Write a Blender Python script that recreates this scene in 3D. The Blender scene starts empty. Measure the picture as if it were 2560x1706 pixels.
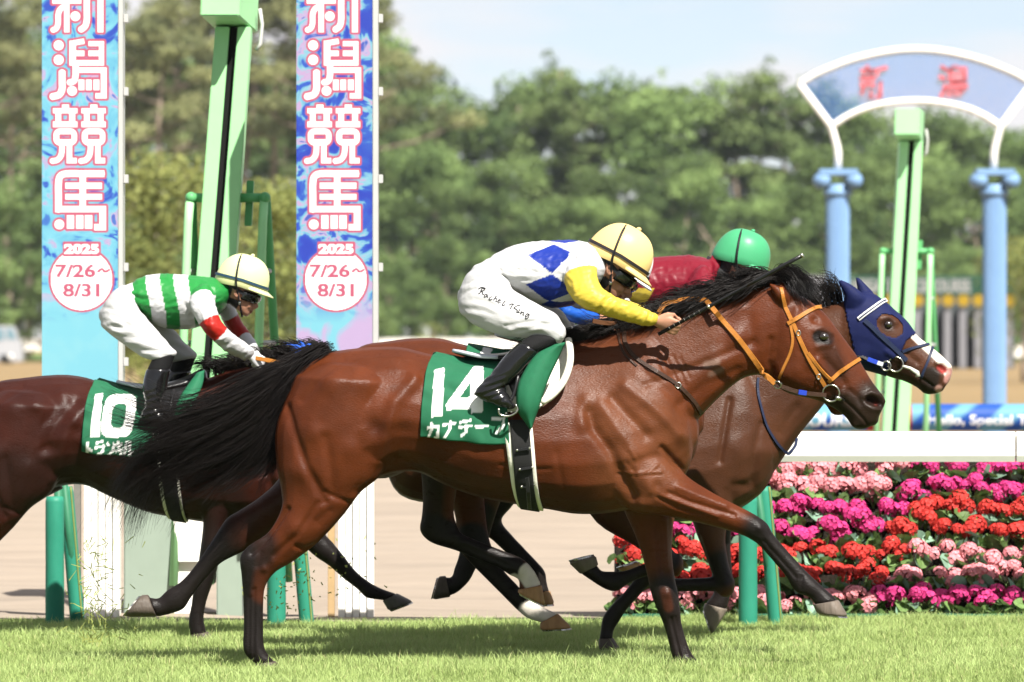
import bpy, bmesh, math, random
import numpy as np
from mathutils import Vector, Matrix
from mathutils.bvhtree import BVHTree

random.seed(7)
RNG = np.random.default_rng(11)
sc = bpy.context.scene
COL = sc.collection

# ------------------------------------------------------------------ camera
FPX = 14222.2            # focal length in photograph pixels (200 mm on 36 mm, 2560 px wide)
D0 = 24.52               # distance from the camera to the nearest horse
CAMH = 1.41
cam = bpy.data.cameras.new('camera')
cam.lens = 200.0
cam.sensor_width = 36.0
cam.clip_start = 0.5
cam.clip_end = 4000
cam.dof.use_dof = True
cam.dof.focus_distance = D0 - 0.1
cam.dof.aperture_fstop = 5.2
camo = bpy.data.objects.new('camera', cam)
COL.objects.link(camo)
camo.location = (0, -D0, CAMH)
camo.rotation_euler = (math.radians(90), 0, 0)
sc.camera = camo

# ------------------------------------------------------------------ sky and sun
SUN_AZ, SUN_EL = 27.0, 50.0      # degrees to the right of straight behind the camera, height
w = bpy.data.worlds.new('World')
sc.world = w
w.use_nodes = True
nt = w.node_tree
for n in list(nt.nodes):
    nt.nodes.remove(n)
out = nt.nodes.new('ShaderNodeOutputWorld')
bg = nt.nodes.new('ShaderNodeBackground')
sky = nt.nodes.new('ShaderNodeTexSky')
sky.sky_type = 'NISHITA'
sky.sun_disc = False
sky.sun_elevation = math.radians(SUN_EL)
sky.sun_rotation = math.radians(180 - SUN_AZ)
sky.air_density = 0.72
sky.dust_density = 0.5
sky.altitude = 1000
sky.ozone_density = 1.0
tc = nt.nodes.new('ShaderNodeTexCoord')
mp = nt.nodes.new('ShaderNodeMapping')
mp.inputs['Scale'].default_value = (14, 14, 60)
nz = nt.nodes.new('ShaderNodeTexNoise')
nz.inputs['Scale'].default_value = 1.0
nz.inputs['Detail'].default_value = 5.0
cr = nt.nodes.new('ShaderNodeValToRGB')
cr.color_ramp.elements[0].position = 0.42
cr.color_ramp.elements[0].color = (0.36, 0.36, 0.36, 1)
cr.color_ramp.elements[1].position = 0.62
cr.color_ramp.elements[1].color = (0.95, 0.95, 0.95, 1)
mx = nt.nodes.new('ShaderNodeMixRGB')
mx.inputs['Color2'].default_value = (7.5, 7.25, 7.4, 1)
nt.links.new(tc.outputs['Generated'], mp.inputs['Vector'])
nt.links.new(mp.outputs['Vector'], nz.inputs['Vector'])
nt.links.new(nz.outputs['Fac'], cr.inputs['Fac'])
nt.links.new(cr.outputs['Color'], mx.inputs['Fac'])
nt.links.new(sky.outputs['Color'], mx.inputs['Color1'])
nt.links.new(mx.outputs['Color'], bg.inputs['Color'])
bg.inputs['Strength'].default_value = 0.05
nt.links.new(bg.outputs['Background'], out.inputs['Surface'])

sl = bpy.data.lights.new('sun', 'SUN')
sl.energy = 5.0
sl.angle = math.radians(0.53)
sl.color = (1.0, 0.95, 0.87)
so = bpy.data.objects.new('sun', sl)
COL.objects.link(so)
_az, _el = math.radians(SUN_AZ), math.radians(SUN_EL)
LDIR = Vector((-math.sin(_az) * math.cos(_el), math.cos(_az) * math.cos(_el), -math.sin(_el)))
so.rotation_euler = LDIR.to_track_quat('-Z', 'Y').to_euler()
so.location = (8, -20, 20)

sc.view_settings.view_transform = 'Standard'
sc.view_settings.look = 'None'
sc.view_settings.exposure = 1.35
sc.view_settings.gamma = 1.0
sc.view_settings.use_curve_mapping = False
sc.cycles.max_bounces = 6
sc.cycles.transparent_max_bounces = 8
sc.cycles.use_denoising = True

# ------------------------------------------------------------------ helpers
def S(D):
    return FPX / D

def P(px, py, D, y=None):
    s = FPX / D
    return Vector(((px - 1280.0) / s, (D - D0) if y is None else y, CAMH - (py - 853.0) / s))

def tag(o, label=None, cat=None, group=None, kind=None):
    if label: o['label'] = label
    if cat: o['category'] = cat
    if group: o['group'] = group
    if kind: o['kind'] = kind
    return o

def empty(name, loc, label=None, cat=None, group=None):
    o = bpy.data.objects.new(name, None)
    o.empty_display_size = 0.1
    COL.objects.link(o)
    o.location = loc
    return tag(o, label, cat, group)

def setparent(o, root):
    o.parent = root
    o.matrix_parent_inverse = Matrix.Translation(-Vector(root.location)) if root.parent is None else \
        Matrix.Translation(-Vector(root.parent.location)) if root.type == 'EMPTY' else Matrix.Identity(4)
    return o

def wmat(o):
    m = o.matrix_parent_inverse @ o.matrix_basis if o.parent else o.matrix_basis.copy()
    return (wmat(o.parent) @ m) if o.parent else m

def link(name, me, mat=None, parent=None, smooth=True):
    """link a mesh whose vertices are in world space; the parent keeps it where it is"""
    o = bpy.data.objects.new(name, me)
    COL.objects.link(o)
    if mat is not None and len(me.materials) == 0:
        me.materials.append(mat)
    if smooth:
        me.polygons.foreach_set('use_smooth', np.ones(len(me.polygons), dtype=bool))
    if parent is not None:
        o.parent = parent
        o.matrix_parent_inverse = wmat(parent).inverted()
    return o

def mesh_np(name, V, F):
    """V (n,3); F list/array of faces, all quads or all tris, or a python list of mixed"""
    me = bpy.data.meshes.new(name)
    V = np.asarray(V, dtype=np.float32)
    if isinstance(F, np.ndarray) and F.ndim == 2:
        m, k = F.shape
        me.vertices.add(len(V)); me.vertices.foreach_set('co', V.ravel())
        me.loops.add(m * k); me.loops.foreach_set('vertex_index', F.astype(np.int32).ravel())
        me.polygons.add(m)
        me.polygons.foreach_set('loop_start', np.arange(0, m * k, k, dtype=np.int32))
        me.update(calc_edges=True)
        me.validate()
    else:
        me.from_pydata(V.tolist(), [], [tuple(int(i) for i in f) for f in F])
        me.update()
    return me

def set_col(me, cols, name='col'):
    a = me.color_attributes.new(name, 'FLOAT_COLOR', 'POINT')
    c = np.ones((len(me.vertices), 4), dtype=np.float32)
    c[:, :3] = cols
    a.data.foreach_set('color', c.ravel())

class MB:
    """collects boxes, tubes, prisms; build() links them as one mesh"""
    def __init__(self):
        self.V = []; self.F = []
    def add(self, V, F):
        b = len(self.V)
        self.V += [tuple(v) for v in V]
        self.F += [tuple(b + i for i in f) for f in F]
        return self
    def box(self, x0, x1, y0, y1, z0, z1):
        V = [(x0,y0,z0),(x1,y0,z0),(x1,y1,z0),(x0,y1,z0),(x0,y0,z1),(x1,y0,z1),(x1,y1,z1),(x0,y1,z1)]
        F = [(0,3,2,1),(4,5,6,7),(0,1,5,4),(1,2,6,5),(2,3,7,6),(3,0,4,7)]
        return self.add(V, F)
    def bar(self, p, q, wx, wy, up=(0, 1, 0)):
        """square bar from p to q; wx across, wy along 'up'"""
        p = Vector(p); q = Vector(q); t = (q - p).normalized()
        b = Vector(up) - t * Vector(up).dot(t)
        b.normalize(); a = t.cross(b)
        V = []
        for c in (p, q):
            for i, j in ((-1,-1),(1,-1),(1,1),(-1,1)):
                V.append(c + a * (i * wx / 2) + b * (j * wy / 2))
        F = [(3,2,1,0),(4,5,6,7),(0,1,5,4),(1,2,6,5),(2,3,7,6),(3,0,4,7)]
        return self.add(V, F)
    def tube(self, pts, r, n=10, caps=True, closed=False):
        pts = [Vector(p) for p in pts]
        rs = r if isinstance(r, (list, tuple)) else [r] * len(pts)
        V = []; F = []
        prev = None
        m = len(pts)
        for i, p in enumerate(pts):
            if closed:
                t = (pts[(i + 1) % m] - pts[i - 1]).normalized()
            else:
                t = (pts[min(i + 1, m - 1)] - pts[max(i - 1, 0)]).normalized()
            if prev is None:
                ref = Vector((0, 1, 0)) if abs(t.y) < 0.9 else Vector((1, 0, 0))
                a = (ref - t * ref.dot(t)).normalized()
            else:
                a = (prev - t * prev.dot(t)).normalized()
            prev = a
            b = t.cross(a)
            for k in range(n):
                th = 2 * math.pi * k / n
                V.append(p + (a * math.cos(th) + b * math.sin(th)) * rs[i])
        segs = m if closed else m - 1
        for i in range(segs):
            j = (i + 1) % m
            for k in range(n):
                F.append((i*n+k, i*n+(k+1)%n, j*n+(k+1)%n, j*n+k))
        if caps and not closed:
            F.append(tuple(range(n - 1, -1, -1)))
            F.append(tuple((m - 1) * n + k for k in range(n)))
        return self.add(V, F)
    def lathe(self, c, prof, n=24):
        """prof: list of (r, z) from bottom to top round the vertical axis through c"""
        V = []; F = []
        for r, z in prof:
            for k in range(n):
                th = 2 * math.pi * k / n
                V.append((c[0] + r * math.cos(th), c[1] + r * math.sin(th), c[2] + z))
        for i in range(len(prof) - 1):
            for k in range(n):
                F.append((i*n+k, i*n+(k+1)%n, (i+1)*n+(k+1)%n, (i+1)*n+k))
        F.append(tuple(range(n - 1, -1, -1)))
        F.append(tuple((len(prof) - 1) * n + k for k in range(n)))
        return self.add(V, F)
    def prism(self, poly, y0, y1):
        """poly: (x, z) outline, extruded along y"""
        n = len(poly)
        V = [(x, y0, z) for x, z in poly] + [(x, y1, z) for x, z in poly]
        F = [tuple(range(n)), tuple(range(2 * n - 1, n - 1, -1))]
        for i in range(n):
            j = (i + 1) % n
            F.append((i, i + n, j + n, j))
        return self.add(V, F)
    def build(self, name, mat, parent=None, smooth=False, bevel=0.0):
        me = bpy.data.meshes.new(name)
        me.from_pydata(self.V, [], self.F)
        bm = bmesh.new(); bm.from_mesh(me)
        bmesh.ops.recalc_face_normals(bm, faces=bm.faces)
        if bevel:
            bmesh.ops.bevel(bm, geom=[e for e in bm.edges if len(e.link_faces) == 2 and e.calc_face_angle(0) > 0.6],
                            offset=bevel, segments=2, affect='EDGES', clamp_overlap=True)
        bm.to_mesh(me); bm.free()
        o = link(name, me, mat, parent, smooth)
        return o

# ------------------------------------------------------------------ materials
def pm(name, col=(0.5, 0.5, 0.5), rough=0.5, var=0.10, scale=25.0, bump=0.0, bscale=None, metal=0.0,
       coat=0.0, attr=False, spec=0.18, sheen=0.0, stretch=None, trans=0.0, objvar=0.0):
    m = bpy.data.materials.new(name)
    m.use_nodes = True
    n = m.node_tree; ns = n.nodes; L = n.links
    b = ns['Principled BSDF']
    tcn = ns.new('ShaderNodeTexCoord')
    src = tcn.outputs['Object']
    if stretch:
        mpn = ns.new('ShaderNodeMapping'); mpn.inputs['Scale'].default_value = stretch
        L.new(src, mpn.inputs['Vector']); src = mpn.outputs['Vector']
    nzn = ns.new('ShaderNodeTexNoise')
    nzn.inputs['Scale'].default_value = scale
    nzn.inputs['Detail'].default_value = 6.0
    nzn.inputs['Roughness'].default_value = 0.6
    L.new(src, nzn.inputs['Vector'])
    if attr:
        at = ns.new('ShaderNodeAttribute'); at.attribute_name = 'col'
        base = at.outputs['Color']
    else:
        rg = ns.new('ShaderNodeRGB'); rg.outputs[0].default_value = (*col, 1)
        base = rg.outputs[0]
    mr = ns.new('ShaderNodeMapRange')
    mr.inputs['From Min'].default_value = 0.25; mr.inputs['From Max'].default_value = 0.75
    mr.inputs['To Min'].default_value = 1 - var; mr.inputs['To Max'].default_value = 1 + var
    L.new(nzn.outputs['Fac'], mr.inputs['Value'])
    ml = ns.new('ShaderNodeVectorMath'); ml.operation = 'SCALE'
    L.new(base, ml.inputs[0]); L.new(mr.outputs['Result'], ml.inputs['Scale'])
    last = ml.outputs['Vector']
    if objvar:
        oi = ns.new('ShaderNodeObjectInfo')
        m2 = ns.new('ShaderNodeMapRange')
        m2.inputs['To Min'].default_value = 1 - objvar; m2.inputs['To Max'].default_value = 1 + objvar
        L.new(oi.outputs['Random'], m2.inputs['Value'])
        v2 = ns.new('ShaderNodeVectorMath'); v2.operation = 'SCALE'
        L.new(last, v2.inputs[0]); L.new(m2.outputs['Result'], v2.inputs['Scale'])
        last = v2.outputs['Vector']
    L.new(last, b.inputs['Base Color'])
    mr2 = ns.new('ShaderNodeMapRange')
    mr2.inputs['To Min'].default_value = max(0.02, rough - 0.10); mr2.inputs['To Max'].default_value = min(1, rough + 0.10)
    L.new(nzn.outputs['Fac'], mr2.inputs['Value'])
    L.new(mr2.outputs['Result'], b.inputs['Roughness'])
    b.inputs['Metallic'].default_value = metal
    b.inputs['Specular IOR Level'].default_value = spec
    if coat:
        b.inputs['Coat Weight'].default_value = coat
        b.inputs['Coat Roughness'].default_value = 0.18
    if sheen:
        b.inputs['Sheen Weight'].default_value = sheen
    if bump:
        nb = ns.new('ShaderNodeTexNoise'); nb.inputs['Scale'].default_value = bscale or scale * 3
        nb.inputs['Detail'].default_value = 4.0
        L.new(src, nb.inputs['Vector'])
        bn = ns.new('ShaderNodeBump'); bn.inputs['Strength'].default_value = bump
        bn.inputs['Distance'].default_value = 0.01
        L.new(nb.outputs['Fac'], bn.inputs['Height']); L.new(bn.outputs['Normal'], b.inputs['Normal'])
    if trans:
        tl = ns.new('ShaderNodeBsdfTranslucent'); L.new(last, tl.inputs['Color'])
        mxs = ns.new('ShaderNodeMixShader'); mxs.inputs['Fac'].default_value = trans
        L.new(b.outputs['BSDF'], mxs.inputs[1]); L.new(tl.outputs['BSDF'], mxs.inputs[2])
        L.new(mxs.outputs['Shader'], ns['Material Output'].inputs['Surface'])
    return m

# ------------------------------------------------------------------ lofts, unions, strokes
def cr_resample(A, sub):
    A = np.asarray(A, dtype=float)
    n = len(A)
    if n < 3:
        t = np.linspace(0, 1, sub * (n - 1) + 1)[:, None]
        return A[0] * (1 - t) + A[-1] * t
    Q = np.vstack([2 * A[0] - A[1], A, 2 * A[-1] - A[-2]])
    outp = []
    for i in range(n - 1):
        p0, p1, p2, p3 = Q[i], Q[i+1], Q[i+2], Q[i+3]
        for k in range(sub):
            t = k / sub
            outp.append(0.5 * ((2*p1) + (-p0+p2)*t + (2*p0-5*p1+4*p2-p3)*t*t + (-p0+3*p1-3*p2+p3)*t**3))
    outp.append(A[-1])
    return np.array(outp)

def loft(st, D, ybase=None, nring=22, sub=4, ex=1.0, grow=0.0):
    """stations (ax, ay, bx, by, halfwidth_m, yc_m[, k]) in photograph pixels at depth D -> closed mesh"""
    yb = (D - D0) if ybase is None else ybase
    A = np.array([list(q) + [0.0] * (7 - len(q)) for q in st], dtype=float)
    R = cr_resample(A, sub)
    s = FPX / D
    V = []; n = len(R)
    th = np.linspace(0, 2 * math.pi, nring, endpoint=False)
    c, si = np.cos(th), np.sin(th)
    cc = np.sign(c) * np.abs(c) ** ex
    ss = np.sign(si) * np.abs(si) ** ex
    rings = []
    for ax, ay, bx, by, wd, yc, k in R:
        Ax = np.array([(ax - 1280) / s, CAMH - (ay - 853) / s])
        Bx = np.array([(bx - 1280) / s, CAMH - (by - 853) / s])
        C = (Ax + Bx) / 2; U = (Ax - Bx) / 2
        hl = np.linalg.norm(U)
        U = U * ((hl + grow) / max(hl, 1e-6))
        wd = max(wd + grow, 0.004)
        x = C[0] + U[0] * cc; z = C[1] + U[1] * cc
        y = yb + yc + wd * ss * (1 - k * cc)
        rings.append(np.stack([x, y, z], 1))
    c0 = rings[0].mean(0); c1 = rings[-1].mean(0)
    # rounded ends
    d0 = c0 - rings[1].mean(0); d1 = c1 - rings[-2].mean(0)
    e0 = np.linalg.norm(rings[0] - c0, axis=1); e1 = np.linalg.norm(rings[-1] - c1, axis=1)
    r0 = e0.min() * 0.5; r1 = e1.min() * 0.5
    d0 = d0 / max(np.linalg.norm(d0), 1e-6) * r0; d1 = d1 / max(np.linalg.norm(d1), 1e-6) * r1
    allr = [c0 + (rings[0] - c0) * 0.6 + d0 * 0.7] + rings + [c1 + (rings[-1] - c1) * 0.6 + d1 * 0.7]
    V = np.vstack(allr + [(c0 + d0)[None], (c1 + d1)[None]])
    F = []
    m = len(allr)
    for i in range(m - 1):
        for j in range(nring):
            j2 = (j + 1) % nring
            F.append((i*nring+j, i*nring+j2, (i+1)*nring+j2, (i+1)*nring+j))
    p0, p1 = m * nring, m * nring + 1
    for j in range(nring):
        j2 = (j + 1) % nring
        F.append((p0, j2, j)); F.append((p1, (m-1)*nring+j, (m-1)*nring+j2))
    return V, F

def ball(c, r, nu=14, nv=10):
    V = []; F = []
    for i in range(nv + 1):
        ph = math.pi * i / nv
        for j in range(nu):
            th = 2 * math.pi * j / nu
            V.append((c[0] + r[0]*math.sin(ph)*math.cos(th), c[1] + r[1]*math.sin(ph)*math.sin(th), c[2] + r[2]*math.cos(ph)))
    for i in range(nv):
        for j in range(nu):
            F.append((i*nu+j, (i+1)*nu+j, (i+1)*nu+(j+1)%nu, i*nu+(j+1)%nu))
    return np.array(V), F

def union(parts, vox, smooth=6, lam=0.5, name='body'):
    V = []; F = []; b = 0
    for v, f in parts:
        V += v.tolist() if hasattr(v, 'tolist') else list(v)
        F += [tuple(b + i for i in q) for q in f]
        b += len(v)
    me = bpy.data.meshes.new('tmp'); me.from_pydata(V, [], F)
    bm = bmesh.new(); bm.from_mesh(me)
    bmesh.ops.remove_doubles(bm, verts=bm.verts, dist=1e-6)
    bmesh.ops.recalc_face_normals(bm, faces=bm.faces); bm.to_mesh(me); bm.free()
    o = bpy.data.objects.new('tmp', me); COL.objects.link(o)
    md = o.modifiers.new('r', 'REMESH'); md.mode = 'VOXEL'; md.voxel_size = vox; md.adaptivity = 0
    dg = bpy.context.evaluated_depsgraph_get(); dg.update()
    res = bpy.data.meshes.new_from_object(o.evaluated_get(dg))
    bpy.data.objects.remove(o); bpy.data.meshes.remove(me)
    res.name = name
    co = get_co(res)
    ed = np.empty(len(res.edges) * 2, dtype=np.int32); res.edges.foreach_get('vertices', ed); ed = ed.reshape(-1, 2)
    for i in range(smooth):
        co = lap(co, ed, lam)
        co = lap(co, ed, -lam * 1.02) if i % 2 == 1 else co
    set_co(res, co)
    return res

def lap(co, ed, lam):
    n = len(co)
    deg = np.bincount(ed.ravel(), minlength=n).astype(float)
    outp = np.empty_like(co)
    for a in range(3):
        sm = np.bincount(ed[:, 0], weights=co[ed[:, 1], a], minlength=n) + np.bincount(ed[:, 1], weights=co[ed[:, 0], a], minlength=n)
        outp[:, a] = co[:, a] + lam * (sm / np.maximum(deg, 1) - co[:, a])
    return outp

def get_co(me):
    co = np.empty(len(me.vertices) * 3, dtype=np.float32); me.vertices.foreach_get('co', co)
    return co.reshape(-1, 3).astype(float)

def get_no(me):
    no = np.empty(len(me.vertices) * 3, dtype=np.float32); me.vertices.foreach_get('normal', no)
    return no.reshape(-1, 3).astype(float)

def set_co(me, co):
    me.vertices.foreach_set('co', np.asarray(co, dtype=np.float32).ravel()); me.update()

def to_px(co, D):
    s = FPX / D
    return np.stack([1280 + co[:, 0] * s, 853 - (co[:, 2] - CAMH) * s], 1)

def dist_poly(Q, pts):
    """distance of 2D points Q to a polyline"""
    pts = np.asarray(pts, dtype=float)
    if len(pts) == 1:
        return np.hypot(Q[:, 0] - pts[0, 0], Q[:, 1] - pts[0, 1])
    d = np.full(len(Q), 1e9)
    for a, b in zip(pts[:-1], pts[1:]):
        ab = b - a; L = max((ab ** 2).sum(), 1e-9)
        t = np.clip(((Q - a) @ ab) / L, 0, 1)
        pr = a + t[:, None] * ab
        d = np.minimum(d, np.hypot(Q[:, 0] - pr[:, 0], Q[:, 1] - pr[:, 1]))
    return d

def side_mask(co, ymid, side):
    y = co[:, 1] - ymid
    if side == 'near': return (y < -0.02).astype(float)
    if side == 'far': return (y > 0.02).astype(float)
    return np.ones(len(y))

def emboss(me, D, strokes, ymid):
    """strokes: (amplitude_mm, sigma_px, points[, side]); pushes the surface out (+) or in (-)"""
    co = get_co(me); no = get_no(me); q = to_px(co, D)
    h = np.zeros(len(co))
    for st in strokes:
        amp, sg, pts = st[:3]; side = st[3] if len(st) > 3 else 'both'
        p = np.asarray(pts, float); r = 3 * sg
        sel = np.where((q[:, 0] > p[:, 0].min() - r) & (q[:, 0] < p[:, 0].max() + r) &
                       (q[:, 1] > p[:, 1].min() - r) & (q[:, 1] < p[:, 1].max() + r))[0]
        if len(sel) == 0: continue
        d = dist_poly(q[sel], p)
        wgt = np.clip((np.abs(no[sel, 1]) - 0.15) / 0.4, 0, 1) * side_mask(co[sel], ymid, side)
        h[sel] += amp * 0.001 * np.exp(-(d / sg) ** 2) * wgt
    set_co(me, co + no * h[:, None])

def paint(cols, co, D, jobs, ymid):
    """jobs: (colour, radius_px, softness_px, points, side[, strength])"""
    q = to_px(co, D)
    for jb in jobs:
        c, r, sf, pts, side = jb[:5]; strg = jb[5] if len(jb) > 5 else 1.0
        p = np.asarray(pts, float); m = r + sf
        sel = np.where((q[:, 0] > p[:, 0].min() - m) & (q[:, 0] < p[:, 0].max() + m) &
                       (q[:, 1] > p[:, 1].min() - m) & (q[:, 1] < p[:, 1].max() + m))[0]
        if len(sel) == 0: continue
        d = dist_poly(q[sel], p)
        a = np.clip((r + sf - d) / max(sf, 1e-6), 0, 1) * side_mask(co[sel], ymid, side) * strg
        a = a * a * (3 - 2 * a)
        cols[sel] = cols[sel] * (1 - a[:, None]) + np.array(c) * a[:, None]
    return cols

def bvh_of(o):
    me = o.data
    co = get_co(me)
    polys = [tuple(p.vertices) for p in me.polygons]
    return BVHTree.FromPolygons(co.tolist(), polys)

def surf(bvh, x, z, fallback=None, yfrom=-6.0):
    h = bvh.ray_cast(Vector((x, yfrom, z)), Vector((0, 1, 0)))
    if h[0] is None:
        return None, None
    return h[0], h[1]

def strap(name, pts, width, bvh, D, mat, parent=None, thick=0.003, off=0.003, sub=5, ydef=None, closed=False, lift=None, wvary=None):
    """flat leather strap along photograph points, laid on the surface under it. points may be (x, y) or (x, y, world_y)"""
    P2 = [(p[0], p[1], p[2] if len(p) > 2 else np.nan) for p in pts]
    R = cr_resample([(a, b) for a, b, _ in P2], sub)
    s = FPX / D
    ys = []; ns = []
    yk = np.array([c for _, _, c in P2])
    for i, (px, py) in enumerate(R):
        x = (px - 1280) / s; z = CAMH - (py - 853) / s
        f = i / sub
        k0 = min(int(f), len(P2) - 1); k1 = min(k0 + 1, len(P2) - 1)
        if not np.isnan(yk[k0]) and not np.isnan(yk[k1]):
            ys.append(yk[k0] + (yk[k1] - yk[k0]) * (f - k0)); ns.append(Vector((0, -1, 0))); continue
        loc, no = surf(bvh, x, z) if bvh else (None, None)
        if loc is None:
            ys.append(np.nan); ns.append(Vector((0, -1, 0)))
        else:
            ys.append(loc.y); ns.append(no)
    ys = np.array(ys)
    if np.isnan(ys).any():
        ok = ~np.isnan(ys)
        if ok.any():
            ys = np.interp(np.arange(len(ys)), np.where(ok)[0], ys[ok])
        else:
            ys[:] = ydef if ydef is not None else D - D0
    for _ in range(2):
        y2 = ys.copy(); y2[1:-1] = np.minimum(ys[1:-1], (ys[:-2] + ys[1:-1] + ys[2:]) / 3); ys = y2
    pts3 = [Vector(((px - 1280) / s, y, CAMH - (py - 853) / s)) for (px, py), y in zip(R, ys)]
    V = []; F = []
    m = len(pts3)
    for i in range(m):
        t = (pts3[min(i+1, m-1)] - pts3[max(i-1, 0)]).normalized()
        nn = Vector((0, 0, 0))
        for k in range(max(0, i-2), min(m, i+3)): nn += ns[k]
        nn += Vector((0, -1.5, 0))
        nn = (nn - t * nn.dot(t)).normalized()
        b = t.cross(nn).normalized()
        wd = width * (wvary[i * len(wvary) // m] if wvary else 1)
        p = pts3[i] + nn * off
        V += [p - b*wd/2 - nn*off*0.9, p - b*wd*0.42 + nn*thick, p + b*wd*0.42 + nn*thick, p + b*wd/2 - nn*off*0.9]
    for i in range(m - 1):
        for k in range(4):
            F.append((i*4+k, i*4+(k+1)%4, (i+1)*4+(k+1)%4, (i+1)*4+k))
    F.append((3, 2, 1, 0)); F.append(tuple((m-1)*4+k for k in range(4)))
    mb = MB(); mb.add(V, F)
    return mb.build(name, mat, parent, smooth=False)

def ring(name, c, r, t, mat, parent=None, tilt=(0, 1, 0), n=24, sq=1.0):
    """metal ring of radius r and wire t facing the direction tilt"""
    d = Vector(tilt).normalized()
    ref = Vector((0, 0, 1)) if abs(d.z) < 0.9 else Vector((1, 0, 0))
    a = (ref - d * ref.dot(d)).normalized(); b = d.cross(a)
    pts = [Vector(c) + a * (r * math.cos(2*math.pi*k/n)) + b * (r * sq * math.sin(2*math.pi*k/n)) for k in range(n)]
    mb = MB(); mb.tube(pts, t, 8, closed=True)
    return mb.build(name, mat, parent, smooth=True)

def strands(name, guides, n, mat, parent=None, r=0.0016, jit=0.012, K=14, seed=1, wts=None, tipj=0.03, droop=0.0, lenvar=0.35, clumpsz=18, clumpf=0.72):
    """hair: every strand runs between two neighbouring guide curves (3D) and strays a little; three-sided tapering tubes"""
    g = np.random.default_rng(seed)
    G = np.array([cr_resample(q, max(2, K)) for q in guides])      # guides must have equal point counts
    m = G.shape[1]
    ng = len(G)
    if wts is None: wts = np.ones(max(ng - 1, 1))
    wts = np.asarray(wts, float); wts /= wts.sum()
    idx = g.choice(max(ng - 1, 1), size=n, p=wts)
    t = g.random(n)
    ln = 1 - lenvar * g.random(n) ** 1.5
    u = np.linspace(0, 1, K)[None, :] * ln[:, None]                # (n,K)
    f = u * (m - 1); i0 = np.clip(f.astype(int), 0, m - 2); fr = f - i0
    g1 = np.minimum(idx + 1, ng - 1)
    A = G[idx[:, None], i0] * (1 - fr[..., None]) + G[idx[:, None], i0 + 1] * fr[..., None]
    B = G[g1[:, None], i0] * (1 - fr[..., None]) + G[g1[:, None], i0 + 1] * fr[..., None]
    Pn = A * (1 - t)[:, None, None] + B * t[:, None, None]
    rank = np.argsort(np.argsort(idx + t + g.normal(0, .06, n)))
    csz = max(int(clumpsz), 1)
    clump = rank // csz
    order = np.argsort(rank); lead = order[np.minimum(clump * csz + csz // 2, n - 1)]
    Pn = Pn + (Pn[lead] - Pn) * (clumpf * u ** 1.2)[..., None]
    cj = g.normal(0, 1, (clump.max() + 1, 3)) * tipj
    cp = g.random((clump.max() + 1, 2)) * 6.28
    j0 = g.normal(0, 1, (n, 3)) * jit
    Pn = Pn + j0[:, None, :] + (cj[clump] + g.normal(0, 1, (n, 3)) * tipj * 0.35)[:, None, :] * (u ** 1.6)[..., None]
    wav = np.sin(u * 9 + cp[clump, 0][:, None]) * tipj * 0.35
    Pn[..., 2] += wav * u - droop * u ** 2
    Pn[..., 1] += np.sin(u * 7 + cp[clump, 1][:, None]) * tipj * 0.35 * u
    rad = r * (0.7 + 0.6 * g.random(n))[:, None] * (1 - 0.8 * np.linspace(0, 1, K) ** 2)[None, :]
    T = np.gradient(Pn, axis=1); T /= np.maximum(np.linalg.norm(T, axis=2, keepdims=True), 1e-9)
    ref = np.array([0.1, 1.0, 0.2]); a = ref - T * (T @ ref)[..., None]
    a /= np.maximum(np.linalg.norm(a, axis=2, keepdims=True), 1e-9)
    b = np.cross(T, a)
    V = np.empty((n, K, 3, 3))
    for k in range(3):
        th = 2 * math.pi * k / 3 + 0.5
        V[:, :, k] = Pn + (a * math.cos(th) + b * math.sin(th)) * rad[..., None]
    base = (np.arange(n)[:, None, None] * K + np.arange(K - 1)[None, :, None]) * 3
    k = np.arange(3)[None, None, :]; k2 = (k + 1) % 3
    F = np.stack([base + k, base + k2, base + 3 + k2, base + 3 + k], -1).reshape(-1, 4)
    me = mesh_np(name, V.reshape(-1, 3), F)
    return link(name, me, mat, parent)

def guides3(D, gl, y0=0.0):
    """guide curves given as (px, py, y) lists"""
    return [[tuple(P(p[0], p[1], D, (D - D0) + (p[2] if len(p) > 2 else y0))) for p in g] for g in gl]

# ---- flat print: polygons, strokes and text turned into ink coverage on a grid of points
def in_poly(Q, poly):
    x, y = Q[:, 0], Q[:, 1]; ins = np.zeros(len(Q), bool)
    n = len(poly); j = n - 1
    for i in range(n):
        xi, yi = poly[i]; xj, yj = poly[j]
        c = ((yi > y) != (yj > y)) & (x < (xj - xi) * (y - yi) / (yj - yi + 1e-12) + xi)
        ins ^= c; j = i
    return ins

_fonts = {}
def text_tris(txt, bold=0.0):
    key = (txt, bold)
    if key in _fonts: return _fonts[key]
    c = bpy.data.curves.new('t', 'FONT'); c.body = txt; c.size = 1.0; c.offset = bold; c.resolution_u = 4
    o = bpy.data.objects.new('t', c); COL.objects.link(o)
    dg = bpy.context.evaluated_depsgraph_get(); dg.update()
    me = bpy.data.meshes.new_from_object(o.evaluated_get(dg))
    me.calc_loop_triangles()
    co = get_co(me)[:, :2]
    tr = np.array([co[list(t.vertices)] for t in me.loop_triangles]) if len(me.loop_triangles) else np.zeros((0, 3, 2))
    bpy.data.objects.remove(o); bpy.data.curves.remove(c); bpy.data.meshes.remove(me)
    _fonts[key] = tr
    return tr

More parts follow.
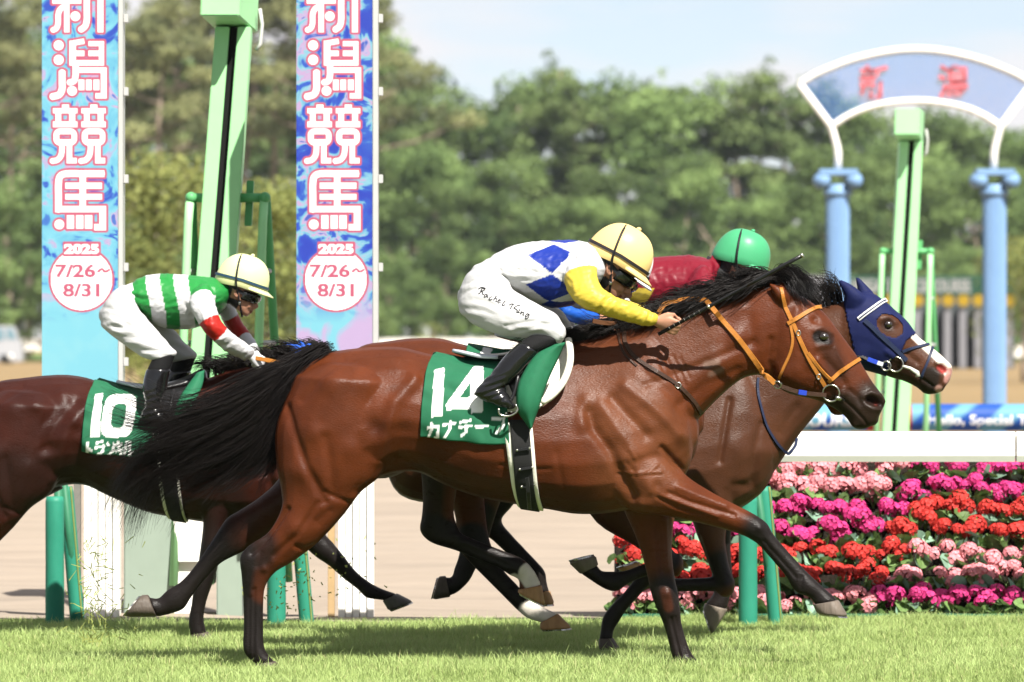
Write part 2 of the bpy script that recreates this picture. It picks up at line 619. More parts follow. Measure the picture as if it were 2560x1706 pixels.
def ink_tris(Q, tris):
    ins = np.zeros(len(Q), bool)
    for a, b, c in tris:
        lo = np.minimum(np.minimum(a, b), c); hi = np.maximum(np.maximum(a, b), c)
        sel = np.where((Q[:, 0] >= lo[0]) & (Q[:, 0] <= hi[0]) & (Q[:, 1] >= lo[1]) & (Q[:, 1] <= hi[1]))[0]
        if len(sel) == 0: continue
        q = Q[sel]
        def sg(p, r): return (q[:, 0] - r[0]) * (p[1] - r[1]) - (p[0] - r[0]) * (q[:, 1] - r[1])
        d1, d2, d3 = sg(a, b), sg(b, c), sg(c, a)
        neg = (d1 < 0) | (d2 < 0) | (d3 < 0); pos = (d1 > 0) | (d2 > 0) | (d3 > 0)
        ins[sel[~(neg & pos)]] = True
    return ins

def fit_text(txt, x0, y0, x1, y1, bold=0.0, shear=0.0):
    """triangles of txt stretched into the box (image axes, y down)"""
    t = text_tris(txt, bold)
    if len(t) == 0: return t
    lo = t.reshape(-1, 2).min(0); hi = t.reshape(-1, 2).max(0)
    u = (t - lo) / (hi - lo)
    r = np.empty_like(u)
    r[..., 0] = x0 + u[..., 0] * (x1 - x0) + shear * u[..., 1] * (y1 - y0)
    r[..., 1] = y1 - u[..., 1] * (y1 - y0)
    return r

def seg_sd(Q, a, b, hw):
    """signed distance to a flat-ended stroke from a to b with half width hw"""
    a = np.array(a, float); b = np.array(b, float)
    ab = b - a; L = np.linalg.norm(ab); e = ab / max(L, 1e-9)
    m = (a + b) / 2; q = Q - m
    t = np.abs(q @ e) - L / 2; d = np.abs(q @ np.array([-e[1], e[0]])) - hw
    return np.minimum(np.maximum(t, d), 0) + np.hypot(np.maximum(t, 0), np.maximum(d, 0))
# ------------------------------------------------------------------ ground
YR = 28.0 - D0                 # the running rail stands here
def ground_sheet(name, x0, x1, y0, y1, z, mat, nx=2, ny=2, hf_=None):
    xs = np.linspace(x0, x1, nx); ys = np.linspace(y0, y1, ny)
    X, Yg = np.meshgrid(xs, ys)
    Z = np.full_like(X, z) if hf_ is None else z + hf_(X, Yg)
    V = np.stack([X.ravel(), Yg.ravel(), Z.ravel()], 1)
    F = np.array([(i*nx+j, i*nx+j+1, (i+1)*nx+j+1, (i+1)*nx+j) for i in range(ny-1) for j in range(nx-1)])
    o = link(name, mesh_np(name, V, F), mat, None)
    return tag(o, kind='structure')

GRASSG = pm('turf_soil', (0.085, 0.12, 0.03), 0.9, 0.3, 14, bump=0.5, bscale=60)
SAND = pm('track_sand', (0.235, 0.195, 0.155), 0.95, 0.16, 1.1, bump=0.7, bscale=26, stretch=(.22, 2.6, 1))
INFIELD = pm('dry_infield', (0.20, 0.14, 0.068), 0.95, 0.2, 0.08, bump=0.4, bscale=3)
GREENF_FAR = pm('far_grass', (0.10, 0.155, 0.04), 0.95, 0.25, 0.12, bump=0.4, bscale=2)
ground_sheet('ground', -900, 900, -60, 2600, -0.05, INFIELD)
ground_sheet('turf', -60, 60, -30, YR + .28, 0.0, GRASSG)
ground_sheet('turf', .5, 6.0, YR + .28, YR + .52, 0.001, GRASSG)
def sandh(X, Yg):
    return .012*np.sin(Yg*9 + .6*np.sin(X*.8)) + .022*np.sin(Yg*1.9 + .5*np.sin(X*.5+1)) + .008*np.sin(X*2.1+Yg*5)*np.sin(Yg*3.7) + .012*np.sin(X*5.3+np.sin(Yg*2)*3)*np.sin(Yg*4.4+X)
ground_sheet('dirt_track', -22, 22, YR + .30, 34, -0.012, SAND, 120, 300, sandh)
ground_sheet('far_lawn', -300, 300, 380, 620, 0.0, GREENF_FAR)

# grass blades of the turf
def grass_mesh(n, x0, x1, y0, y1, seed, hmin=.026, hmax=.058, wmax=.0036):
    g = np.random.default_rng(seed)
    x = g.uniform(x0, x1, n); y = g.uniform(y0, y1, n)
    pat = .5 + .5*np.sin(x*3.1 + 1.7*np.sin(y*2.3)) * np.sin(y*4.1 + 1.3*np.sin(x*1.9))
    pat2 = .5 + .5*np.sin(x*9.3 + y*3)*np.sin(y*11 - x*2.7)
    h = (hmin + (hmax-hmin)*g.random(n))*(.66+.55*pat)*(.75+.5*pat2)*np.where(g.random(n) < .03, 1.5, 1.0)
    a = g.uniform(0, 2*math.pi, n); wd = wmax*(.55+.45*g.random(n))
    le = h*(.15+.75*g.random(n)); la = g.uniform(0, 2*math.pi, n)
    dx, dy = np.cos(a)*wd/2, np.sin(a)*wd/2
    lx, ly = np.cos(la)*le, np.sin(la)*le
    V = np.empty((n, 5, 3))
    V[:, 0] = np.stack([x-dx, y-dy, np.full(n, -.004)], 1); V[:, 1] = np.stack([x+dx, y+dy, np.full(n, -.004)], 1)
    V[:, 2] = np.stack([x+dx*.8+lx*.35, y+dy*.8+ly*.35, h*.6], 1); V[:, 3] = np.stack([x-dx*.8+lx*.35, y-dy*.8+ly*.35, h*.6], 1)
    V[:, 4] = np.stack([x+lx, y+ly, h*(.98-.25*(le/h)**2)], 1)
    b = np.arange(n)*5
    T = np.concatenate([np.stack([b, b+1, b+2], 1), np.stack([b, b+2, b+3], 1), np.stack([b+3, b+2, b+4], 1)])
    me = mesh_np('grass', V.reshape(-1, 3), T)
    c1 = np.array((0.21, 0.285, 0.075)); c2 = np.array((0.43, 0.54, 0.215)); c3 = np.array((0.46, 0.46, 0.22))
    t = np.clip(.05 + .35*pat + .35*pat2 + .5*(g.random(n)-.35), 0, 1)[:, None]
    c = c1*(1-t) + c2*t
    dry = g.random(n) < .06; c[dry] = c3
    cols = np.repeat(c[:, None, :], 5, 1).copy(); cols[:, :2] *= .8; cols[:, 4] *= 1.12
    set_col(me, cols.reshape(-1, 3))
    return me
BLADE = pm('grass_blade', attr=True, rough=0.55, var=0.1, scale=6, spec=0.12, trans=0.36)
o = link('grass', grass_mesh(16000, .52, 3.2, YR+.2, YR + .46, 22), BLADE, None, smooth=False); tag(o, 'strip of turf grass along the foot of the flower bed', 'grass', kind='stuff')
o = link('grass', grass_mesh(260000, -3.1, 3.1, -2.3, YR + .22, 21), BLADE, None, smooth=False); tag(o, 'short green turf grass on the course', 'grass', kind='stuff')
# tufts and soil kicked up by the hooves
g_ = np.random.default_rng(5); mb = MB()
for i in range(300):
    r = g_.random()
    cx = 283 + g_.normal(0, 17) + (g_.random() < .3)*g_.normal(25, 40); cy = 1560 - 240*g_.random()**1.5
    if r < .35: cx, cy = 720 + g_.normal(0, 60), 1530 - 160*g_.random()
    if .35 <= r < .43: cx, cy = 860 + g_.normal(0, 60), 1430 + g_.normal(0, 50)
    p = P(cx, cy, 26.2, (1.7 if cx > 500 else .35) + g_.normal(0, .12))
    d = Vector((g_.normal(), g_.normal()*.5, g_.normal()+.4)).normalized()*(.012+.022*g_.random()); w_ = Vector((-d.z, 0, d.x)).normalized()*.0022
    if cx > 500: d *= .3; w_ *= 1.6
    mb.add([p-d-w_, p-d+w_, p+d+w_*.5, p+d-w_*.5], [(0, 1, 2, 3)])
fl_ = mb.build('flying_grass', pm('cut_grass', (.30, .34, .10), .7, .3, 8, trans=.3)); tag(fl_, 'grass clippings and soil thrown up behind the hooves', 'grass', kind='stuff')

# black rubber edging between turf and sand
mb = MB(); n = 60
for i in range(n):
    x0, x1 = -8 + 8.5*i/n, -8 + 8.5*(i+1)/n
    z0, z1 = .022 + .012*math.sin(x0*3.1), .022 + .012*math.sin(x1*3.1)
    mb.add([(x0, YR+.24, -.05), (x1, YR+.24, -.05), (x1, YR+.24, z1), (x0, YR+.24, z0), (x0, YR+.275, -.05), (x1, YR+.275, -.05), (x1, YR+.275, z1), (x0, YR+.275, z0)],
           [(0,1,2,3),(5,4,7,6),(3,2,6,7)])
o = mb.build('track_edging', pm('black_rubber', (.02, .02, .02), .8)); tag(o, kind='structure')

# ------------------------------------------------------------------ running rail
WPAINT = pm('white_paint', (0.70, 0.69, 0.65), 0.35, 0.03, 6, bump=0.05)
PADG = pm('green_pad_vinyl', (0.022, 0.18, 0.118), 0.5, 0.08, 14, bump=0.25, bscale=22, stretch=(1, 1, .5))
PADY = pm('pad_seam', (0.14, 0.19, 0.06), 0.7)
POSTG = pm('green_post', (0.025, 0.13, 0.07), 0.5)
rail = empty('running_rail', (0, YR, 0), 'white running rail on green padded posts beside the flower bed', 'rail')
prof = [(-.035, .0), (-.05, .03), (-.05, .125), (-.04, .148), (.04, .148), (.05, .125), (.05, .03), (.035, 0)]
for seg in range(-2, 3):
    mb = MB(); xa, xb = -2.52 + seg*5.0 + .004, 2.48 + seg*5.0 - .004
    V = [(x, YR + .04 + py, .815 + pz) for x in (xa, xb) for py, pz in prof]
    k = len(prof)
    mb.add(V, [(i, (i+1) % k, k+(i+1) % k, k+i) for i in range(k)] + [tuple(range(k-1, -1, -1)), tuple(range(k, 2*k))])
    mb.build('rail_beam', WPAINT, rail, smooth=False)
def padded(px, topz, dx, r, name='pad', y=YR + .0, lean=0.0, seam=False, post=None):
    s = S(28.0)
    x = (px - 1280)/s
    mb = MB(); n = 20; lv = [0, .03, .25, .5, .75, .96, 1]
    pts = [Vector((x + lean*(1-t), y, -.02 + (topz+.02)*t)) for t in lv]
    mb.tube(pts, [r*q for q in (.98, 1.0, 1.02, .99, 1.01, 1.0, .9)], n)
    a = mb.build(name, PADG, post, smooth=True)
    if seam:
        m2 = MB(); m2.tube([p + Vector((r*.72, -r*.76, 0)) for p in pts], .006, 5); m2.build('seam', PADY, a, smooth=True)
    return a
for px, sx in ((137, 160), (691, 735), (1870, 1912)):
    po = empty('rail_post', ((px-1280)/S(28), YR, 0)); po.parent = rail; po.matrix_parent_inverse = wmat(rail).inverted()
    xw = (px-1280)/S(28)
    mb = MB(); mb.tube([(xw+.015, YR+.03, -.05), (xw+.015, YR+.03, .82)], .022, 10); mb.build('post', POSTG, po, smooth=True)
    mb = MB(); mb.tube([((sx-1280)/S(28)+.07, YR+.13, -.05), (xw+.03, YR+.05, .81)], .02, 10); mb.build('brace', POSTG, po, smooth=True)
    padded(px, .645, 0, .046, 'pad', YR, 0.0, post=po)
    padded(sx, .69, 0, .036, 'brace_pad', YR + .11, .062, seam=True, post=po)

# ------------------------------------------------------------------ finish post banners
DB = 28.75
def marble(name, seed, pinkness):
    m = bpy.data.materials.new(name); m.use_nodes = True
    n = m.node_tree; ns = n.nodes; L = n.links; b = ns['Principled BSDF']
    tcn = ns.new('ShaderNodeTexCoord'); mpn = ns.new('ShaderNodeMapping'); mpn.inputs['Location'].default_value = (seed*3.1, 0, seed*7.7)
    L.new(tcn.outputs['Object'], mpn.inputs['Vector'])
    wv = ns.new('ShaderNodeTexNoise'); wv.inputs['Scale'].default_value = 4.5; wv.inputs['Detail'].default_value = 3; wv.inputs['Distortion'].default_value = 2.6
    L.new(mpn.outputs['Vector'], wv.inputs['Vector'])
    r1 = ns.new('ShaderNodeValToRGB'); r1.color_ramp.interpolation = 'LINEAR'
    els = [(0.0, (0.008, 0.022, 0.24)), (0.34, (0.012, 0.04, 0.27)), (0.40, (0.03, 0.11, 0.32)), (0.43, (0.075, 0.25, 0.36)), (0.57, (0.115, 0.31, 0.39)), (0.62, (0.22, 0.21, 0.34)), (0.665, (0.30, 0.22, 0.33)), (0.70, (0.03, 0.09, 0.30)), (0.78, (0.08, 0.03, 0.22))] if not pinkness else [(0.0, (0.006, 0.015, 0.22)), (0.38, (0.009, 0.028, 0.26)), (0.47, (0.015, 0.06, 0.29)), (0.50, (0.08, 0.21, 0.33)), (0.56, (0.13, 0.28, 0.35)), (0.60, (0.28, 0.18, 0.31)), (0.64, (0.24, 0.21, 0.34)), (0.68, (0.02, 0.06, 0.27)), (0.78, (0.08, 0.03, 0.2))]
    cr_ = r1.color_ramp
    cr_.elements[0].position = els[0][0]; cr_.elements[0].color = (*els[0][1], 1); cr_.elements[1].position = els[-1][0]; cr_.elements[1].color = (*els[-1][1], 1)
    for p_, c_ in els[1:-1]:
        e = cr_.elements.new(p_); e.color = (*c_, 1)
    L.new(wv.outputs['Fac'], r1.inputs['Fac'])
    # lower part of the sheet is plainer light blue / pink wash
    sp = ns.new('ShaderNodeSeparateXYZ'); L.new(tcn.outputs['Object'], sp.inputs['Vector'])
    mr = ns.new('ShaderNodeMapRange'); mr.inputs['From Min'].default_value = 1.70; mr.inputs['From Max'].default_value = 1.50; L.new(sp.outputs['Z'], mr.inputs['Value'])
    n3 = ns.new('ShaderNodeTexNoise'); n3.inputs['Scale'].default_value = 5.0; n3.inputs['Distortion'].default_value = 1.0; L.new(mpn.outputs['Vector'], n3.inputs['Vector'])
    r3 = ns.new('ShaderNodeValToRGB'); r3.color_ramp.elements[0].position = .45; r3.color_ramp.elements[0].color = (0.115, 0.31, 0.38, 1); r3.color_ramp.elements[1].position = .6
    r3.color_ramp.elements[1].color = (0.28, 0.21, 0.34, 1) if pinkness else (0.13, 0.32, 0.38, 1)
    L.new(n3.outputs['Fac'], r3.inputs['Fac'])
    mxa = ns.new('ShaderNodeMixRGB'); L.new(mr.outputs['Result'], mxa.inputs['Fac']); L.new(r1.outputs['Color'], mxa.inputs['Color1']); L.new(r3.outputs['Color'], mxa.inputs['Color2'])
    at = ns.new('ShaderNodeAttribute'); at.attribute_name = 'col'
    sx = ns.new('ShaderNodeSeparateColor'); L.new(at.outputs['Color'], sx.inputs['Color'])
    m1 = ns.new('ShaderNodeMixRGB'); L.new(sx.outputs['Green'], m1.inputs['Fac']); L.new(mxa.outputs['Color'], m1.inputs['Color1']); m1.inputs['Color2'].default_value = (0.30, 0.055, 0.10, 1)
    m2 = ns.new('ShaderNodeMixRGB'); L.new(sx.outputs['Red'], m2.inputs['Fac']); L.new(m1.outputs['Color'], m2.inputs['Color1']); m2.inputs['Color2'].default_value = (0.62, 0.61, 0.60, 1)
    L.new(m2.outputs['Color'], b.inputs['Base Color']); b.inputs['Roughness'].default_value = .45
    return m

def banner_ink(q):
    """q in the photograph pixels of the left banner -> (white, pink) coverage"""
    A = lambda z: (100 + z[0]*.1913, z[1]*.1913)
    B = lambda z: (100 + z[0]*.2105, 270 + z[1]*.2105)
    sd = np.full(len(q), 1e3)
    def box(f, x0, y0, x1, y1):
        (a, b), (c, d) = f((x0, y0)), f((x1, y1))
        ex = np.abs(q[:, 0]-(a+c)/2)-(c-a)/2; ey = np.abs(q[:, 1]-(b+d)/2)-(d-b)/2
        return np.minimum(np.maximum(ex, ey), 0) + np.hypot(np.maximum(ex, 0), np.maximum(ey, 0))
    def circ(f, x, y, r, k): p = f((x, y)); return np.hypot(q[:, 0]-p[0], q[:, 1]-p[1]) - r*k
    def strk(f, w_, pts, k):
        R = cr_resample([f(p) for p in pts], 6) if len(pts) > 2 else np.array([f(p) for p in pts]); d = np.full(len(q), 1e3)
        for a, b in zip(R[:-1], R[1:]): d = np.minimum(d, seg_sd(q, a, b, w_*k/2))
        for p in R[1:-1]: d = np.minimum(d, np.hypot(q[:, 0]-p[0], q[:, 1]-p[1]) - w_*k/2)
        return d
    J = []
    kA, kB = .1913, .2105
    # first character, its upper part above the picture
    J += [box(A,160,-20,540,50),box(A,315,-40,385,425),strk(A,72,[(345,70),(270,120),(240,190),(238,300),(215,370),(165,398)],kA),circ(A,463,215,63,kA),box(A,180,-130,520,-75),box(A,250,-190,450,-150),
          box(A,250,-150,310,-75),box(A,390,-150,450,-75),
          strk(A,80,[(612,-200),(612,120),(612,260),(590,345),(528,395)],kA),box(A,752,-60,830,425),box(A,612,-60,830,-10)]
    # second
    J += [circ(A,245,595,65,kA),circ(A,245,785,65,kA),strk(A,88,[(290,928),(290,1080),(288,1170),(250,1240),(152,1268)],kA),box(A,385,535,470,860),strk(A,70,[(400,572),(580,540)],kA),box(A,460,665,580,735),
          box(A,770,540,838,860),box(A,635,540,838,605),box(A,635,665,790,735),box(A,385,790,838,860),strk(A,80,[(466,830),(466,930),(464,1000),(442,1062),(380,1082)],kA),box(A,430,885,872,955),
          box(A,795,885,872,1290),box(A,725,1220,872,1290),box(A,505,1042,580,1182),box(A,602,1042,676,1182),box(A,700,1042,776,1182),circ(A,420,1190,63,kA)]
    # third, two alike halves
    for o in (0, 337):
        J += [box(B,262+o,-38,345+o,10),box(B,155+o,5,445+o,66),box(B,185+o,60,252+o,170),box(B,348+o,60,418+o,170),box(B,155+o,163,445+o,230)]
        ro = np.maximum(np.abs(q[:, 0]-B((300+o,0))[0])-B((140,0))[0]+100, 0)
        (a, b), (c, d) = B((160+o,245)), B((440+o,448)); rr = 17.0
        ex = np.abs(q[:, 0]-(a+c)/2)-((c-a)/2-rr); ey = np.abs(q[:, 1]-(b+d)/2)-((d-b)/2-rr)
        outer = np.minimum(np.maximum(ex, ey), 0) + np.hypot(np.maximum(ex, 0), np.maximum(ey, 0)) - rr
        inner = box(B,230+o,315,375+o,375)
        J.append(np.maximum(outer, -inner))
        J += [strk(B,66,[(262+o,430),(262+o,500),(248+o,570),(205+o,620),(138+o,634)],kB),box(B,318+o,430,382+o,660),box(B,318+o,596,437+o,660)]
    # fourth
    J += [strk(B,80,[(765,782),(560,782),(320,782),(240,815),(220,900),(220,1060),(220,1235)],kB),box(B,180,1166,785,1240),box(B,706,1166,785,1455),box(B,645,1380,785,1455),box(B,470,760,547,1200),
          box(B,300,890,736,960),box(B,300,1024,736,1090),box(B,320,1276,406,1436),box(B,430,1276,516,1436),box(B,534,1276,622,1436),circ(B,230,1385,58,kB)]
    for j in J: sd = np.minimum(sd, j)
    white = np.clip(.5 - sd/1.2, 0, 1); pink = np.clip(.5 - (sd - 5.6)/1.2, 0, 1)
    # round date mark
    C = lambda x, y: (100 + x*.236, 590 + y*.236)
    cx, cy = C(440, 462); r = np.hypot(q[:, 0]-cx, q[:, 1]-cy)
    white = np.where(r < 77, 1.0, white); pink = np.maximum(pink, np.clip((83-r)/1.2, 0, 1)*(r > 60))
    white = np.where((r >= 77) & (r < 83.5), 0, white)
    (a, b), (c, d) = C(262, 80), C(622, 196)
    ex = np.abs(q[:, 0]-(a+c)/2)-(c-a)/2; ey = np.abs(q[:, 1]-(b+d)/2)-(d-b)/2
    pill = np.hypot(np.maximum(ex, 0), np.maximum(ey, 0)) < 5.2
    white = np.where(pill, 0, white); pink = np.where(pill, 1, pink)
    for txt, bx_, bold, w_ in (('2025', (256, 84, 626, 192), .055, 1), ('7/26', (162, 300, 588, 442), .03, 0), ('8/31', (244, 505, 632, 648), .03, 0)):
        (x0, y0), (x1, y1) = C(*bx_[:2]), C(*bx_[2:])
        m = ink_tris(q, fit_text(txt, x0, y0, x1, y1, bold))
        white = np.where(m, float(w_), white); pink = np.where(m, 1.0, pink)
    tl = cr_resample([C(620, 378), C(655, 352), C(690, 380), C(732, 362)], 6)
    m = dist_poly(q, tl) < 3.0; white = np.where(m, 0, white); pink = np.where(m, 1, pink)
    return white, pink
_ink = {}
def banner(x0, x1, xs, ytop, ybot, shift, seed, pink, label):
    s = S(DB); Yb = DB - D0
    r = empty('finish_banner', (P((x0+x1)/2, 853, DB).x, Yb, 0), label, 'banner', 'banners beside the finish line')
    step = 1.55
    nx = int((x1-x0)/step); nz_ = int((ybot-ytop)/step)
    gx = np.linspace(x0, x1, nx+1); gy = np.linspace(ytop, ybot, nz_+1)
    X, Yg = np.meshgrid(gx, gy)
    q = np.stack([X.ravel()-shift, Yg.ravel()], 1)
    if 'w' not in _ink: _ink['w'] = None
    wt, pk = banner_ink(q)
    V = np.stack([(X.ravel()-1280)/s, np.full(X.size, Yb-.004), CAMH-(Yg.ravel()-853)/s], 1)
    n1 = nx+1
    I, Jx = np.meshgrid(np.arange(nz_), np.arange(nx), indexing='ij'); I = I.ravel(); Jx = Jx.ravel()
    F = np.stack([I*n1+Jx, (I+1)*n1+Jx, (I+1)*n1+Jx+1, I*n1+Jx+1], 1)
    me = mesh_np('printed_sheet', V, F); set_col(me, np.stack([wt, pk, np.zeros_like(wt)], 1))
    link('printed_sheet', me, marble('banner_print', seed, pink), r, smooth=False)
    zt, zb = CAMH-(ytop-40-853)/s, CAMH-(ybot-853)/s
    xa, xb, xc = (x0-1280)/s, (x1-1280)/s, (xs-1280)/s
    mb = MB(); mb.box(xa, xb, Yb, Yb+.16, zb, zt); mb.build('board', ALU, r, bevel=.004)
    mb = MB(); mb.box(xb+.001, xc, Yb-.008, Yb+.17, zb, zt); mb.build('frame_edge', ALU, r, bevel=.003)
    for yy in (45, 228, 447, 668, 905):
        z = CAMH-(yy-853)/s
        mb = MB(); mb.box(xc+.001, xc+.024, Yb+.04, Yb+.09, z-.022, z+.022); mb.build('bracket', ALU, r, bevel=.002)
    # legs: a fluted white post and a thin post
    wx0 = xa + (104/s); wx1 = xa + (194/s)
    mb = MB()
    for k in range(5):
        a = wx0 + (wx1-wx0)*k/5
        mb.box(a+.001, a+(wx1-wx0)/5-.002, Yb+.02-(.012 if k % 2 == 0 else 0), Yb+.15, -.05, zb+.15)
    mb.build('fluted_post', WPAINT, r, bevel=.002)
    mb = MB(); mb.box(xa+(78/s), xa+(95/s), Yb+.03, Yb+.08, -.05, zb+.1); mb.build('thin_post', THINP if not pink else YELP, r, bevel=.002)
    return r
ALU = pm('aluminium_frame', (0.36, 0.36, 0.35), 0.4, 0.06, 10)
THINP = pm('grey_post', (0.15, 0.145, 0.13), 0.5); YELP = pm('cream_post', (0.36, 0.25, 0.13), 0.5)
banner(105, 295, 307, -60, 985, 0, 1, False, 'tall light blue banner with white kanji at the left edge behind number 10')
banner(741, 931, 945, -60, 985, 636, 4, True, 'tall deep blue banner with white kanji between the two riders')

# ------------------------------------------------------------------ photo finish towers
LGREEN = pm('light_green_paint', (0.27, 0.56, 0.27), 0.4, 0.04, 6)
DGREEN = pm('mid_green_paint', (0.09, 0.31, 0.12), 0.4, 0.05, 6)
SLOT = pm('black_slot', (0.004, 0.004, 0.004), 0.7)
GREYG = pm('grey_green_panel', (0.21, 0.26, 0.215), 0.6, 0.06, 5, bump=.05)
def tower(D, k, px, py, label, lean=1.0, base=True):
    """px(x), py(y): photograph pixels of the big tower -> this one"""
    Yt = D - D0
    r = empty('finish_tower', (P(px(540), 853, D).x, Yt, 0), label, 'tower', 'photo finish towers')
    Q = lambda x, y, yy=0: P(px(x), py(y), D, Yt + yy)
    dp = .22 * k
    def beam(xt0, xt1, xb0, xb1, y0, y1, yt, yb, mat, name):
        mb = MB(); V = []
        for yy in (y0, y1):
            V += [Q(xb0, yb, yy), Q(xb1, yb, yy), Q(xt1, yt, yy), Q(xt0, yt, yy)]
        mb.add(V, [(0,1,2,3),(7,6,5,4),(0,4,5,1),(1,5,6,2),(2,6,7,3),(3,7,4,0)]); return mb.build(name, mat, r, bevel=.004*k)
    yb = 1460 if base else 1400
    lx = lambda x: x - (yb-925)*.076*lean
    bot = lambda x: lx(x)
    beam(541, 577, bot(476), bot(508), -dp*.5, dp*.5, 70, yb, LGREEN, 'column')
    beam(597, 630, bot(527), bot(578), -dp*.5, dp*.5, 70, yb, LGREEN, 'column')
    beam(577, 597, bot(508), bot(527), -dp*.30, dp*.45, 70, yb, SLOT, 'slot')
    # camera hood
    mb = MB(); V = []
    a, b = (510, 606) if lean else (530, 640)
    for yy, yl in ((-dp*1.7, 50), (dp*.7, 78)):
        V += [Q(a if yy < 0 else 541, yl, yy), Q(b if yy < 0 else 640, yl, yy), Q(b+5 if yy < 0 else 645, -50, yy), Q(a+4 if yy < 0 else 545, -50, yy)]
    mb.add(V, [(0,1,2,3),(7,6,5,4),(0,4,5,1),(1,5,6,2),(2,6,7,3),(3,7,4,0)]); mb.build('camera_hood', LGREEN, r, bevel=.006*k)
    # conduit
    mb = MB(); mb.tube([Q(648, 20, dp*.3), Q(654, 60, dp*.3), Q(650, 110, dp*.2), Q(640, 125, dp*.2)], .010*k, 8); mb.build('conduit', ALU, r, smooth=True)
    mb = MB(); V = []
    for yy in (dp*.1, dp*.45): V += [Q(610, 565, yy), Q(628, 565, yy), Q(634, 452, yy), Q(616, 452, yy)]
    mb.add(V, [(0,1,2,3),(7,6,5,4),(0,4,5,1),(1,5,6,2),(2,6,7,3),(3,7,4,0)]); mb.build('side_box', DGREEN, r, bevel=.003)
    # A-frames of pipe
    rp = .024 * k
    for (hx, x1, x2, nm) in ((478, 440, 500, 'l'), (663, 632, 716, 'r')):
        fr_ = empty('support_frame', tuple(Q(hx, 495))); fr_.parent = r; fr_.matrix_parent_inverse = wmat(r).inverted()
        mb = MB(); mb.tube([Q(hx-2, 495, -.02), Q(hx + (x1-hx)*.16, 560, -.06), Q(x1, yb, -.22*k)], rp, 10); mb.build('leg', LGREEN, fr_, smooth=True)
        mb = MB(); mb.tube([Q(hx+2, 495, .02), Q(hx + (x2-hx)*.10, 560, .06), Q(x2, yb, .28*k)], rp, 10); mb.build('leg', DGREEN, fr_, smooth=True)
        mb = MB(); mb.tube([Q(hx, 495), Q(560 if hx < 560 else 590, 495)], rp*1.05, 10); mb.build('hinge_pipe', DGREEN, fr_, smooth=True)
        for yy in (678, 858, 1040):
            t = (yy-495)/(yb-495)
            mb = MB(); mb.tube([Q(hx+(x1-hx)*t, yy, -.2*t*k), Q(hx+(x2-hx)*t, yy, .25*t*k)], rp*.6, 8); mb.build('rung', ALU, fr_, smooth=True)
        v, f = ball(Q(hx, 495, -.03), (.03*k, .03*k, .03*k), 10, 8); link('hinge', mesh_np('hinge', v, f), DGREEN, fr_)
    if base:
        for x0, x1, y0, yy0 in ((316, 437, 1230, .10), (546, 610, 1300, .10)):
            p0, p1 = P(x0, 1575, D), P(x1, y0, D)
            mb = MB(); mb.box(p0.x, p1.x, Yt+yy0-.3, Yt+yy0+.3, -.05, p1.z); mb.build('base_panel', GREYG, r, bevel=.006)
        p0, p1 = P(440, 1403, D), P(543, 1270, D)
        mb = MB(); mb.box(p0.x, p1.x, Yt-.22, Yt+.3, p0.z, p1.z); mb.build('control_box', WPAINT, r, bevel=.006)
        mb = MB(); mb.prism([(P(440,1404,D).x, p0.z-.002), (P(520,1404,D).x, p0.z-.002), (P(505,1450,D).x, P(0,1450,D).z), (P(490,1575,D).x, -.05), (P(440,1575,D).x, -.05)], Yt-.18, Yt+.2); mb.build('box_leg', WPAINT, r)
    return r
tower(29.6, 1.0, lambda x: x, lambda y: y, 'leaning light green finish tower behind the rider in green hoops')
kf = .645
tower(45.0, .98, lambda x: 2276 + ((x-585) - ((500-y_) if False else 0))*kf, lambda y: 345 + (y-55)*kf, 'light green finish tower standing under the pale blue arch', lean=.35, base=False)

# ------------------------------------------------------------------ printed cushions on the far rail
def cushion_mat():
    m = pm('cushion_print', attr=True, rough=.5, var=.03, scale=3)
    return m
CUSH = cushion_mat()
def cushion(xa, xb, D, py, rad, txts, red, label, seed):
    s = S(D); Yc = D - D0; zc = CAMH-(py-853)/s
    r = empty('rail_cushion', (P((xa+xb)/2, 853, D).x, Yc, 0), label, 'cushion', 'printed cushions on the far rail')
    nx = int((xb-xa)/1.6); na = 48
    V = []; 
    xs = np.linspace(xa, xb, nx+1); an = np.linspace(0, 2*math.pi, na, endpoint=False)
    Xg, A = np.meshgrid(xs, an, indexing='ij')
    yv = Yc - rad*np.cos(A); zv = zc + rad*np.sin(A)
    V = np.stack([(Xg.ravel()-1280)/s, yv.ravel(), zv.ravel()], 1)
    F = [(i*na+j, i*na+(j+1) % na, (i+1)*na+(j+1) % na, (i+1)*na+j) for i in range(nx) for j in range(na)]
    q = np.stack([Xg.ravel(), 853-(zv.ravel()-CAMH)*s], 1)
    ban = np.sin((q[:, 0]+q[:, 1]*1.2)*.05+seed) + .5*np.sin(q[:, 0]*.021+2*seed)
    t = np.clip(.5 + ban*1.4, 0, 1)[:, None]
    cols = np.array((.012, .055, .25))*(1-t) + np.array((.09, .23, .32))*t
    front = np.cos(A.ravel()) > -.2
    for txt, x0, y0, x1, y1 in txts:
        m = ink_tris(q, fit_text(txt, x0, y0, x1, y1, .03)) & front; cols[m] = (.6, .6, .62)
    for a, b in red: cols[(q[:, 0] > a) & (q[:, 0] < b)] = (.28, .02, .017)
    me = mesh_np('cushion', V, np.array(F)); set_col(me, cols)
    link('cushion', me, CUSH, r)
    mb = MB(); mb.box((xa+(xb-xa)*.5-18-1280)/s, (xa+(xb-xa)*.5+18-1280)/s, Yc-.05, Yc+.05, -.05, zc-rad+.01); mb.build('support', BLACKL_, r)
BLACKL_ = pm('dark_support', (.02, .02, .022), .6)
cushion(1560, 2199, 47.0, 1044, .112, [('COURSE', 1990, 1034, 2150, 1068)], [(2166, 2200)], 'blue printed rail cushion with red end behind the muzzle of number 14', 1.0)
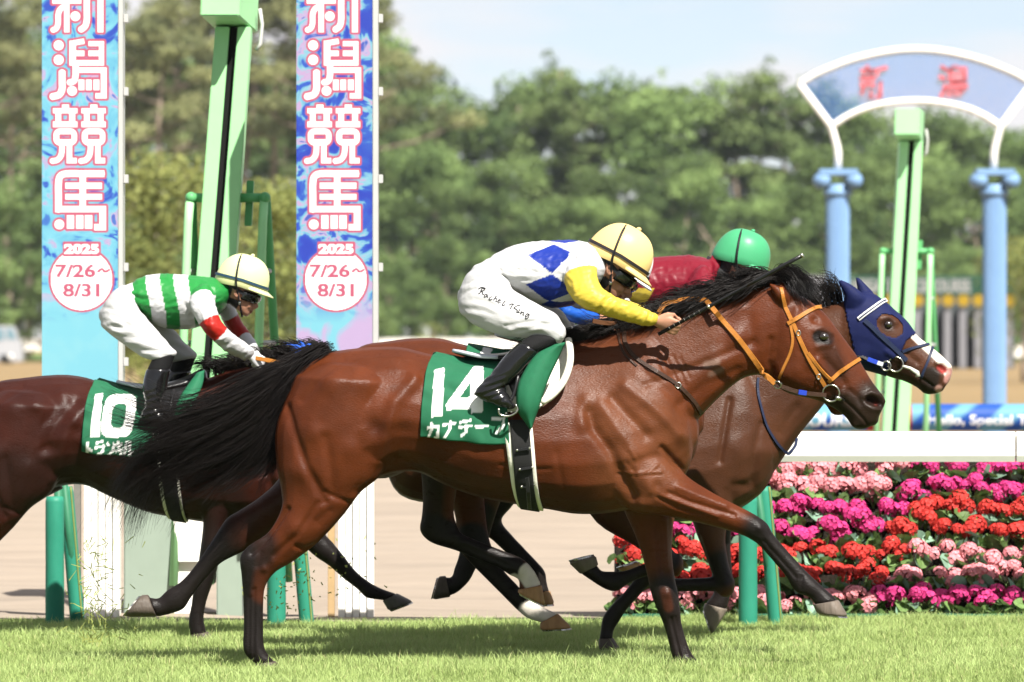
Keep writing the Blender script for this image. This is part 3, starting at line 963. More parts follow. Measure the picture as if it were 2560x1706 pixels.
cushion(2256, 2900, 47.0, 1044, .112, [('Hello, Special T', 2316, 1036, 2566, 1070)], [(2255, 2277)], 'blue printed rail cushion reading Hello, Special T on the right', 2.2)
p = P(2234, 853, 47.0); s = S(47.0)
mb = MB(); mb.box((2212-1280)/s, (2255-1280)/s, 47.0-D0-.08, 47.0-D0+.08, -.05, CAMH-(1007-853)/s); tag(mb.build('rail_post', WPAINT, None, bevel=.01), 'thick white post between the two blue rail cushions', 'post')

# ------------------------------------------------------------------ arch
DA = 80.0
PBLUE = pm('pale_blue_paint', (0.155, 0.265, 0.44), 0.45, 0.05, 3)
LATT = pm('blue_lattice', (0.07, 0.15, 0.36), 0.5, 0.05, 3)
REDL = pm('red_letter', (0.46, 0.12, 0.14), 0.5, 0.05, 3)
arch = empty('gate_arch', (P(2290, 853, DA).x, DA-D0, 0), 'white arch with blue lattice and red kanji on two pale blue columns', 'arch')
s = S(DA); Ya = DA - D0
A2 = lambda x, y, yy=0: P(x, y, DA, Ya + yy)
outer = [(1998,210),(2035,188),(2073,171),(2120,153),(2171,139),(2230,128),(2290,124),(2350,128),(2409,139),(2460,153),(2507,171),(2545,188),(2582,210)]
inner = [(2080,316),(2120,290),(2171,269),(2230,257),(2290,253),(2350,257),(2409,269),(2460,290),(2500,316)]
for pts, nm in ((outer, 'outer_bow'), (inner, 'inner_bow')):
    mb = MB(); mb.tube([A2(*p) for p in cr_resample(pts, 4)], 8.5/s, 10); mb.build(nm, WPAINT, arch, smooth=True)
for sd in (-1, 1):
    M = (lambda x: x) if sd < 0 else (lambda x: 4580 - x)
    mb = MB(); mb.tube([A2(M(1998), 210), A2(M(2078), 316), A2(M(2092), 366), A2(M(2095), 385), A2(M(2095), 430)], 9.5/s, 10); mb.build('side_post', WPAINT, arch, smooth=True)
    c = A2(M(2094), 853); zc_ = lambda y: CAMH-(y-853)/s
    co_ = empty('column', (c.x, Ya, 0)); co_.parent = arch; co_.matrix_parent_inverse = wmat(arch).inverted()
    mb = MB(); n = 28; V = []; F = []
    for z in (-.05, zc_(700), zc_(490)):
        for k in range(n*2):
            th = math.pi*k/n; rr_ = (29.5/s)*(1 if k % 2 else .93); V.append((c.x+rr_*math.cos(th), Ya+rr_*math.sin(th), z))
    for i in range(2):
        for k in range(2*n): F.append((i*2*n+k, i*2*n+(k+1) % (2*n), (i+1)*2*n+(k+1) % (2*n), (i+1)*2*n+k))
    mb.add(V, F); mb.build('shaft', PBLUE, co_)
    mb = MB(); mb.lathe((c.x, Ya, 0), [(30/s, zc_(492)), (36/s, zc_(486)), (36/s, zc_(480)), (31/s, zc_(474)), (34/s, zc_(462))], 24); mb.build('collar', PBLUE, co_, smooth=True)
    for vx in (-40, 40):
        for yy in (-.16, .16):
            mb = MB(); cc = Vector((c.x+vx/s, Ya+yy, zc_(452)))
            mb.tube([cc+Vector((0, -.1, 0)), cc+Vector((0, .1, 0))], 20/s, 16); mb.build('volute', PBLUE, co_, smooth=True)
    mb = MB(); mb.box(c.x-48/s, c.x+48/s, Ya-.27, Ya+.27, zc_(440), zc_(424)); mb.build('abacus', PBLUE, co_, bevel=.01)
# lattice between the bows
def bow(pts, x):
    R = cr_resample(pts, 8); return float(np.interp(x, R[:, 0], R[:, 1]))
mb = MB(); step = 6.2; hw = .85/s
x = 2004.0
while x < 2577:
    yo = bow(outer, x); yi = bow(inner, x) if 2080 <= x <= 2500 else (210 + (x-1998)*(106/82) if x < 2080 else 210 + (2582-x)*(106/82))
    if yi - yo > 4:
        a, b = A2(x, yo+5), A2(x, yi-4); mb.add([(a.x-hw, Ya, a.z), (a.x+hw, Ya, a.z), (b.x+hw, Ya, b.z), (b.x-hw, Ya, b.z)], [(0,1,2,3)])
    x += step
for j in range(1, 32):
    t = j/32.0; prev = None
    for i in range(61):
        u = i/60.0; xx = 2004 + 573*u
        yo = bow(outer, xx); yi = bow(inner, xx) if 2080 <= xx <= 2500 else (210 + (xx-1998)*(106/82) if xx < 2080 else 210 + (2582-xx)*(106/82))
        y = 124 + 192*t
        cur = (xx, y) if yo+3 < y < yi-3 else None
        if prev and cur:
            a, b = A2(*prev), A2(*cur); mb.add([(a.x, Ya+.004, a.z-hw), (b.x, Ya+.004, b.z-hw), (b.x, Ya+.004, b.z+hw), (a.x, Ya+.004, a.z+hw)], [(0,1,2,3)])
        prev = cur
lo = mb.build('lattice', LATT, arch); tag(lo, kind='stuff'); md = lo.modifiers.new('s', 'SOLIDIFY'); md.thickness = .006
for ch, x0, x1 in (('新', 2148, 2222), ('潟', 2344, 2420)):
    t = fit_text(ch, x0, 162, x1, 248, .022)
    mb = MB()
    for tri in t:
        a, b, c = [A2(px_, py_, -.04) for px_, py_ in tri]; mb.add([a, b, c], [(0, 1, 2)])
    lo = mb.build('kanji', REDL, arch); md = lo.modifiers.new('s', 'SOLIDIFY'); md.thickness = .02

# ------------------------------------------------------------------ far things: starting gate, boards, rails, van
DGt = 300.0; s = S(DGt); Yg_ = DGt - D0
gate = empty('starting_gate', (P(2330, 853, DGt).x, Yg_, 0), 'far green and white starting gate with yellow discs between the blue columns', 'starting gate')
zf = lambda y: CAMH-(y-853)/s
xf_ = lambda x: (x-1280)/s
FASC = pm('green_fascia', attr=True, rough=.6, var=.05, scale=1)
nx, nz2 = 210, 26
X, Z = np.meshgrid(np.linspace(2118, 2540, nx), np.linspace(690, 738, nz2)); q = np.stack([X.ravel(), Z.ravel()], 1)
m = ink_tris(q, fit_text('NIIGATA RACECOURSE', 2130, 698, 2425, 732, .05)); cols = np.tile((.012, .05, .03), (len(q), 1)); cols[m] = (.22, .22, .22)
F = np.array([(i*nx+j, (i+1)*nx+j, (i+1)*nx+j+1, i*nx+j+1) for i in range(nz2-1) for j in range(nx-1)])
me = mesh_np('fascia', np.stack([xf_(q[:, 0]), np.full(len(q), Yg_-.4), zf(q[:, 1])], 1), F); set_col(me, cols); fo = link('fascia', me, FASC, gate, smooth=False)
md = fo.modifiers.new('s', 'SOLIDIFY'); md.thickness = .5; md.offset = -1
YDISC = pm('yellow_disc', (.26, .17, .008), .5); WSTALL = pm('white_stall', (.17, .17, .185), .6, .1, 1); DSTALL = pm('dark_stall', (.05, .06, .06), .7)
for k in range(11):
    xc_ = 2140 + 38*k
    mb = MB(); mb.tube([(xf_(xc_), Yg_-.7, zf(752)), (xf_(xc_), Yg_-.55, zf(752))], 15/s, 16); mb.build('number_disc', YDISC, gate)
    mb = MB(); mb.box(xf_(xc_-10), xf_(xc_+8), Yg_-.5, Yg_+2.0, -.05, zf(772)); mb.build('stall_divider', WSTALL, gate, bevel=.04)
mb = MB(); mb.box(xf_(2118), xf_(2545), Yg_+2.1, Yg_+2.4, -.05, zf(740)); mb.build('back_frame', DSTALL, gate)
wb = MB(); wb.box(xf_(1900), xf_(2072), Yg_, Yg_+1.5, -.05, zf(690)); o = wb.build('white_board', WSTALL, None, bevel=.03); tag(o, 'plain white board far behind the green helmet', 'board')
def far_rail(x0, x1, y0, y1, D, label):
    s = S(D); Yf = D-D0
    r = empty('far_rail', (P((x0+x1)/2, 853, D).x, Yf, 0), label, 'rail', 'white rails across the infield')
    mb = MB(); mb.box((x0-1280)/s, (x1-1280)/s, Yf, Yf+.1, CAMH-(y1-853)/s, CAMH-(y0-853)/s); mb.build('board', WPAINT, r)
    for k in range(int((x1-x0)/110)+1):
        xx = (x0+110*k+20-1280)/s; mb = MB(); mb.box(xx-.05, xx+.05, Yf+.11, Yf+.2, -.05, CAMH-(y1-853)/s+.1); mb.build('post', WPAINT, r)
far_rail(-200, 1500, 847, 876, 395, 'long white rail far away behind the riders on the left')
far_rail(1900, 2800, 868, 893, 330, 'white rail far away between the blue columns on the right')
# van
DV = 352.0; s = S(DV); Yv = DV-D0
VW = pm('van_paint', (.30, .31, .33), .3, .03, 1, coat=.4); VG = pm('van_glass', (.12, .20, .24), .1, .05, 1); TYRE = pm('tyre', (.02, .02, .02), .8)
van = empty('parked_van', (P(0, 853, DV).x, Yv, 0), 'pale grey van parked at the far left edge', 'van')
X = lambda px: (px-1280)/s; Zv = lambda py: CAMH-(py-853)/s
body = [(-130,905),(-130,822),(-118,815),(30,815),(38,822),(46,850),(54,862),(56,880),(56,905)]
mb = MB(); mb.prism([(X(a), Zv(b)) for a, b in body], Yv, Yv+1.5); mb.build('body', VW, van, bevel=.05)
mb = MB(); mb.prism([(X(a), Zv(b)) for a, b in [(16,822),(31,822),(41,848),(18,848)]], Yv-.03, Yv-.004); mb.build('windscreen', VG, van)
mb = MB(); mb.prism([(X(a), Zv(b)) for a, b in [(-40,822),(8,822),(12,850),(-40,850)]], Yv-.03, Yv-.004); mb.build('side_window', VG, van)
v, f = ball((X(27), Yv-.03, Zv(892)), (.16, .06, .16), 12, 8); link('headlight', mesh_np('headlight', v, f), STEEL_ if False else WPAINT, van)
for wx in (-90, 12):
    mb = MB(); mb.tube([(X(wx), Yv-.04, .3), (X(wx), Yv+.2, .3)], .3, 18); mb.build('wheel', TYRE, van, smooth=True)
    mb = MB(); mb.tube([(X(wx+8), Yv+1.3, .3), (X(wx+8), Yv+1.54, .3)], .3, 18); mb.build('wheel', TYRE, van, smooth=True)
# ------------------------------------------------------------------ horses
def coat_mat(name):
    m = pm(name, attr=True, rough=0.52, var=0.22, scale=9.0, spec=0.05, coat=0.19, sheen=0.0)
    n = m.node_tree; ns = n.nodes; L = n.links; b = ns['Principled BSDF']
    # short lying hair: fine stretched relief, plus loose skin ripple
    tcn = ns.new('ShaderNodeTexCoord')
    mpn = ns.new('ShaderNodeMapping'); mpn.inputs['Scale'].default_value = (95, 150, 260)
    mpn.inputs['Rotation'].default_value = (0, 0.5, 0)
    L.new(tcn.outputs['Object'], mpn.inputs['Vector'])
    n1 = ns.new('ShaderNodeTexNoise'); n1.inputs['Scale'].default_value = 1.0; n1.inputs['Detail'].default_value = 3
    L.new(mpn.outputs['Vector'], n1.inputs['Vector'])
    n2 = ns.new('ShaderNodeTexNoise'); n2.inputs['Scale'].default_value = 16.0; n2.inputs['Detail'].default_value = 4
    L.new(tcn.outputs['Object'], n2.inputs['Vector'])
    b1 = ns.new('ShaderNodeBump'); b1.inputs['Strength'].default_value = 0.34; b1.inputs['Distance'].default_value = 0.006
    b2 = ns.new('ShaderNodeBump'); b2.inputs['Strength'].default_value = 0.10; b2.inputs['Distance'].default_value = 0.02
    L.new(n1.outputs['Fac'], b1.inputs['Height']); L.new(n2.outputs['Fac'], b2.inputs['Height'])
    L.new(b2.outputs['Normal'], b1.inputs['Normal']); L.new(b1.outputs['Normal'], b.inputs['Normal'])
    L.new(b1.outputs['Normal'], b.inputs['Coat Normal'])
    # patches of wet, flat lying and ruffled hair change the gloss
    mp3 = ns.new('ShaderNodeMapping'); mp3.inputs['Scale'].default_value = (22, 40, 44); mp3.inputs['Rotation'].default_value = (0, 0.6, 0)
    L.new(tcn.outputs['Object'], mp3.inputs['Vector'])
    n3 = ns.new('ShaderNodeTexNoise'); n3.inputs['Scale'].default_value = 1.0; n3.inputs['Detail'].default_value = 5; n3.inputs['Roughness'].default_value = .65
    L.new(mp3.outputs['Vector'], n3.inputs['Vector'])
    r3 = ns.new('ShaderNodeMapRange'); r3.inputs['From Min'].default_value = .3; r3.inputs['From Max'].default_value = .7
    r3.inputs['To Min'].default_value = .22; r3.inputs['To Max'].default_value = .44
    L.new(n3.outputs['Fac'], r3.inputs['Value']); L.new(r3.outputs['Result'], b.inputs['Coat Roughness'])
    return m

COAT = coat_mat('horse_coat')
HAIR = pm('black_hair', (0.0055, 0.0042, 0.0038), 0.36, 0.4, 40, spec=0.16)
EYE = pm('horse_eye', (0.010, 0.005, 0.003), 0.06, 0.1, 20, coat=1.0, spec=.6)
HOOFM = pm('hoof_horn', attr=True, rough=0.5, var=0.25, scale=40, bump=0.25, stretch=(1, 1, 0.2))
STEEL = pm('steel', (0.40, 0.385, 0.35), 0.28, 0.1, 60, metal=1.0)
BLACKL = pm('black_leather', (0.012, 0.012, 0.013), 0.32, 0.2, 60, bump=0.15, coat=0.12)
BROWNL = pm('dark_brown_leather', (0.035, 0.018, 0.012), 0.42, 0.25, 60, bump=0.2)
TANL = pm('orange_tan_leather', (0.30, 0.115, 0.020), 0.42, 0.15, 60, bump=0.2)
WHITEPAD = pm('white_pad', (0.62, 0.60, 0.52), 0.75, 0.06, 30, bump=0.15)
NAVY = pm('navy_fabric', (0.008, 0.0115, 0.050), 0.6, 0.15, 60, bump=0.2, bscale=500, spec=.08)
NAVYL = pm('navy_leather', (0.014, 0.02, 0.045), 0.4, 0.15, 60)
WEB = pm('black_webbing', (0.014, 0.014, 0.014), 0.7, 0.2, 300, bump=0.5, bscale=700)

BAY = np.array((0.064, 0.0150, 0.0042)); BLK = np.array((0.008, 0.006, 0.0055))
DBAY = np.array((0.026, 0.0058, 0.0032)); BRN = np.array((0.050, 0.0185, 0.0090))
WHT = (0.55, 0.50, 0.44); TANH = (0.34, 0.19, 0.085); GREYH = (0.075, 0.06, 0.048)

def hoof(cA, cB, sA, sB, wd, yc, D, col, parent, name='hoof'):
    s = FPX / D; yb = D - D0 + yc
    def pt(p): return np.array([(p[0] - 1280) / s, CAMH - (p[1] - 853) / s])
    cA, cB, sA, sB = map(pt, (cA, cB, sA, sB))
    n = 20; V = []; F = []; cols = []
    th = np.linspace(0, 2*math.pi, n, endpoint=False)
    lv = [(0.0, 0.94, 0.82), (0.08, 1.0, 0.86), (0.5, 1.02, 0.93), (0.82, 1.04, 0.99), (1.0, .93, .97)]
    for t, gs, gw in lv:
        A = cA*(1-t) + sA*t; B = cB*(1-t) + sB*t
        C = (A+B)/2; U = (A-B)/2*gs
        for a in th:
            ca, sa = math.cos(a), math.sin(a)
            wf = wd*gw*(1.0 if ca > 0 else 0.85)
            V.append((C[0]+U[0]*ca, yb+wf*np.sign(sa)*abs(sa)**0.85, C[1]+U[1]*ca))
            f = 0.75 + 0.5*((a*3.1) % 1.0)*0.4 - (0.25 if t == 0 else 0)
            cols.append(np.array(col)*f)
    m = len(lv)
    for i in range(m-1):
        for j in range(n):
            F.append((i*n+j, i*n+(j+1)%n, (i+1)*n+(j+1)%n, (i+1)*n+j))
    F.append(tuple(range(n-1, -1, -1))); F.append(tuple((m-1)*n+j for j in range(n)))
    me = mesh_np(name, V, F); set_col(me, np.array(cols))
    o = link(name, me, HOOFM, parent)
    # shoe: a thin plate under the sole
    ax = (sA+sB)/2 - (cA+cB)/2; ax /= np.linalg.norm(ax)
    C = (sA+sB)/2; U = (sA-sB)/2
    V = []; F = []
    for off in (0.0005, 0.008):
        for sc_ in (.95, 0.66):
            for a in th:
                V.append((C[0]+U[0]*math.cos(a)*sc_+ax[0]*off, yb+wd*math.sin(a)*sc_*(1 if math.cos(a) > 0 else 0.85), C[1]+U[1]*math.cos(a)*sc_+ax[1]*off))
    def r(k, j): return k*n + j % n
    for j in range(n):
        F += [(r(0,j), r(0,j+1), r(2,j+1), r(2,j)), (r(1,j+1), r(1,j), r(3,j), r(3,j+1)),
              (r(2,j), r(2,j+1), r(3,j+1), r(3,j)), (r(0,j+1), r(0,j), r(1,j), r(1,j+1))]
    link('horseshoe', mesh_np('horseshoe', V, F), STEEL, o, smooth=False)
    return o

def make_horse(label, D, lofts, base, paints=(), strokes=(), hooves=(), eyes=(), group=None, vox=0.0068, belly=1.0, noseD=None, extra=()):
    Y = D - D0
    xs = [q[0] for q in lofts[0]]
    root = empty('racehorse', (P((min(xs)+max(xs))/2, 853, D).x, Y, 0), label, 'horse', group)
    parts = [loft(st, D) for st in lofts] + list(extra)
    me = union(parts, vox, smooth=8, lam=0.55)
    emboss(me, D, [(q[0]*1.35, *q[1:]) for q in strokes], Y)
    co = get_co(me)
    cols = np.tile(np.asarray(base, float), (len(co), 1))
    # coat tone mottled all over, then patches painted, some darker along the belly
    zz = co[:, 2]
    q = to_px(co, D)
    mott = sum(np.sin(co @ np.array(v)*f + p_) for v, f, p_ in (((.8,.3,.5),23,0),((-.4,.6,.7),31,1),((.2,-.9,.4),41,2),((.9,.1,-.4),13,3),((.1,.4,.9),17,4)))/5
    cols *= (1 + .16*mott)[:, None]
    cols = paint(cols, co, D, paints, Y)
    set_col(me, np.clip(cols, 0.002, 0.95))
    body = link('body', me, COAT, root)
    for h in hooves:
        hoof(*h[:4], h[4], h[5], D, h[6], root)
    for (px, py, yc, r) in eyes:
        v, f = ball(P(px, py, D, Y + yc), (r, r*0.8, r*0.85), 20, 14)
        link('eye', mesh_np('eye', v, f), EYE, root)
    return root, body, bvh_of(body)

def xf(st, sx, sy, ox, oy, cx, cy, kw=1.0, ycs=1.0):
    """stations moved and scaled in the picture plane"""
    r = []
    for q in st:
        q = list(q)
        q[0] = ox + (q[0]-cx)*sx; q[2] = ox + (q[2]-cx)*sx
        q[1] = oy + (q[1]-cy)*sy; q[3] = oy + (q[3]-cy)*sy
        q[4] *= kw
        if len(q) > 5: q[5] *= ycs
        r.append(tuple(q))
    return r

# ---------------- number 14, nearest horse
T14 = [(748,906,704,1010,.09,0),(792,884,694,1120,.185,0,.12),(850,876,735,1215,.25,0,.12),(920,868,850,1235,.275,0,.12),
       (1000,868,962,1190,.275,0,.10),(1060,882,1040,1180,.255,0,.08),(1130,897,1110,1212,.262,0,.06),(1200,903,1190,1242,.285,0,.08),
       (1280,897,1280,1260,.292,0,.12),(1360,876,1370,1274,.275,0,.22),(1430,850,1445,1286,.25,0,.34),(1500,838,1530,1282,.235,0,.34),
       (1575,818,1618,1262,.222,0,.28),(1635,830,1688,1218,.195,0,.12),(1688,900,1722,1172,.15,0),(1716,970,1733,1125,.095,0)]
N14 = [(1430,850,1560,1200,.165,0,.25),(1500,838,1680,1130,.158,0,.3),(1570,816,1748,1047,.135,0,.34),(1660,786,1801,992,.112,0,.34),
       (1750,757,1852,950,.096,0,.3),(1840,729,1892,938,.088,0,.2),(1910,708,1930,940,.086,0,.1),(1958,700,1972,900,.08,0)]
H14 = [(1958,703,1915,860,.075,0),(1998,735,1922,925,.094,0,-.1),(2038,762,1938,962,.104,0,-.12),(2068,789,1968,983,.106,0,-.05),
       (2094,824,2000,992,.098,0),(2117,855,2030,998,.086,0,.05),(2141,887,2056,1007,.073,0,.1),(2163,925,2082,1020,.063,0,.08),
       (2183,957,2103,1034,.058,0),(2202,982,2119,1050,.060,0,-.12),(2214,1003,2133,1070,.057,0,-.12),(2206,1024,2156,1074,.048,0),(2197,1042,2178,1066,.034,0)]
NH14 = [(1000,960,740,940,.18,-.10),(985,1080,694,1060,.165,-.125),(958,1180,693,1150,.135,-.14),(905,1228,706,1225,.105,-.15),
        (862,1285,706,1270,.088,-.155),(800,1352,676,1326,.066,-.155),(738,1400,628,1360,.05,-.15),(692,1428,604,1388,.046,-.145),
        (668,1462,607,1435,.038,-.14),(663,1500,611,1485,.029,-.14),(662,1560,613,1555,.028,-.14),(666,1618,612,1622,.033,-.14),(690,1650,640,1655,.03,-.14)]
FH14 = [(960,1180,720,1100,.13,.13),(860,1230,698,1190,.10,.145),(745,1290,648,1243,.078,.15),(660,1345,592,1280,.056,.15),
        (604,1383,561,1300,.047,.15),(548,1412,527,1352,.035,.15),(502,1460,486,1413,.029,.15),(472,1500,449,1456,.03,.15),
        (453,1528,412,1480,.034,.15),(416,1541,390,1500,.03,.15),(388,1547,368,1497,.036,.15)]
NF14 = [(1600,1075,1520,1245,.12,-.11),(1662,1130,1588,1280,.112,-.125),(1715,1188,1650,1287,.092,-.13),(1771,1225,1725,1301,.074,-.13),
        (1825,1254,1795,1318,.06,-.13),(1880,1282,1850,1335,.051,-.13),(1914,1306,1876,1348,.047,-.13),(1930,1333,1896,1363,.038,-.13),
        (1967,1376,1933,1405,.030,-.13),(2008,1421,1962,1440,.03,-.13),(2035,1447,1984,1476,.035,-.13),(2060,1470,2020,1491,.031,-.13),(2090,1496,2032,1508,.038,-.13)]
FF14 = [(1690,1180,1540,1200,.12,.07),(1692,1270,1560,1276,.09,.09),(1683,1330,1584,1329,.072,.095),(1682,1390,1603,1380,.06,.095),
        (1688,1443,1618,1437,.05,.095),(1698,1490,1630,1491,.052,.095),(1703,1530,1648,1535,.043,.095),(1706,1562,1661,1568,.031,.095),
        (1718,1605,1673,1610,.03,.095),(1733,1640,1683,1648,.035,.095),(1755,1662,1706,1672,.032,.095)]
EAR14 = [(1975,742,1950,772,.03,-.055),(1962,728,1938,752,.034,-.065),(1945,716,1928,728,.02,-.07),(1924,708,1919,712,.006,-.07)]
EAR14F = [(q[0]+14, q[1]-12, q[2]+14, q[3]-12, q[4], -q[5]) for q in EAR14]

STR14 = [
 # hindquarter
 (10,22,[(1038,942)]),(9,16,[(1037,955),(990,1005),(972,1070),(948,1150)]),(-11,22,[(941,1065)]),(-8,26,[(1010,1080),(1000,1140)]),
 (-9,11,[(721,1016),(748,1100),(773,1166),(800,1215),(818,1250)]),(-6,14,[(819,1095),(834,1187),(838,1230)]),(9,30,[(758,1175)]),
 (7,26,[(790,1080)]),(7,28,[(880,1120)]),(8,13,[(889,1243)]),(-5,6,[(819,1227),(831,1236),(874,1252)]),(-6,14,[(826,1275),(800,1300)]),
 (9,24,[(745,1320)],'near'),(-5,7,[(745,1362),(765,1370),(790,1362)],'near'),(-5,8,[(655,1378),(648,1410)],'near'),
 (6,9,[(665,1418)],'near'),(-6,5,[(640,1470),(638,1640)],'near'),(-5,5,[(628,1490),(627,1640)],'near'),
 (-5,10,[(860,900),(800,950),(760,1000)]),(6,30,[(830,960)]),(6,34,[(930,960)]),
 # barrel
 (-2.5,5,[(1250,1160),(1320,1172),(1375,1170)]),(-2,5,[(1270,1178),(1340,1188)]),(-4,22,[(1060,1110),(1150,1130)]),
 (-2,10,[(1200,960),(1215,1120)]),(-2,10,[(1255,1090),(1262,1180)]),(-3,9,[(1390,1130),(1405,1210)]),
 # shoulder
 (-10,15,[(1530,995),(1570,1040),(1612,1085)]),(8,14,[(1560,965),(1620,1010),(1659,1045),(1690,1082)]),(8,16,[(1500,1010),(1545,1080),(1590,1130)]),
 (-15,15,[(1470,1030),(1482,1068),(1523,1125),(1549,1181),(1580,1240)]),(12,36,[(1560,1150)]),(-10,8,[(1652,1118),(1680,1148),(1702,1172)]),
 (9,26,[(1700,1090)]),(-5,12,[(1610,930),(1670,980),(1715,1040)]),(6,20,[(1640,940)]),(8,18,[(1465,1000),(1455,1060)]),
 (-2.5,3.5,[(1545,1182),(1590,1186),(1650,1182)]),(-3,4,[(1560,1150),(1580,1172)]),(7,16,[(1610,1195),(1625,1225)]),(-5,10,[(1640,1210),(1625,1240)]),
 (9,15,[(1600,1255)]),
 # forelegs
 (-6,5,[(1668,1228),(1718,1250),(1783,1270),(1832,1284)],'near'),(-4,4,[(1640,1240),(1690,1268),(1750,1285)],'near'),(6,8,[(1690,1215),(1750,1240),(1810,1262)],'near'),
 (5,8,[(1893,1318)],'near'),(-5,4,[(1905,1350),(1950,1400),(1985,1440)],'near'),(-5,5,[(1640,1320),(1648,1400)],'far'),
 (-6,5,[(1645,1300),(1650,1350),(1655,1430)]),(6,10,[(1668,1485)]),(-7,5,[(1680,1550),(1700,1640)]),(-5,4,[(1690,1545),(1715,1640)]),
 (-5,10,[(1610,962),(1700,930),(1800,890),(1880,855)]),(5,16,[(1560,862),(1700,812),(1850,772)]),(5,8,[(1662,1300),(1666,1420)],'far'),(-6,8,[(800,1255),(750,1330),(690,1385)],'near'),(5,6,[(706,1262),(655,1342),(615,1368)],'near'),(-8,7,[(724,1270),(672,1345),(634,1380)],'near'),
 (-7,10,[(1000,1150),(1040,1172)]),(-4,5,[(2000,1440),(1998,1470)],'near'),(4,4,[(1545,1178),(1580,1183),(1650,1178)]),(3.5,4,[(1570,1120),(1588,1150),(1592,1185)]),(3.5,4,[(1640,1160),(1615,1180)]),(4,4,[(1650,1235),(1720,1262),(1790,1288)],'near'),
 # neck
 (-3,4,[(1662,895),(1680,930),(1694,962)]),(-3,4,[(1680,890),(1700,930),(1712,965)]),(-3,4,[(1645,900),(1665,945)]),(-2.5,4,[(1698,895),(1722,945)]),
 (8,40,[(1650,850),(1760,800)]),(-6,14,[(1700,1010),(1770,960),(1840,925)]),(7,22,[(1790,900)]),(-5,16,[(1870,790),(1880,860)]),(6,20,[(1840,840)]),
 # head
 (12,26,[(1965,935)]),(-7,9,[(1925,850),(1918,900),(1935,945)]),(8,7,[(2040,900),(2065,930),(2088,965)]),(-6,9,[(2062,900),(2095,935),(2110,960)]),
 (5,7,[(2034,826),(2055,819),(2076,833)]),(-8,9,[(2035,800)]),(5,8,[(2040,868),(2070,862)]),(-9,7,[(2056,843)]),(-4,12,[(2000,880),(2010,930)]),
 (-24,9,[(2170,999),(2184,1003),(2196,1008)]),(8,7,[(2160,992),(2175,982),(2198,990),(2208,1004)]),(5,7,[(2162,1010),(2178,1022),(2196,1022)]),
 (-5,3,[(2108,1000),(2135,1025),(2155,1047),(2166,1060)]),(4,6,[(2135,1062)]),(5,8,[(2105,985)]),(-4,6,[(2120,975),(2140,990),(2150,1010)]),
 (3,4,[(2085,870),(2110,920)]),(5,10,[(1990,775),(1985,800)]),
]
PNT14 = [
 ((0.06,0.014,0.005),40,60,[(700,1000),(690,1180)],'both',.5),
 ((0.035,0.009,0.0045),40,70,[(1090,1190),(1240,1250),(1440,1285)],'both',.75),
 ((0.04,0.010,0.004),12,26,[(941,1065)],'both',.5),
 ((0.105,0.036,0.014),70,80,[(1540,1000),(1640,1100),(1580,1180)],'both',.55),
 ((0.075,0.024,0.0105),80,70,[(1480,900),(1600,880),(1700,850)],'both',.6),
 (BLK,26,30,[(604,1380),(625,1480),(640,1640),(680,1662)],'near'),((0.045,0.012,0.005),16,18,[(668,1410),(658,1480)],'near',.8),
 (BLK,46,30,[(612,1345),(640,1365)],'near',.75),
 (BLK,34,34,[(590,1320),(540,1380),(480,1450),(440,1510),(370,1520)],'far'),((0.03,0.008,0.004),60,60,[(690,1260),(650,1300)],'far',.8),
 (BLK,30,42,[(1900,1325),(1950,1385),(2010,1450),(2070,1490)],'near'),
 ((0.07,0.019,0.008),20,14,[(1660,1350),(1645,1420)],'far',.6),
 (BLK,26,50,[(1660,1480),(1680,1550),(1710,1650),(1740,1670)],'far',.92),((0.04,0.012,0.006),9,8,[(1664,1480),(1672,1520)],'far',.8),
 ((0.016,0.009,0.006),38,46,[(2190,1005),(2150,1050),(2110,1030)],'both',.95),
 ((0.024,0.009,0.005),16,26,[(2055,845),(2075,880),(2090,930)],'both',.7),((0.006,0.004,0.0035),13,7,[(2044,842),(2068,846)],'both',.97),
 ((0.07,0.02,0.008),12,30,[(2080,810),(2150,910)],'both',.5),
 ((0.010,0.005,0.004),9,5,[(2172,999),(2196,1007)],'both',.98),((0.10,0.02,0.015),3,4,[(2188,1010)],'both',.6),
 ((0.55,0.47,0.40),5,9,[(1763,912),(1790,905)],'near',.22),((0.55,0.47,0.40),4,10,[(1775,935),(1800,925)],'near',.18),
]
C14 = [(388,1547,363,1492),(2092,1496,2029,1508),(692,1650,640,1656),(1757,1662,1706,1672)]
HOOF14 = [((388,1547),(365,1491),(304,1546),(347,1493),.062,.15,GREYH),((2092,1496),(2028,1508),(2115,1538),(2040,1531),.062,-.13,(0.13,0.105,0.085)),
          ((694,1648),(640,1656),(712,1676),(640,1680),.06,-.14,GREYH),((1760,1660),(1706,1671),(1780,1682),(1712,1686),.06,.095,GREYH)]

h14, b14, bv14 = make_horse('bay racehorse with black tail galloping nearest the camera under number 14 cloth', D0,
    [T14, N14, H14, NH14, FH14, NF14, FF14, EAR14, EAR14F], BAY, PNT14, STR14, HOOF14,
    [(2056,842,-.085,.022),(2056,842,.085,.022)], 'racehorses at the finish')

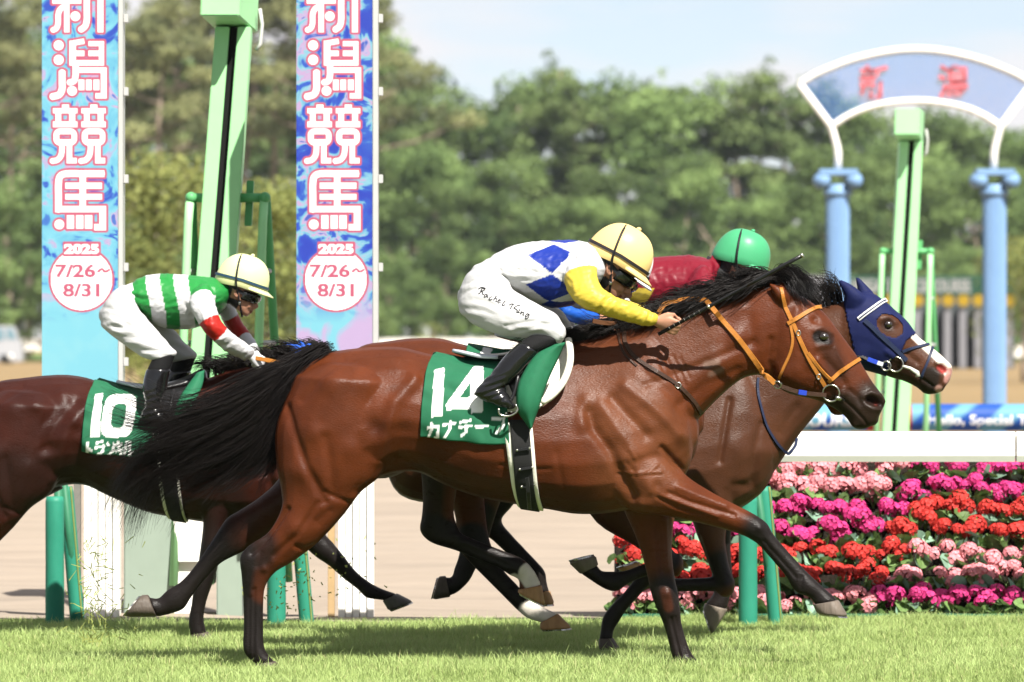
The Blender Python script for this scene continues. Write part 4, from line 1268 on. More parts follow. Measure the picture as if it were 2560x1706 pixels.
TAIL14 = [[(806,884,0),(700,913,-.03),(610,950,-.05),(500,1008,-.06),(395,1025,-.04),(225,958,0)],
 [(806,888,0),(700,925,-.06),(600,980,-.08),(480,1038,-.08),(350,1045,-.05),(215,1000,.02)],
 [(804,892,-.02),(700,945,-.08),(590,1015,-.10),(450,1080,-.09),(330,1150,-.05),(262,1262,0)],
 [(800,898,-.03),(704,968,-.09),(605,1055,-.11),(470,1125,-.09),(335,1200,-.05),(288,1325,0)],
 [(790,908,-.03),(706,995,-.09),(635,1088,-.10),(515,1158,-.08),(395,1215,-.04),(342,1362,0)],
 [(770,922,-.02),(702,1025,-.07),(655,1118,-.08),(580,1178,-.06),(465,1210,-.03),(392,1300,0)],
 [(748,940,0),(698,1045,-.04),(685,1128,-.05),(638,1180,-.04),(560,1198,-.02),(480,1212,0)],
 [(728,960,.02),(694,1060,0),(688,1140,0),(668,1165,0),(635,1182,0),(590,1192,0)]]
strands('tail', guides3(D0, TAIL14), 2300, HAIR, h14, r=.0016, jit=.010, K=20, seed=3, wts=[.45,.9,1.7,1.7,1.0,.5,.3], tipj=.055, lenvar=.45, clumpsz=30, clumpf=.9)
strands('tail', guides3(D0, TAIL14[:6]), 90, HAIR, h14, r=.0012, jit=.025, K=20, seed=33, tipj=.09, lenvar=.25, clumpsz=3, clumpf=.4)
strands('tail', guides3(D0, [[(812,880,-.015),(780,888,-.02),(740,902,-.03),(700,925,-.05),(660,955,-.06),(620,985,-.06)],
                             [(800,886,-.05),(765,912,-.07),(735,950,-.09),(710,990,-.10),(690,1030,-.10),(660,1070,-.1)]]), 900, HAIR, h14, r=.0019, jit=.02, K=8, seed=4, tipj=.02)

def mane_guides(roots, sweep, D, ypos):
    """roots along the crest; sweep: offsets in pixels the hair follows"""
    return [[tuple(P(r[0]+dx, r[1]+dy, D, D-D0+ypos+dyy)) for dx, dy, dyy in sweep] for r in roots]
CR14 = [(1400,850),(1450,845),(1500,835),(1553,818),(1600,803),(1650,787),(1700,772),(1750,757),(1800,742),(1850,727),(1900,712),(1945,701)]
strands('mane', mane_guides(CR14[6:], [(0,4,0),(-10,-14,-.01),(-30,-24,-.02),(-56,-24,-.02),(-84,-16,-.01),(-112,0,0)], D0, -.005), 700, HAIR, h14, r=.0018, jit=.010, K=12, seed=5, tipj=.03, lenvar=.6, clumpsz=22, clumpf=.85)
strands('mane', mane_guides(CR14[5:], [(0,2,-.01),(-16,-8,-.035),(-40,4,-.06),(-66,20,-.075),(-90,36,-.08),(-112,56,-.085)], D0, -.01), 800, HAIR, h14, r=.0018, jit=.012, K=10, seed=6, tipj=.025, lenvar=.55)
strands('mane', mane_guides(CR14[:7], [(0,4,0),(-16,-6,-.02),(-44,-6,-.04),(-80,2,-.05),(-112,14,-.06),(-140,24,-.07)], D0, -.01), 700, HAIR, h14, r=.0018, jit=.010, K=10, seed=7, tipj=.03, lenvar=.5)
strands('forelock', mane_guides([(1925,700),(1945,697),(1958,700)], [(0,2,0),(8,-14,-.01),(30,-14,-.03),(52,2,-.05),(64,22,-.07),(74,44,-.08)], D0, -.01), 420, HAIR, h14, r=.0018, jit=.012, K=10, seed=8, tipj=.02, lenvar=.35)

# ---------------- dark bay with number 10, on the left
D10 = 26.75
k10 = 0.914
def X10(st, kw=.99): return xf(st, k10, k10, 155, 937, 960, 867, kw)
T10 = [(q[0], q[1], q[2], q[3], q[4], q[5], *q[6:]) for q in X10(T14)]
T10[3] = (110,939,60,1258,.27,0,.12); T10[4] = (165,937,130,1222,.27,0,.1); T10[5] = (215,944,205,1212,.255,0,.08)
T10[6] = (275,962,270,1240,.262,0,.06)
N10 = [(560,925,700,1230,.15,0,.2),(620,915,760,1180,.14,0,.3),(690,905,800,1120,.115,0,.3),(740,897,830,1060,.095,0,.2),(790,890,850,1020,.085,0)]
H10 = xf(H14, .72, .8, 795, 892, 1958, 703)
NF10 = [(640,1190,520,1230,.12,-.10),(610,1250,506,1268,.10,-.115),(572,1310,511,1310,.074,-.12),(556,1380,502,1385,.058,-.12),(544,1430,494,1440,.05,-.12),(530,1470,486,1478,.042,-.12),
        (519,1505,482,1508,.031,-.12),(513,1545,475,1548,.032,-.12),(520,1580,478,1588,.034,-.12)]
FF10 = [(800,1180,660,1230,.11,.09),(800,1270,715,1320,.075,.1),(808,1330,752,1362,.055,.1),(830,1358,788,1395,.05,.1),(858,1392,822,1418,.038,.1),(888,1430,858,1450,.03,.1),
        (920,1456,892,1476,.03,.1),(946,1471,914,1497,.035,.1),(972,1481,945,1502,.031,.1),(990,1487,956,1504,.038,.1)]
NH10 = [(q[0]-40*i/6, *q[1:2], q[2]-40*i/6, *q[3:]) for i, q in enumerate(X10(NH14))]
FH10 = X10(FH14)
STR10 = [(a*.9, s*.9, [(155+(x-960)*k10, 937+(y-867)*k10) for x, y in p], *r) for a, s, p, *r in STR14[:32]]
STR10 += [(-7,14,[(190,1010),(150,1060),(120,1120)]),(8,20,[(165,990),(200,1050)]),(7,16,[(100,1010)])]
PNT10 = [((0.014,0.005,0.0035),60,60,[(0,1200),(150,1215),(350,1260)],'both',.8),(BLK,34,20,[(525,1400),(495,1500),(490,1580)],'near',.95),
         (BLK,34,20,[(790,1340),(850,1410),(930,1480),(990,1490)],'far',.97),(BLK,30,30,[(520,1330)],'near',.7),(BLK,30,30,[(-160,1420),(-170,1600)],'both'),
         ((0.012,0.005,0.004),50,40,[(560,1250)],'both',.7)]
HOOF10 = [((992,1486),(955,1505),(1031,1507),(972,1530),.06,.1,(0.085,0.078,0.072)),((524,1576),(480,1584),(545,1604),(482,1608),.058,-.12,GREYH),
          ((-220,1572),(-268,1578),(-205,1596),(-268,1600),.058,-.14,GREYH),((-370,1560),(-390,1508),(-448,1556),(-408,1508),.058,.15,GREYH)]
h10, b10, bv10 = make_horse('dark bay racehorse with its rump cut off by the left edge under number 10 cloth', D10,
    [T10, N10, H10, NF10, FF10, NH10, FH10], DBAY, PNT10, STR10, HOOF10, [(795+(2056-1958)*.72, 892+(843-703)*.8, -.085, .02)], 'racehorses at the finish')
strands('mane', mane_guides([(540,934),(600,920),(660,910),(720,900),(770,893)], [(0,6,0),(-8,-12,-.01),(-24,-22,-.02),(-44,-22,-.02),(-62,-16,-.01),(-80,-6,0)], D10, 0), 700, HAIR, h10, r=.0018, jit=.012, K=9, seed=9, tipj=.03)
BLUEH = pm('blue_ribbon', (0.02, 0.09, 0.45), 0.4, 0.2, 40)
strands('forelock', mane_guides([(745,890),(780,882),(815,880)], [(0,6,0),(-6,-8,0),(-16,-16,0),(-28,-20,0),(-40,-22,0),(-52,-24,0)], D10, 0), 260, HAIR, h10, r=.003, jit=.012, K=8, seed=10, tipj=.02)
strands('ribbon', mane_guides([(750,888),(785,882)], [(0,4,-.02),(-4,-6,-.02),(-10,-12,-.02),(-16,-16,-.02),(-22,-18,-.02),(-28,-20,-.02)], D10, 0), 60, BLUEH, h10, r=.004, jit=.012, K=6, seed=12, tipj=.01)

# ---------------- bay just behind number 14
DC = 25.45
def XC(st, kw=1): return xf(st, .885, .955, 1063, 845, 960, 867, kw)
TC_ = XC(T14); 
NC_ = xf(N14, .86, .93, 1475, 842, 1430, 850); HC_ = xf(H14, .86, .9, 1475+(1958-1430)*.86, 842+(703-850)*.93, 1958, 703)
HN_C = [(1240,1090,1050,1090,.15,-.10),(1170,1160,1052,1160,.11,-.12),(1148,1204,1056,1204,.085,-.13),(1138,1249,1058,1249,.065,-.13),(1136,1285,1055,1290,.052,-.13),
        (1144,1312,1051,1325,.048,-.13),(1156,1332,1078,1354,.046,-.13),(1182,1344,1140,1374,.038,-.13),(1222,1360,1197,1398,.03,-.13),
        (1265,1377,1247,1418,.03,-.13),(1305,1394,1272,1434,.035,-.13),(1335,1424,1296,1447,.033,-.13),(1353,1460,1297,1471,.037,-.13)]
HF_C = [(1250,1130,1100,1150,.12,.12),(1213,1225,1122,1240,.085,.13),(1214,1290,1138,1300,.058,.13),(1222,1345,1140,1358,.05,.13),(1236,1385,1162,1396,.042,.13),
        (1257,1426,1212,1448,.031,.13),(1290,1462,1252,1488,.03,.13),(1322,1497,1290,1526,.035,.13),(1355,1520,1318,1549,.033,.13),(1394,1538,1352,1560,.038,.13)]
FN_C1 = [(1640,1150,1440,1220,.13,-.09),(1612,1265,1490,1305,.085,-.11),(1650,1335,1580,1360,.06,-.12),(1692,1388,1640,1402,.05,-.12),(1700,1420,1655,1420,.045,-.12)]
FN_C2 = [(1696,1380,1694,1440,.046,-.12),(1660,1392,1662,1438,.04,-.12),(1614,1405,1617,1438,.031,-.12),(1562,1424,1571,1456,.03,-.12),(1522,1426,1541,1476,.035,-.12),(1502,1424,1507,1468,.033,-.12),(1492,1411,1450,1431,.037,-.12)]
FF_C = [(1670,1180,1560,1200,.11,.09),(1684,1290,1600,1300,.075,.1),(1682,1360,1615,1365,.056,.1),(1674,1402,1618,1402,.05,.1),(1650,1440,1605,1426,.037,.1),(1602,1490,1566,1478,.03,.1),
        (1566,1530,1528,1518,.033,.1),(1550,1556,1508,1546,.035,.1),(1536,1578,1503,1575,.031,.1),(1533,1600,1499,1600,.037,.1)]
PNTC = [(BLK,40,18,[(1080,1330),(1150,1360),(1230,1390)],'near',.95),(BLK,30,30,[(1075,1200),(1070,1290)],'near',.8),(BLK,34,20,[(1180,1350),(1240,1430),(1300,1500)],'far',.97),
        (BLK,30,16,[(1240,1385),(1275,1405)],'near',.95),
        (WHT,26,6,[(1325,1432),(1345,1462)],'near'),(WHT,12,5,[(1285,1445)],'near',.8),(WHT,24,6,[(1335,1530),(1375,1550)],'far'),(WHT,8,8,[(1312,1520),(1305,1535)],'far',.8),
        (BLK,40,24,[(1650,1390),(1600,1420),(1500,1440)],'near',.97),(BLK,34,24,[(1650,1400),(1600,1470),(1520,1560),(1516,1610)],'far',.97),
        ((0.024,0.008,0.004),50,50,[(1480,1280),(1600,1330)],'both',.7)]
HOOFC = [((1354,1459),(1295,1471),(1362,1512),(1296,1480),.06,-.13,TANH),((1395,1537),(1350,1561),(1430,1574),(1352,1579),.06,.13,TANH),
         ((1450,1433),(1495,1410),(1421,1403),(1487,1387),.06,-.12,(0.12,0.10,0.075)),((1534,1598),(1498,1600),(1550,1626),(1498,1628),.058,.1,GREYH)]
hC, bC, bvC = make_horse('bay racehorse with white pasterns almost hidden behind number 14', DC, [TC_, NC_, HC_, HN_C, HF_C, FN_C1, FN_C2, FF_C], BAY*.95, PNTC,
    [(a, s, [(1063+(x-960)*.955, 845+(y-867)*.955) for x, y in p], *r) for a, s, p, *r in STR14[:9]] + [(-5,5,[(1100,1230),(1110,1300)],'near'),(6,8,[(1140,1335)],'near'),(-4,4,[(1160,1362),(1270,1410)],'near')],
    HOOFC, [(1475+(2056-1430)*.86, 842+(703-850)*.93+(843-703)*.9, -.085, .021), (1475+(2056-1430)*.86, 842+(703-850)*.93+(843-703)*.9, .085, .021)], 'racehorses at the finish')
strands('mane', mane_guides([(1475+(x-1430)*.86, 842+(y-850)*.93+3) for x, y in CR14[1::2]], [(0,4,0),(-10,-8,-.01),(-26,-12,-.02),(-46,-8,-.03),(-66,2,-.04),(-84,14,-.05)], DC, 0), 500, HAIR, hC, r=.0018, jit=.010, K=9, seed=15, tipj=.02)

# ---------------- brown horse in the blue hood
DD = 26.35
def XD(st, kw=1): return xf(st, .94, .94, 1935, 1130, 1730, 1100, kw)
TD = XD(T14, .98)
ND = [(1690,862,1790,1190,.17,0,.2),(1770,840,1905,1205,.15,0,.2),(1860,815,1962,1140,.125,0,.25),(1940,795,2002,1083,.108,0,.25),(2010,778,2052,1022,.094,0,.2),(2065,766,2092,968,.086,0),(2112,752,2120,930,.08,0)]
HD = [(2118,746,2098,890,.083,0),(2168,732,2120,915,.098,0,-.1),(2205,750,2150,921,.104,0,-.1),(2240,780,2180,929,.1,0),(2268,806,2205,936,.09,0),(2290,836,2228,945,.075,0,.08),
      (2318,859,2255,952,.065,0,.08),(2342,878,2278,962,.06,0),(2366,900,2297,973,.06,0,-.1),(2381,920,2311,985,.056,0,-.1),(2376,948,2334,986,.046,0),(2362,968,2351,980,.03,0)]
EARD = [(2162,766,2110,768,.03,-.05),(2158,742,2112,742,.035,-.058),(2128,716,2104,722,.022,-.06),(2098,701,2095,704,.006,-.06)]
EARDF = [(2186,735,2148,735,.028,.05),(2166,715,2147,717,.024,.055),(2148,695,2142,697,.006,.055)]
HN_D = [(1300,1130,1130,1150,.12,-.09),(1245,1270,1150,1280,.065,-.12),(1222,1345,1150,1358,.048,-.12),(1204,1393,1147,1388,.037,-.12),(1189,1422,1136,1420,.033,-.12),(1174,1450,1130,1440,.033,-.12),(1148,1476,1118,1441,.035,-.12),(1128,1486,1115,1440,.036,-.12),(1120,1490,1110,1441,.034,-.12)]
HF_D = [(1360,1140,1200,1170,.12,.1),(1288,1258,1212,1268,.07,.12),(1254,1302,1211,1332,.05,.12),(1280,1340,1234,1356,.04,.12),(1308,1370,1272,1392,.031,.12),(1342,1406,1305,1426,.032,.12),(1363,1432,1322,1446,.035,.12),(1368,1462,1330,1470,.032,.12),(1374,1482,1328,1486,.037,.12)]
FN_D1 = [(1860,1170,1690,1220,.13,-.09),(1836,1240,1715,1262,.10,-.1),(1812,1330,1738,1330,.074,-.11),(1818,1400,1766,1400,.056,-.11),(1832,1448,1786,1456,.05,-.11),(1834,1475,1795,1485,.045,-.11)]
FN_D2 = [(1828,1436,1818,1492,.046,-.11),(1772,1441,1783,1477,.033,-.11),(1690,1444,1695,1477,.03,-.11),(1630,1437,1636,1470,.034,-.11),(1604,1425,1613,1460,.031,-.11),(1597,1410,1592,1440,.036,-.11)]
FF_D = [(1870,1170,1740,1200,.11,.09),(1838,1290,1780,1295,.062,.1),(1829,1350,1788,1350,.046,.1),(1831,1410,1792,1410,.033,.1),(1835,1460,1789,1464,.037,.1),(1828,1492,1783,1490,.033,.1),(1820,1524,1765,1512,.038,.1)]
PNTD = [(BLK,46,20,[(1190,1300),(1170,1400),(1130,1460)],'near',.97),(BLK,40,20,[(1250,1290),(1300,1380),(1350,1470)],'far',.97),
        (BLK,34,30,[(1800,1420),(1700,1460),(1600,1440)],'near',.95),(BLK,36,40,[(1810,1330),(1812,1420),(1805,1520)],'far',.95),
        (WHT,10,4,[(2286,838),(2315,866),(2340,888),(2352,900)],'both'),(WHT,10,6,[(2362,914),(2372,935)],'both'),((0.33,0.16,0.14),6,6,[(2373,928),(2366,950)],'both',.9),
        ((0.20,0.028,0.025),8,5,[(2350,920),(2356,924)],'both',.98),((0.014,0.010,0.008),18,12,[(2325,940),(2318,975)],'both',.95),((0.36,0.2,0.17),7,5,[(2345,972)],'both',.9),
        ((0.02,0.009,0.006),14,10,[(2216,812)],'both',.8),(TANH,10,5,[(1612,1450)],'near',.9),
        ((0.022,0.010,0.007),40,40,[(2150,935),(2250,960)],'both',.8)]
STRD = [(-9,8,[(1795,1150),(1810,1060),(1820,1000)]),(-7,10,[(1880,1200),(1885,1120),(1900,1060)]),(8,30,[(1840,1120)]),(8,26,[(1920,1130)]),(-5,12,[(1950,1080),(1990,1020)]),(-6,12,[(1830,1210),(1880,1215)]),
        (10,20,[(2150,890)]),(8,9,[(2200,798),(2220,795),(2235,806)]),(-8,8,[(2217,812)]),(6,7,[(2215,880),(2250,905)]),(-6,8,[(2260,880),(2290,905)]),(-14,8,[(2346,917),(2358,925)]),(7,6,[(2340,908),(2362,906),(2374,918)]),
        (-5,3,[(2285,935),(2310,952),(2330,966)]),(-5,4,[(1800,1350),(1802,1450)],'far'),(-5,4,[(1745,1340),(1765,1400)],'near'),(6,10,[(1815,1462)])]
HOOFD = [((1127,1490),(1115,1437),(1082,1496),(1097,1440),.058,-.12,GREYH),((1376,1480),(1327,1486),(1386,1514),(1334,1514),.058,.12,TANH),
         ((1592,1442),(1600,1409),(1541,1420),(1596,1402),.056,-.11,TANH),((1822,1526),(1764,1511),(1782,1590),(1760,1527),.06,.1,(0.17,0.14,0.11))]
hD, bD, bvD = make_horse('brown racehorse in a navy blue hood leading on the far side', DD, [TD, ND, HD, EARD, EARDF, HN_D, HF_D, FN_D1, FN_D2, FF_D], BRN, PNTD, STRD, HOOFD,
    [(2217,812,-.088,.021),(2217,812,.088,.021)], 'racehorses at the finish')
strands('mane', mane_guides([(1700,860),(1800,832),(1900,805),(2000,780),(2060,766),(2110,750)], [(0,6,0),(-4,-20,0),(-14,-38,0),(-30,-48,0),(-48,-50,0),(-66,-46,0)], DD, 0), 900, HAIR, hD, r=.0018, jit=.014, K=9, seed=13, tipj=.03)
# ------------------------------------------------------------------ jockeys
SKIN = pm('skin', attr=True, rough=0.5, var=0.08, scale=40, spec=0.2)
SATIN = pm('silk_jersey', attr=True, rough=0.42, var=0.04, scale=12, spec=0.18, bump=0.35, bscale=20, stretch=(1, 1, 1.6))
BREECH = pm('white_breeches_cloth', (0.40, 0.40, 0.405), 0.6, 0.03, 14, bump=0.32, bscale=18, stretch=(.7, 1, 1.8))
SOCK = pm('black_sock', (0.006, 0.006, 0.0065), 0.8, 0.2, 80)
BOOT = pm('black_patent_boot', (0.005, 0.005, 0.0055), 0.16, 0.2, 30, coat=0.6, bump=0.10, bscale=16)
LENS = pm('goggle_lens', (0.006, 0.007, 0.006), 0.08, 0.1, 20, coat=0.6)
STRAPB = pm('black_strap', (0.012, 0.012, 0.014), 0.5, 0.2, 60)
WHIPM = pm('whip_shaft', (0.011, 0.011, 0.012), 0.35, 0.2, 90, bump=0.4, bscale=160)
INKM = pm('black_print', (0.012, 0.012, 0.014), 0.7, 0.1, 60)
SKINC = np.array((0.34, 0.17, 0.108)); HOODC = np.array((0.012, 0.012, 0.013))

def head_frame(C, ang, D, yc):
    """origin at the middle of the helmet rim; f forward, u up, in world space"""
    a = math.radians(ang)
    O = P(C[0], C[1], D, D - D0 + yc)
    f = Vector((math.cos(a), 0, -math.sin(a))); u = Vector((math.sin(a), 0, math.cos(a)))
    return O, f, u, Vector((0, 1, 0))

def hf(fr, f, u, y=0.0):
    O, F_, U_, L_ = fr
    return O + F_ * f + U_ * u + L_ * y

def loft_local(fr, st, sc_=1.0, nring=22, sub=4):
    """stations (f_front, f_back, u_front, u_back, halfwidth) in the head frame"""
    R = cr_resample(st, sub); V = []; F = []
    for ff, fb, uf, ub, wd in R:
        for k in range(nring):
            th = 2*math.pi*k/nring; c, s_ = math.cos(th), math.sin(th)
            f = (ff+fb)/2 + (ff-fb)/2*c; u = (uf+ub)/2 + (uf-ub)/2*c
            V.append(hf(fr, f*sc_, u*sc_, wd*s_*sc_))
    n = len(R)
    for i in range(n-1):
        for j in range(nring):
            F.append((i*nring+j, i*nring+(j+1)%nring, (i+1)*nring+(j+1)%nring, (i+1)*nring+j))
    F.append(tuple(range(nring-1, -1, -1))); F.append(tuple((n-1)*nring+k for k in range(nring)))
    return np.array([tuple(v) for v in V]), F

def tube_np(pts, r, n=10):
    mb = MB(); mb.tube(pts, r, n)
    return np.array([tuple(v) for v in mb.V]), mb.F

def fist(wrist, d, g, nrm, sc_=1.0, curl=1.0):
    """closed hand: wrist point, d along the forearm, g along the held stick (towards the thumb), nrm back of the hand"""
    d = Vector(d).normalized(); g = (Vector(g) - d*Vector(g).dot(d)).normalized(); nrm = d.cross(g)
    if nrm.y > 0: nrm = -nrm
    parts = []
    def q(a, b, c): return Vector(wrist) + d*(a*sc_) + g*(b*sc_) + nrm*(c*sc_)
    # palm: flattened tube
    V = []; F = []; n = 14
    for a, wb, wc in ((-.015,.024,.018),(.01,.027,.019),(.04,.038,.018),(.07,.043,.016),(.088,.042,.012)):
        for k in range(n):
            th = 2*math.pi*k/n
            V.append(q(a, wb*math.cos(th), wc*math.sin(th)))
    for i in range(4):
        for k in range(n):
            F.append((i*n+k, i*n+(k+1)%n, (i+1)*n+(k+1)%n, (i+1)*n+k))
    F.append(tuple(range(n-1, -1, -1))); F.append(tuple(4*n+k for k in range(n)))
    parts.append((np.array([tuple(v) for v in V]), F))
    lens = (.92, 1.0, .95, .8)
    for i in range(4):
        b = .031 - .0205*i; L = lens[i]
        pts = [q(.075, b, .004), q(.092, b, .006), q(.092+.022*L, b*1.02, -.006), q(.088+.020*L, b*1.0, -.030), q(.066, b*.96, -.040), q(.052, b*.94, -.030)]
        parts.append(tube_np(pts, [.0095*sc_, .0105*sc_, .0098*sc_, .0092*sc_, .0085*sc_, .007*sc_], 8))
    pts = [q(.015, .022, -.004), q(.045, .046, -.012), q(.072, .046, -.026), q(.092, .030, -.036)]
    parts.append(tube_np(pts, [.013*sc_, .0115*sc_, .0098*sc_, .007*sc_], 8))
    return parts

def helmet(fr, sc_, col, root, band=None, strapcol=True, name='helmet'):
    m = pm('helmet_cover', attr=True, rough=0.38, var=0.03, scale=8, bump=0.1, bscale=18)
    V = []; F = []; cols = []
    nu, nv = 36, 14
    for i in range(nv+1):
        ph = math.pi/2*i/nv
        for j in range(nu):
            th = 2*math.pi*j/nu
            c, s_ = math.cos(th), math.sin(th)
            e = math.cos(ph)**.8
            f = .142*c*e*(1.0 if c > 0 else 1.04) - .004; y = .112*s_*e; u = .162*math.sin(ph)**.92 - .014*(1-math.sin(ph))*(-c if c < 0 else 0)*1.5
            seam = .002*abs(math.cos(3*th))
            V.append(hf(fr, f*sc_, (u+seam*math.cos(ph))*sc_, y*sc_))
            cols.append(np.array(col))
    for i in range(nv):
        for j in range(nu):
            F.append((i*nu+j, i*nu+(j+1)%nu, (i+1)*nu+(j+1)%nu, (i+1)*nu+j))
    # rim turned in, and the peak
    b = len(V)
    for j in range(nu):
        th = 2*math.pi*j/nu; c, s_ = math.cos(th), math.sin(th)
        V.append(hf(fr, (.142*c*(1 if c > 0 else 1.04)-.004)*.93*sc_, (-.016 - (.021 if c < 0 else 0)*(-c if c < 0 else 0))*sc_, .104*s_*sc_)); cols.append(np.array(col)*.9)
    for j in range(nu):
        F.append((j, b+j, b+(j+1)%nu, (j+1)%nu))
    b = len(V); npk = 15
    for k in range(npk):
        th = math.radians(-72 + 144*k/(npk-1)); c, s_ = math.cos(th), math.sin(th)
        ext = .044*max(0, math.cos(th*1.22))
        for (r0, du) in ((0.0, .010), (1.0, -.004), (1.0, -.011), (0.0, -.008)):
            V.append(hf(fr, (.138*c + ext*r0 - .002)*sc_, (du - .006*r0)*sc_, (.110*s_ + ext*.35*r0*s_)*sc_)); cols.append(np.array(col))
    for k in range(npk-1):
        for i in range(4):
            F.append((b+k*4+i, b+k*4+(i+1)%4, b+(k+1)*4+(i+1)%4, b+(k+1)*4+i))
    F.append((b+3,b+2,b+1,b)); e = b+(npk-1)*4; F.append((e,e+1,e+2,e+3))
    me = mesh_np(name, [tuple(v) for v in V], F); set_col(me, np.array(cols))
    o = link(name, me, m, root)
    # button on top
    v, f = ball(hf(fr, .0, .164*sc_), (.012*sc_, .012*sc_, .01*sc_), 10, 8)
    link('button', mesh_np('button', v, f), m, o); set_col(o.children[0].data, np.tile(col, (len(v), 1)))
    if band is not None:
        pts = []
        for j in range(40):
            th = 2*math.pi*j/40; c, s_ = math.cos(th), math.sin(th)
            pts.append(hf(fr, (.1455*c*(1 if c > 0 else 1.04)-.004)*sc_, (.024 - .014*(-c if c < 0 else 0))*sc_, .1155*s_*sc_))
        mb = MB(); n = len(pts)
        U_ = fr[2]
        for j in range(n):
            p, q_ = pts[j], pts[(j+1) % n]
            mb.add([p - U_*.007*sc_, q_ - U_*.007*sc_, q_ + U_*.007*sc_, p + U_*.007*sc_], [(0, 1, 2, 3)])
        ob = mb.build('goggle_band', pm('band', band, .5, .1), o)
        md = ob.modifiers.new('s', 'SOLIDIFY'); md.thickness = .003; md.offset = 0
    # chin strap over the crown side and down to the chin
    for sd in (-1, 1):
        pts = [hf(fr, -.055*sc_, .148*sc_, .03*sd*sc_), hf(fr, -.055*sc_, .118*sc_, .078*sd*sc_), hf(fr, -.045*sc_, .06*sc_, .110*sd*sc_), hf(fr, -.03*sc_, .0, .114*sd*sc_),
               hf(fr, -.005*sc_, -.05*sc_, .084*sd*sc_), hf(fr, .025*sc_, -.10*sc_, .066*sd*sc_), hf(fr, .05*sc_, -.15*sc_, .03*sd*sc_), hf(fr, .056*sc_, -.16*sc_, .0)]
        R = cr_resample([tuple(p) for p in pts], 4)
        mb = MB(); mb.tube([Vector(p) for p in R], .0055*sc_, 6); mb.build('chin_strap', STRAPB, o, smooth=True)
    v, f = ball(hf(fr, .022*sc_, -.096*sc_, -.071*sc_), (.009*sc_, .004, .011*sc_), 8, 6)
    link('strap_buckle', mesh_np('strap_buckle', v, f), STEEL, o)
    return o

def goggles(fr, sc_, root):
    V = []; F = []; n = 15
    for k in range(n):
        th = math.radians(-78 + 156*k/(n-1)); c, s_ = math.cos(th), math.sin(th)
        nose = math.exp(-(th/.22)**2)
        for rr, up, lo in ((1.0, -.026, -.074),):
            lo2 = lo + .022*nose
            V += [hf(fr, (.112*c-.004)*sc_, up*sc_, .084*s_*sc_), hf(fr, (.118*c-.002)*sc_, (up-.012)*sc_, .088*s_*sc_), hf(fr, (.118*c-.002)*sc_, (lo2+.012)*sc_, .088*s_*sc_), hf(fr, (.108*c-.004)*sc_, lo2*sc_, .083*s_*sc_)]
    for k in range(n-1):
        for i in range(3):
            F.append((k*4+i, (k+1)*4+i, (k+1)*4+i+1, k*4+i+1))
    me = mesh_np('goggles', [tuple(v) for v in V], F)
    o = link('goggles', me, LENS, root)
    md = o.modifiers.new('s', 'SOLIDIFY'); md.thickness = .006*sc_; md.offset = -1
    # elastic strap back to the ear
    for sd in (-1, 1):
        mb = MB()
        mb.bar(hf(fr, .03*sc_, -.045*sc_, .083*sd*sc_), hf(fr, -.06*sc_, -.02*sc_, .082*sd*sc_), .018*sc_, .004)
        mb.build('goggle_strap', STRAPB, o)
    return o

HEADST = [(.062,-.075,.150,.150,.05),(.092,-.105,.11,.11,.076),(.100,-.115,.05,.05,.084),(.100,-.112,-.0,-.01,.082),(.098,-.102,-.03,-.045,.078),
          (.089,-.085,-.055,-.075,.073),(.090,-.062,-.08,-.10,.068),(.092,-.035,-.105,-.118,.060),(.090,-.005,-.128,-.130,.049),(.086,.022,-.145,-.138,.038),(.075,.045,-.156,-.146,.022)]
NOSEST = [(.098,.07,-.042,-.052,.010),(.108,.08,-.062,-.068,.012),(.121,.085,-.084,-.086,.016),(.113,.085,-.098,-.098,.018),(.098,.08,-.104,-.104,.012)]
LIPST = [(.097,.07,-.112,-.112,.018),(.101,.07,-.117,-.117,.022),(.094,.07,-.1215,-.1215,.020),(.099,.07,-.126,-.126,.020),(.093,.07,-.133,-.133,.014)]

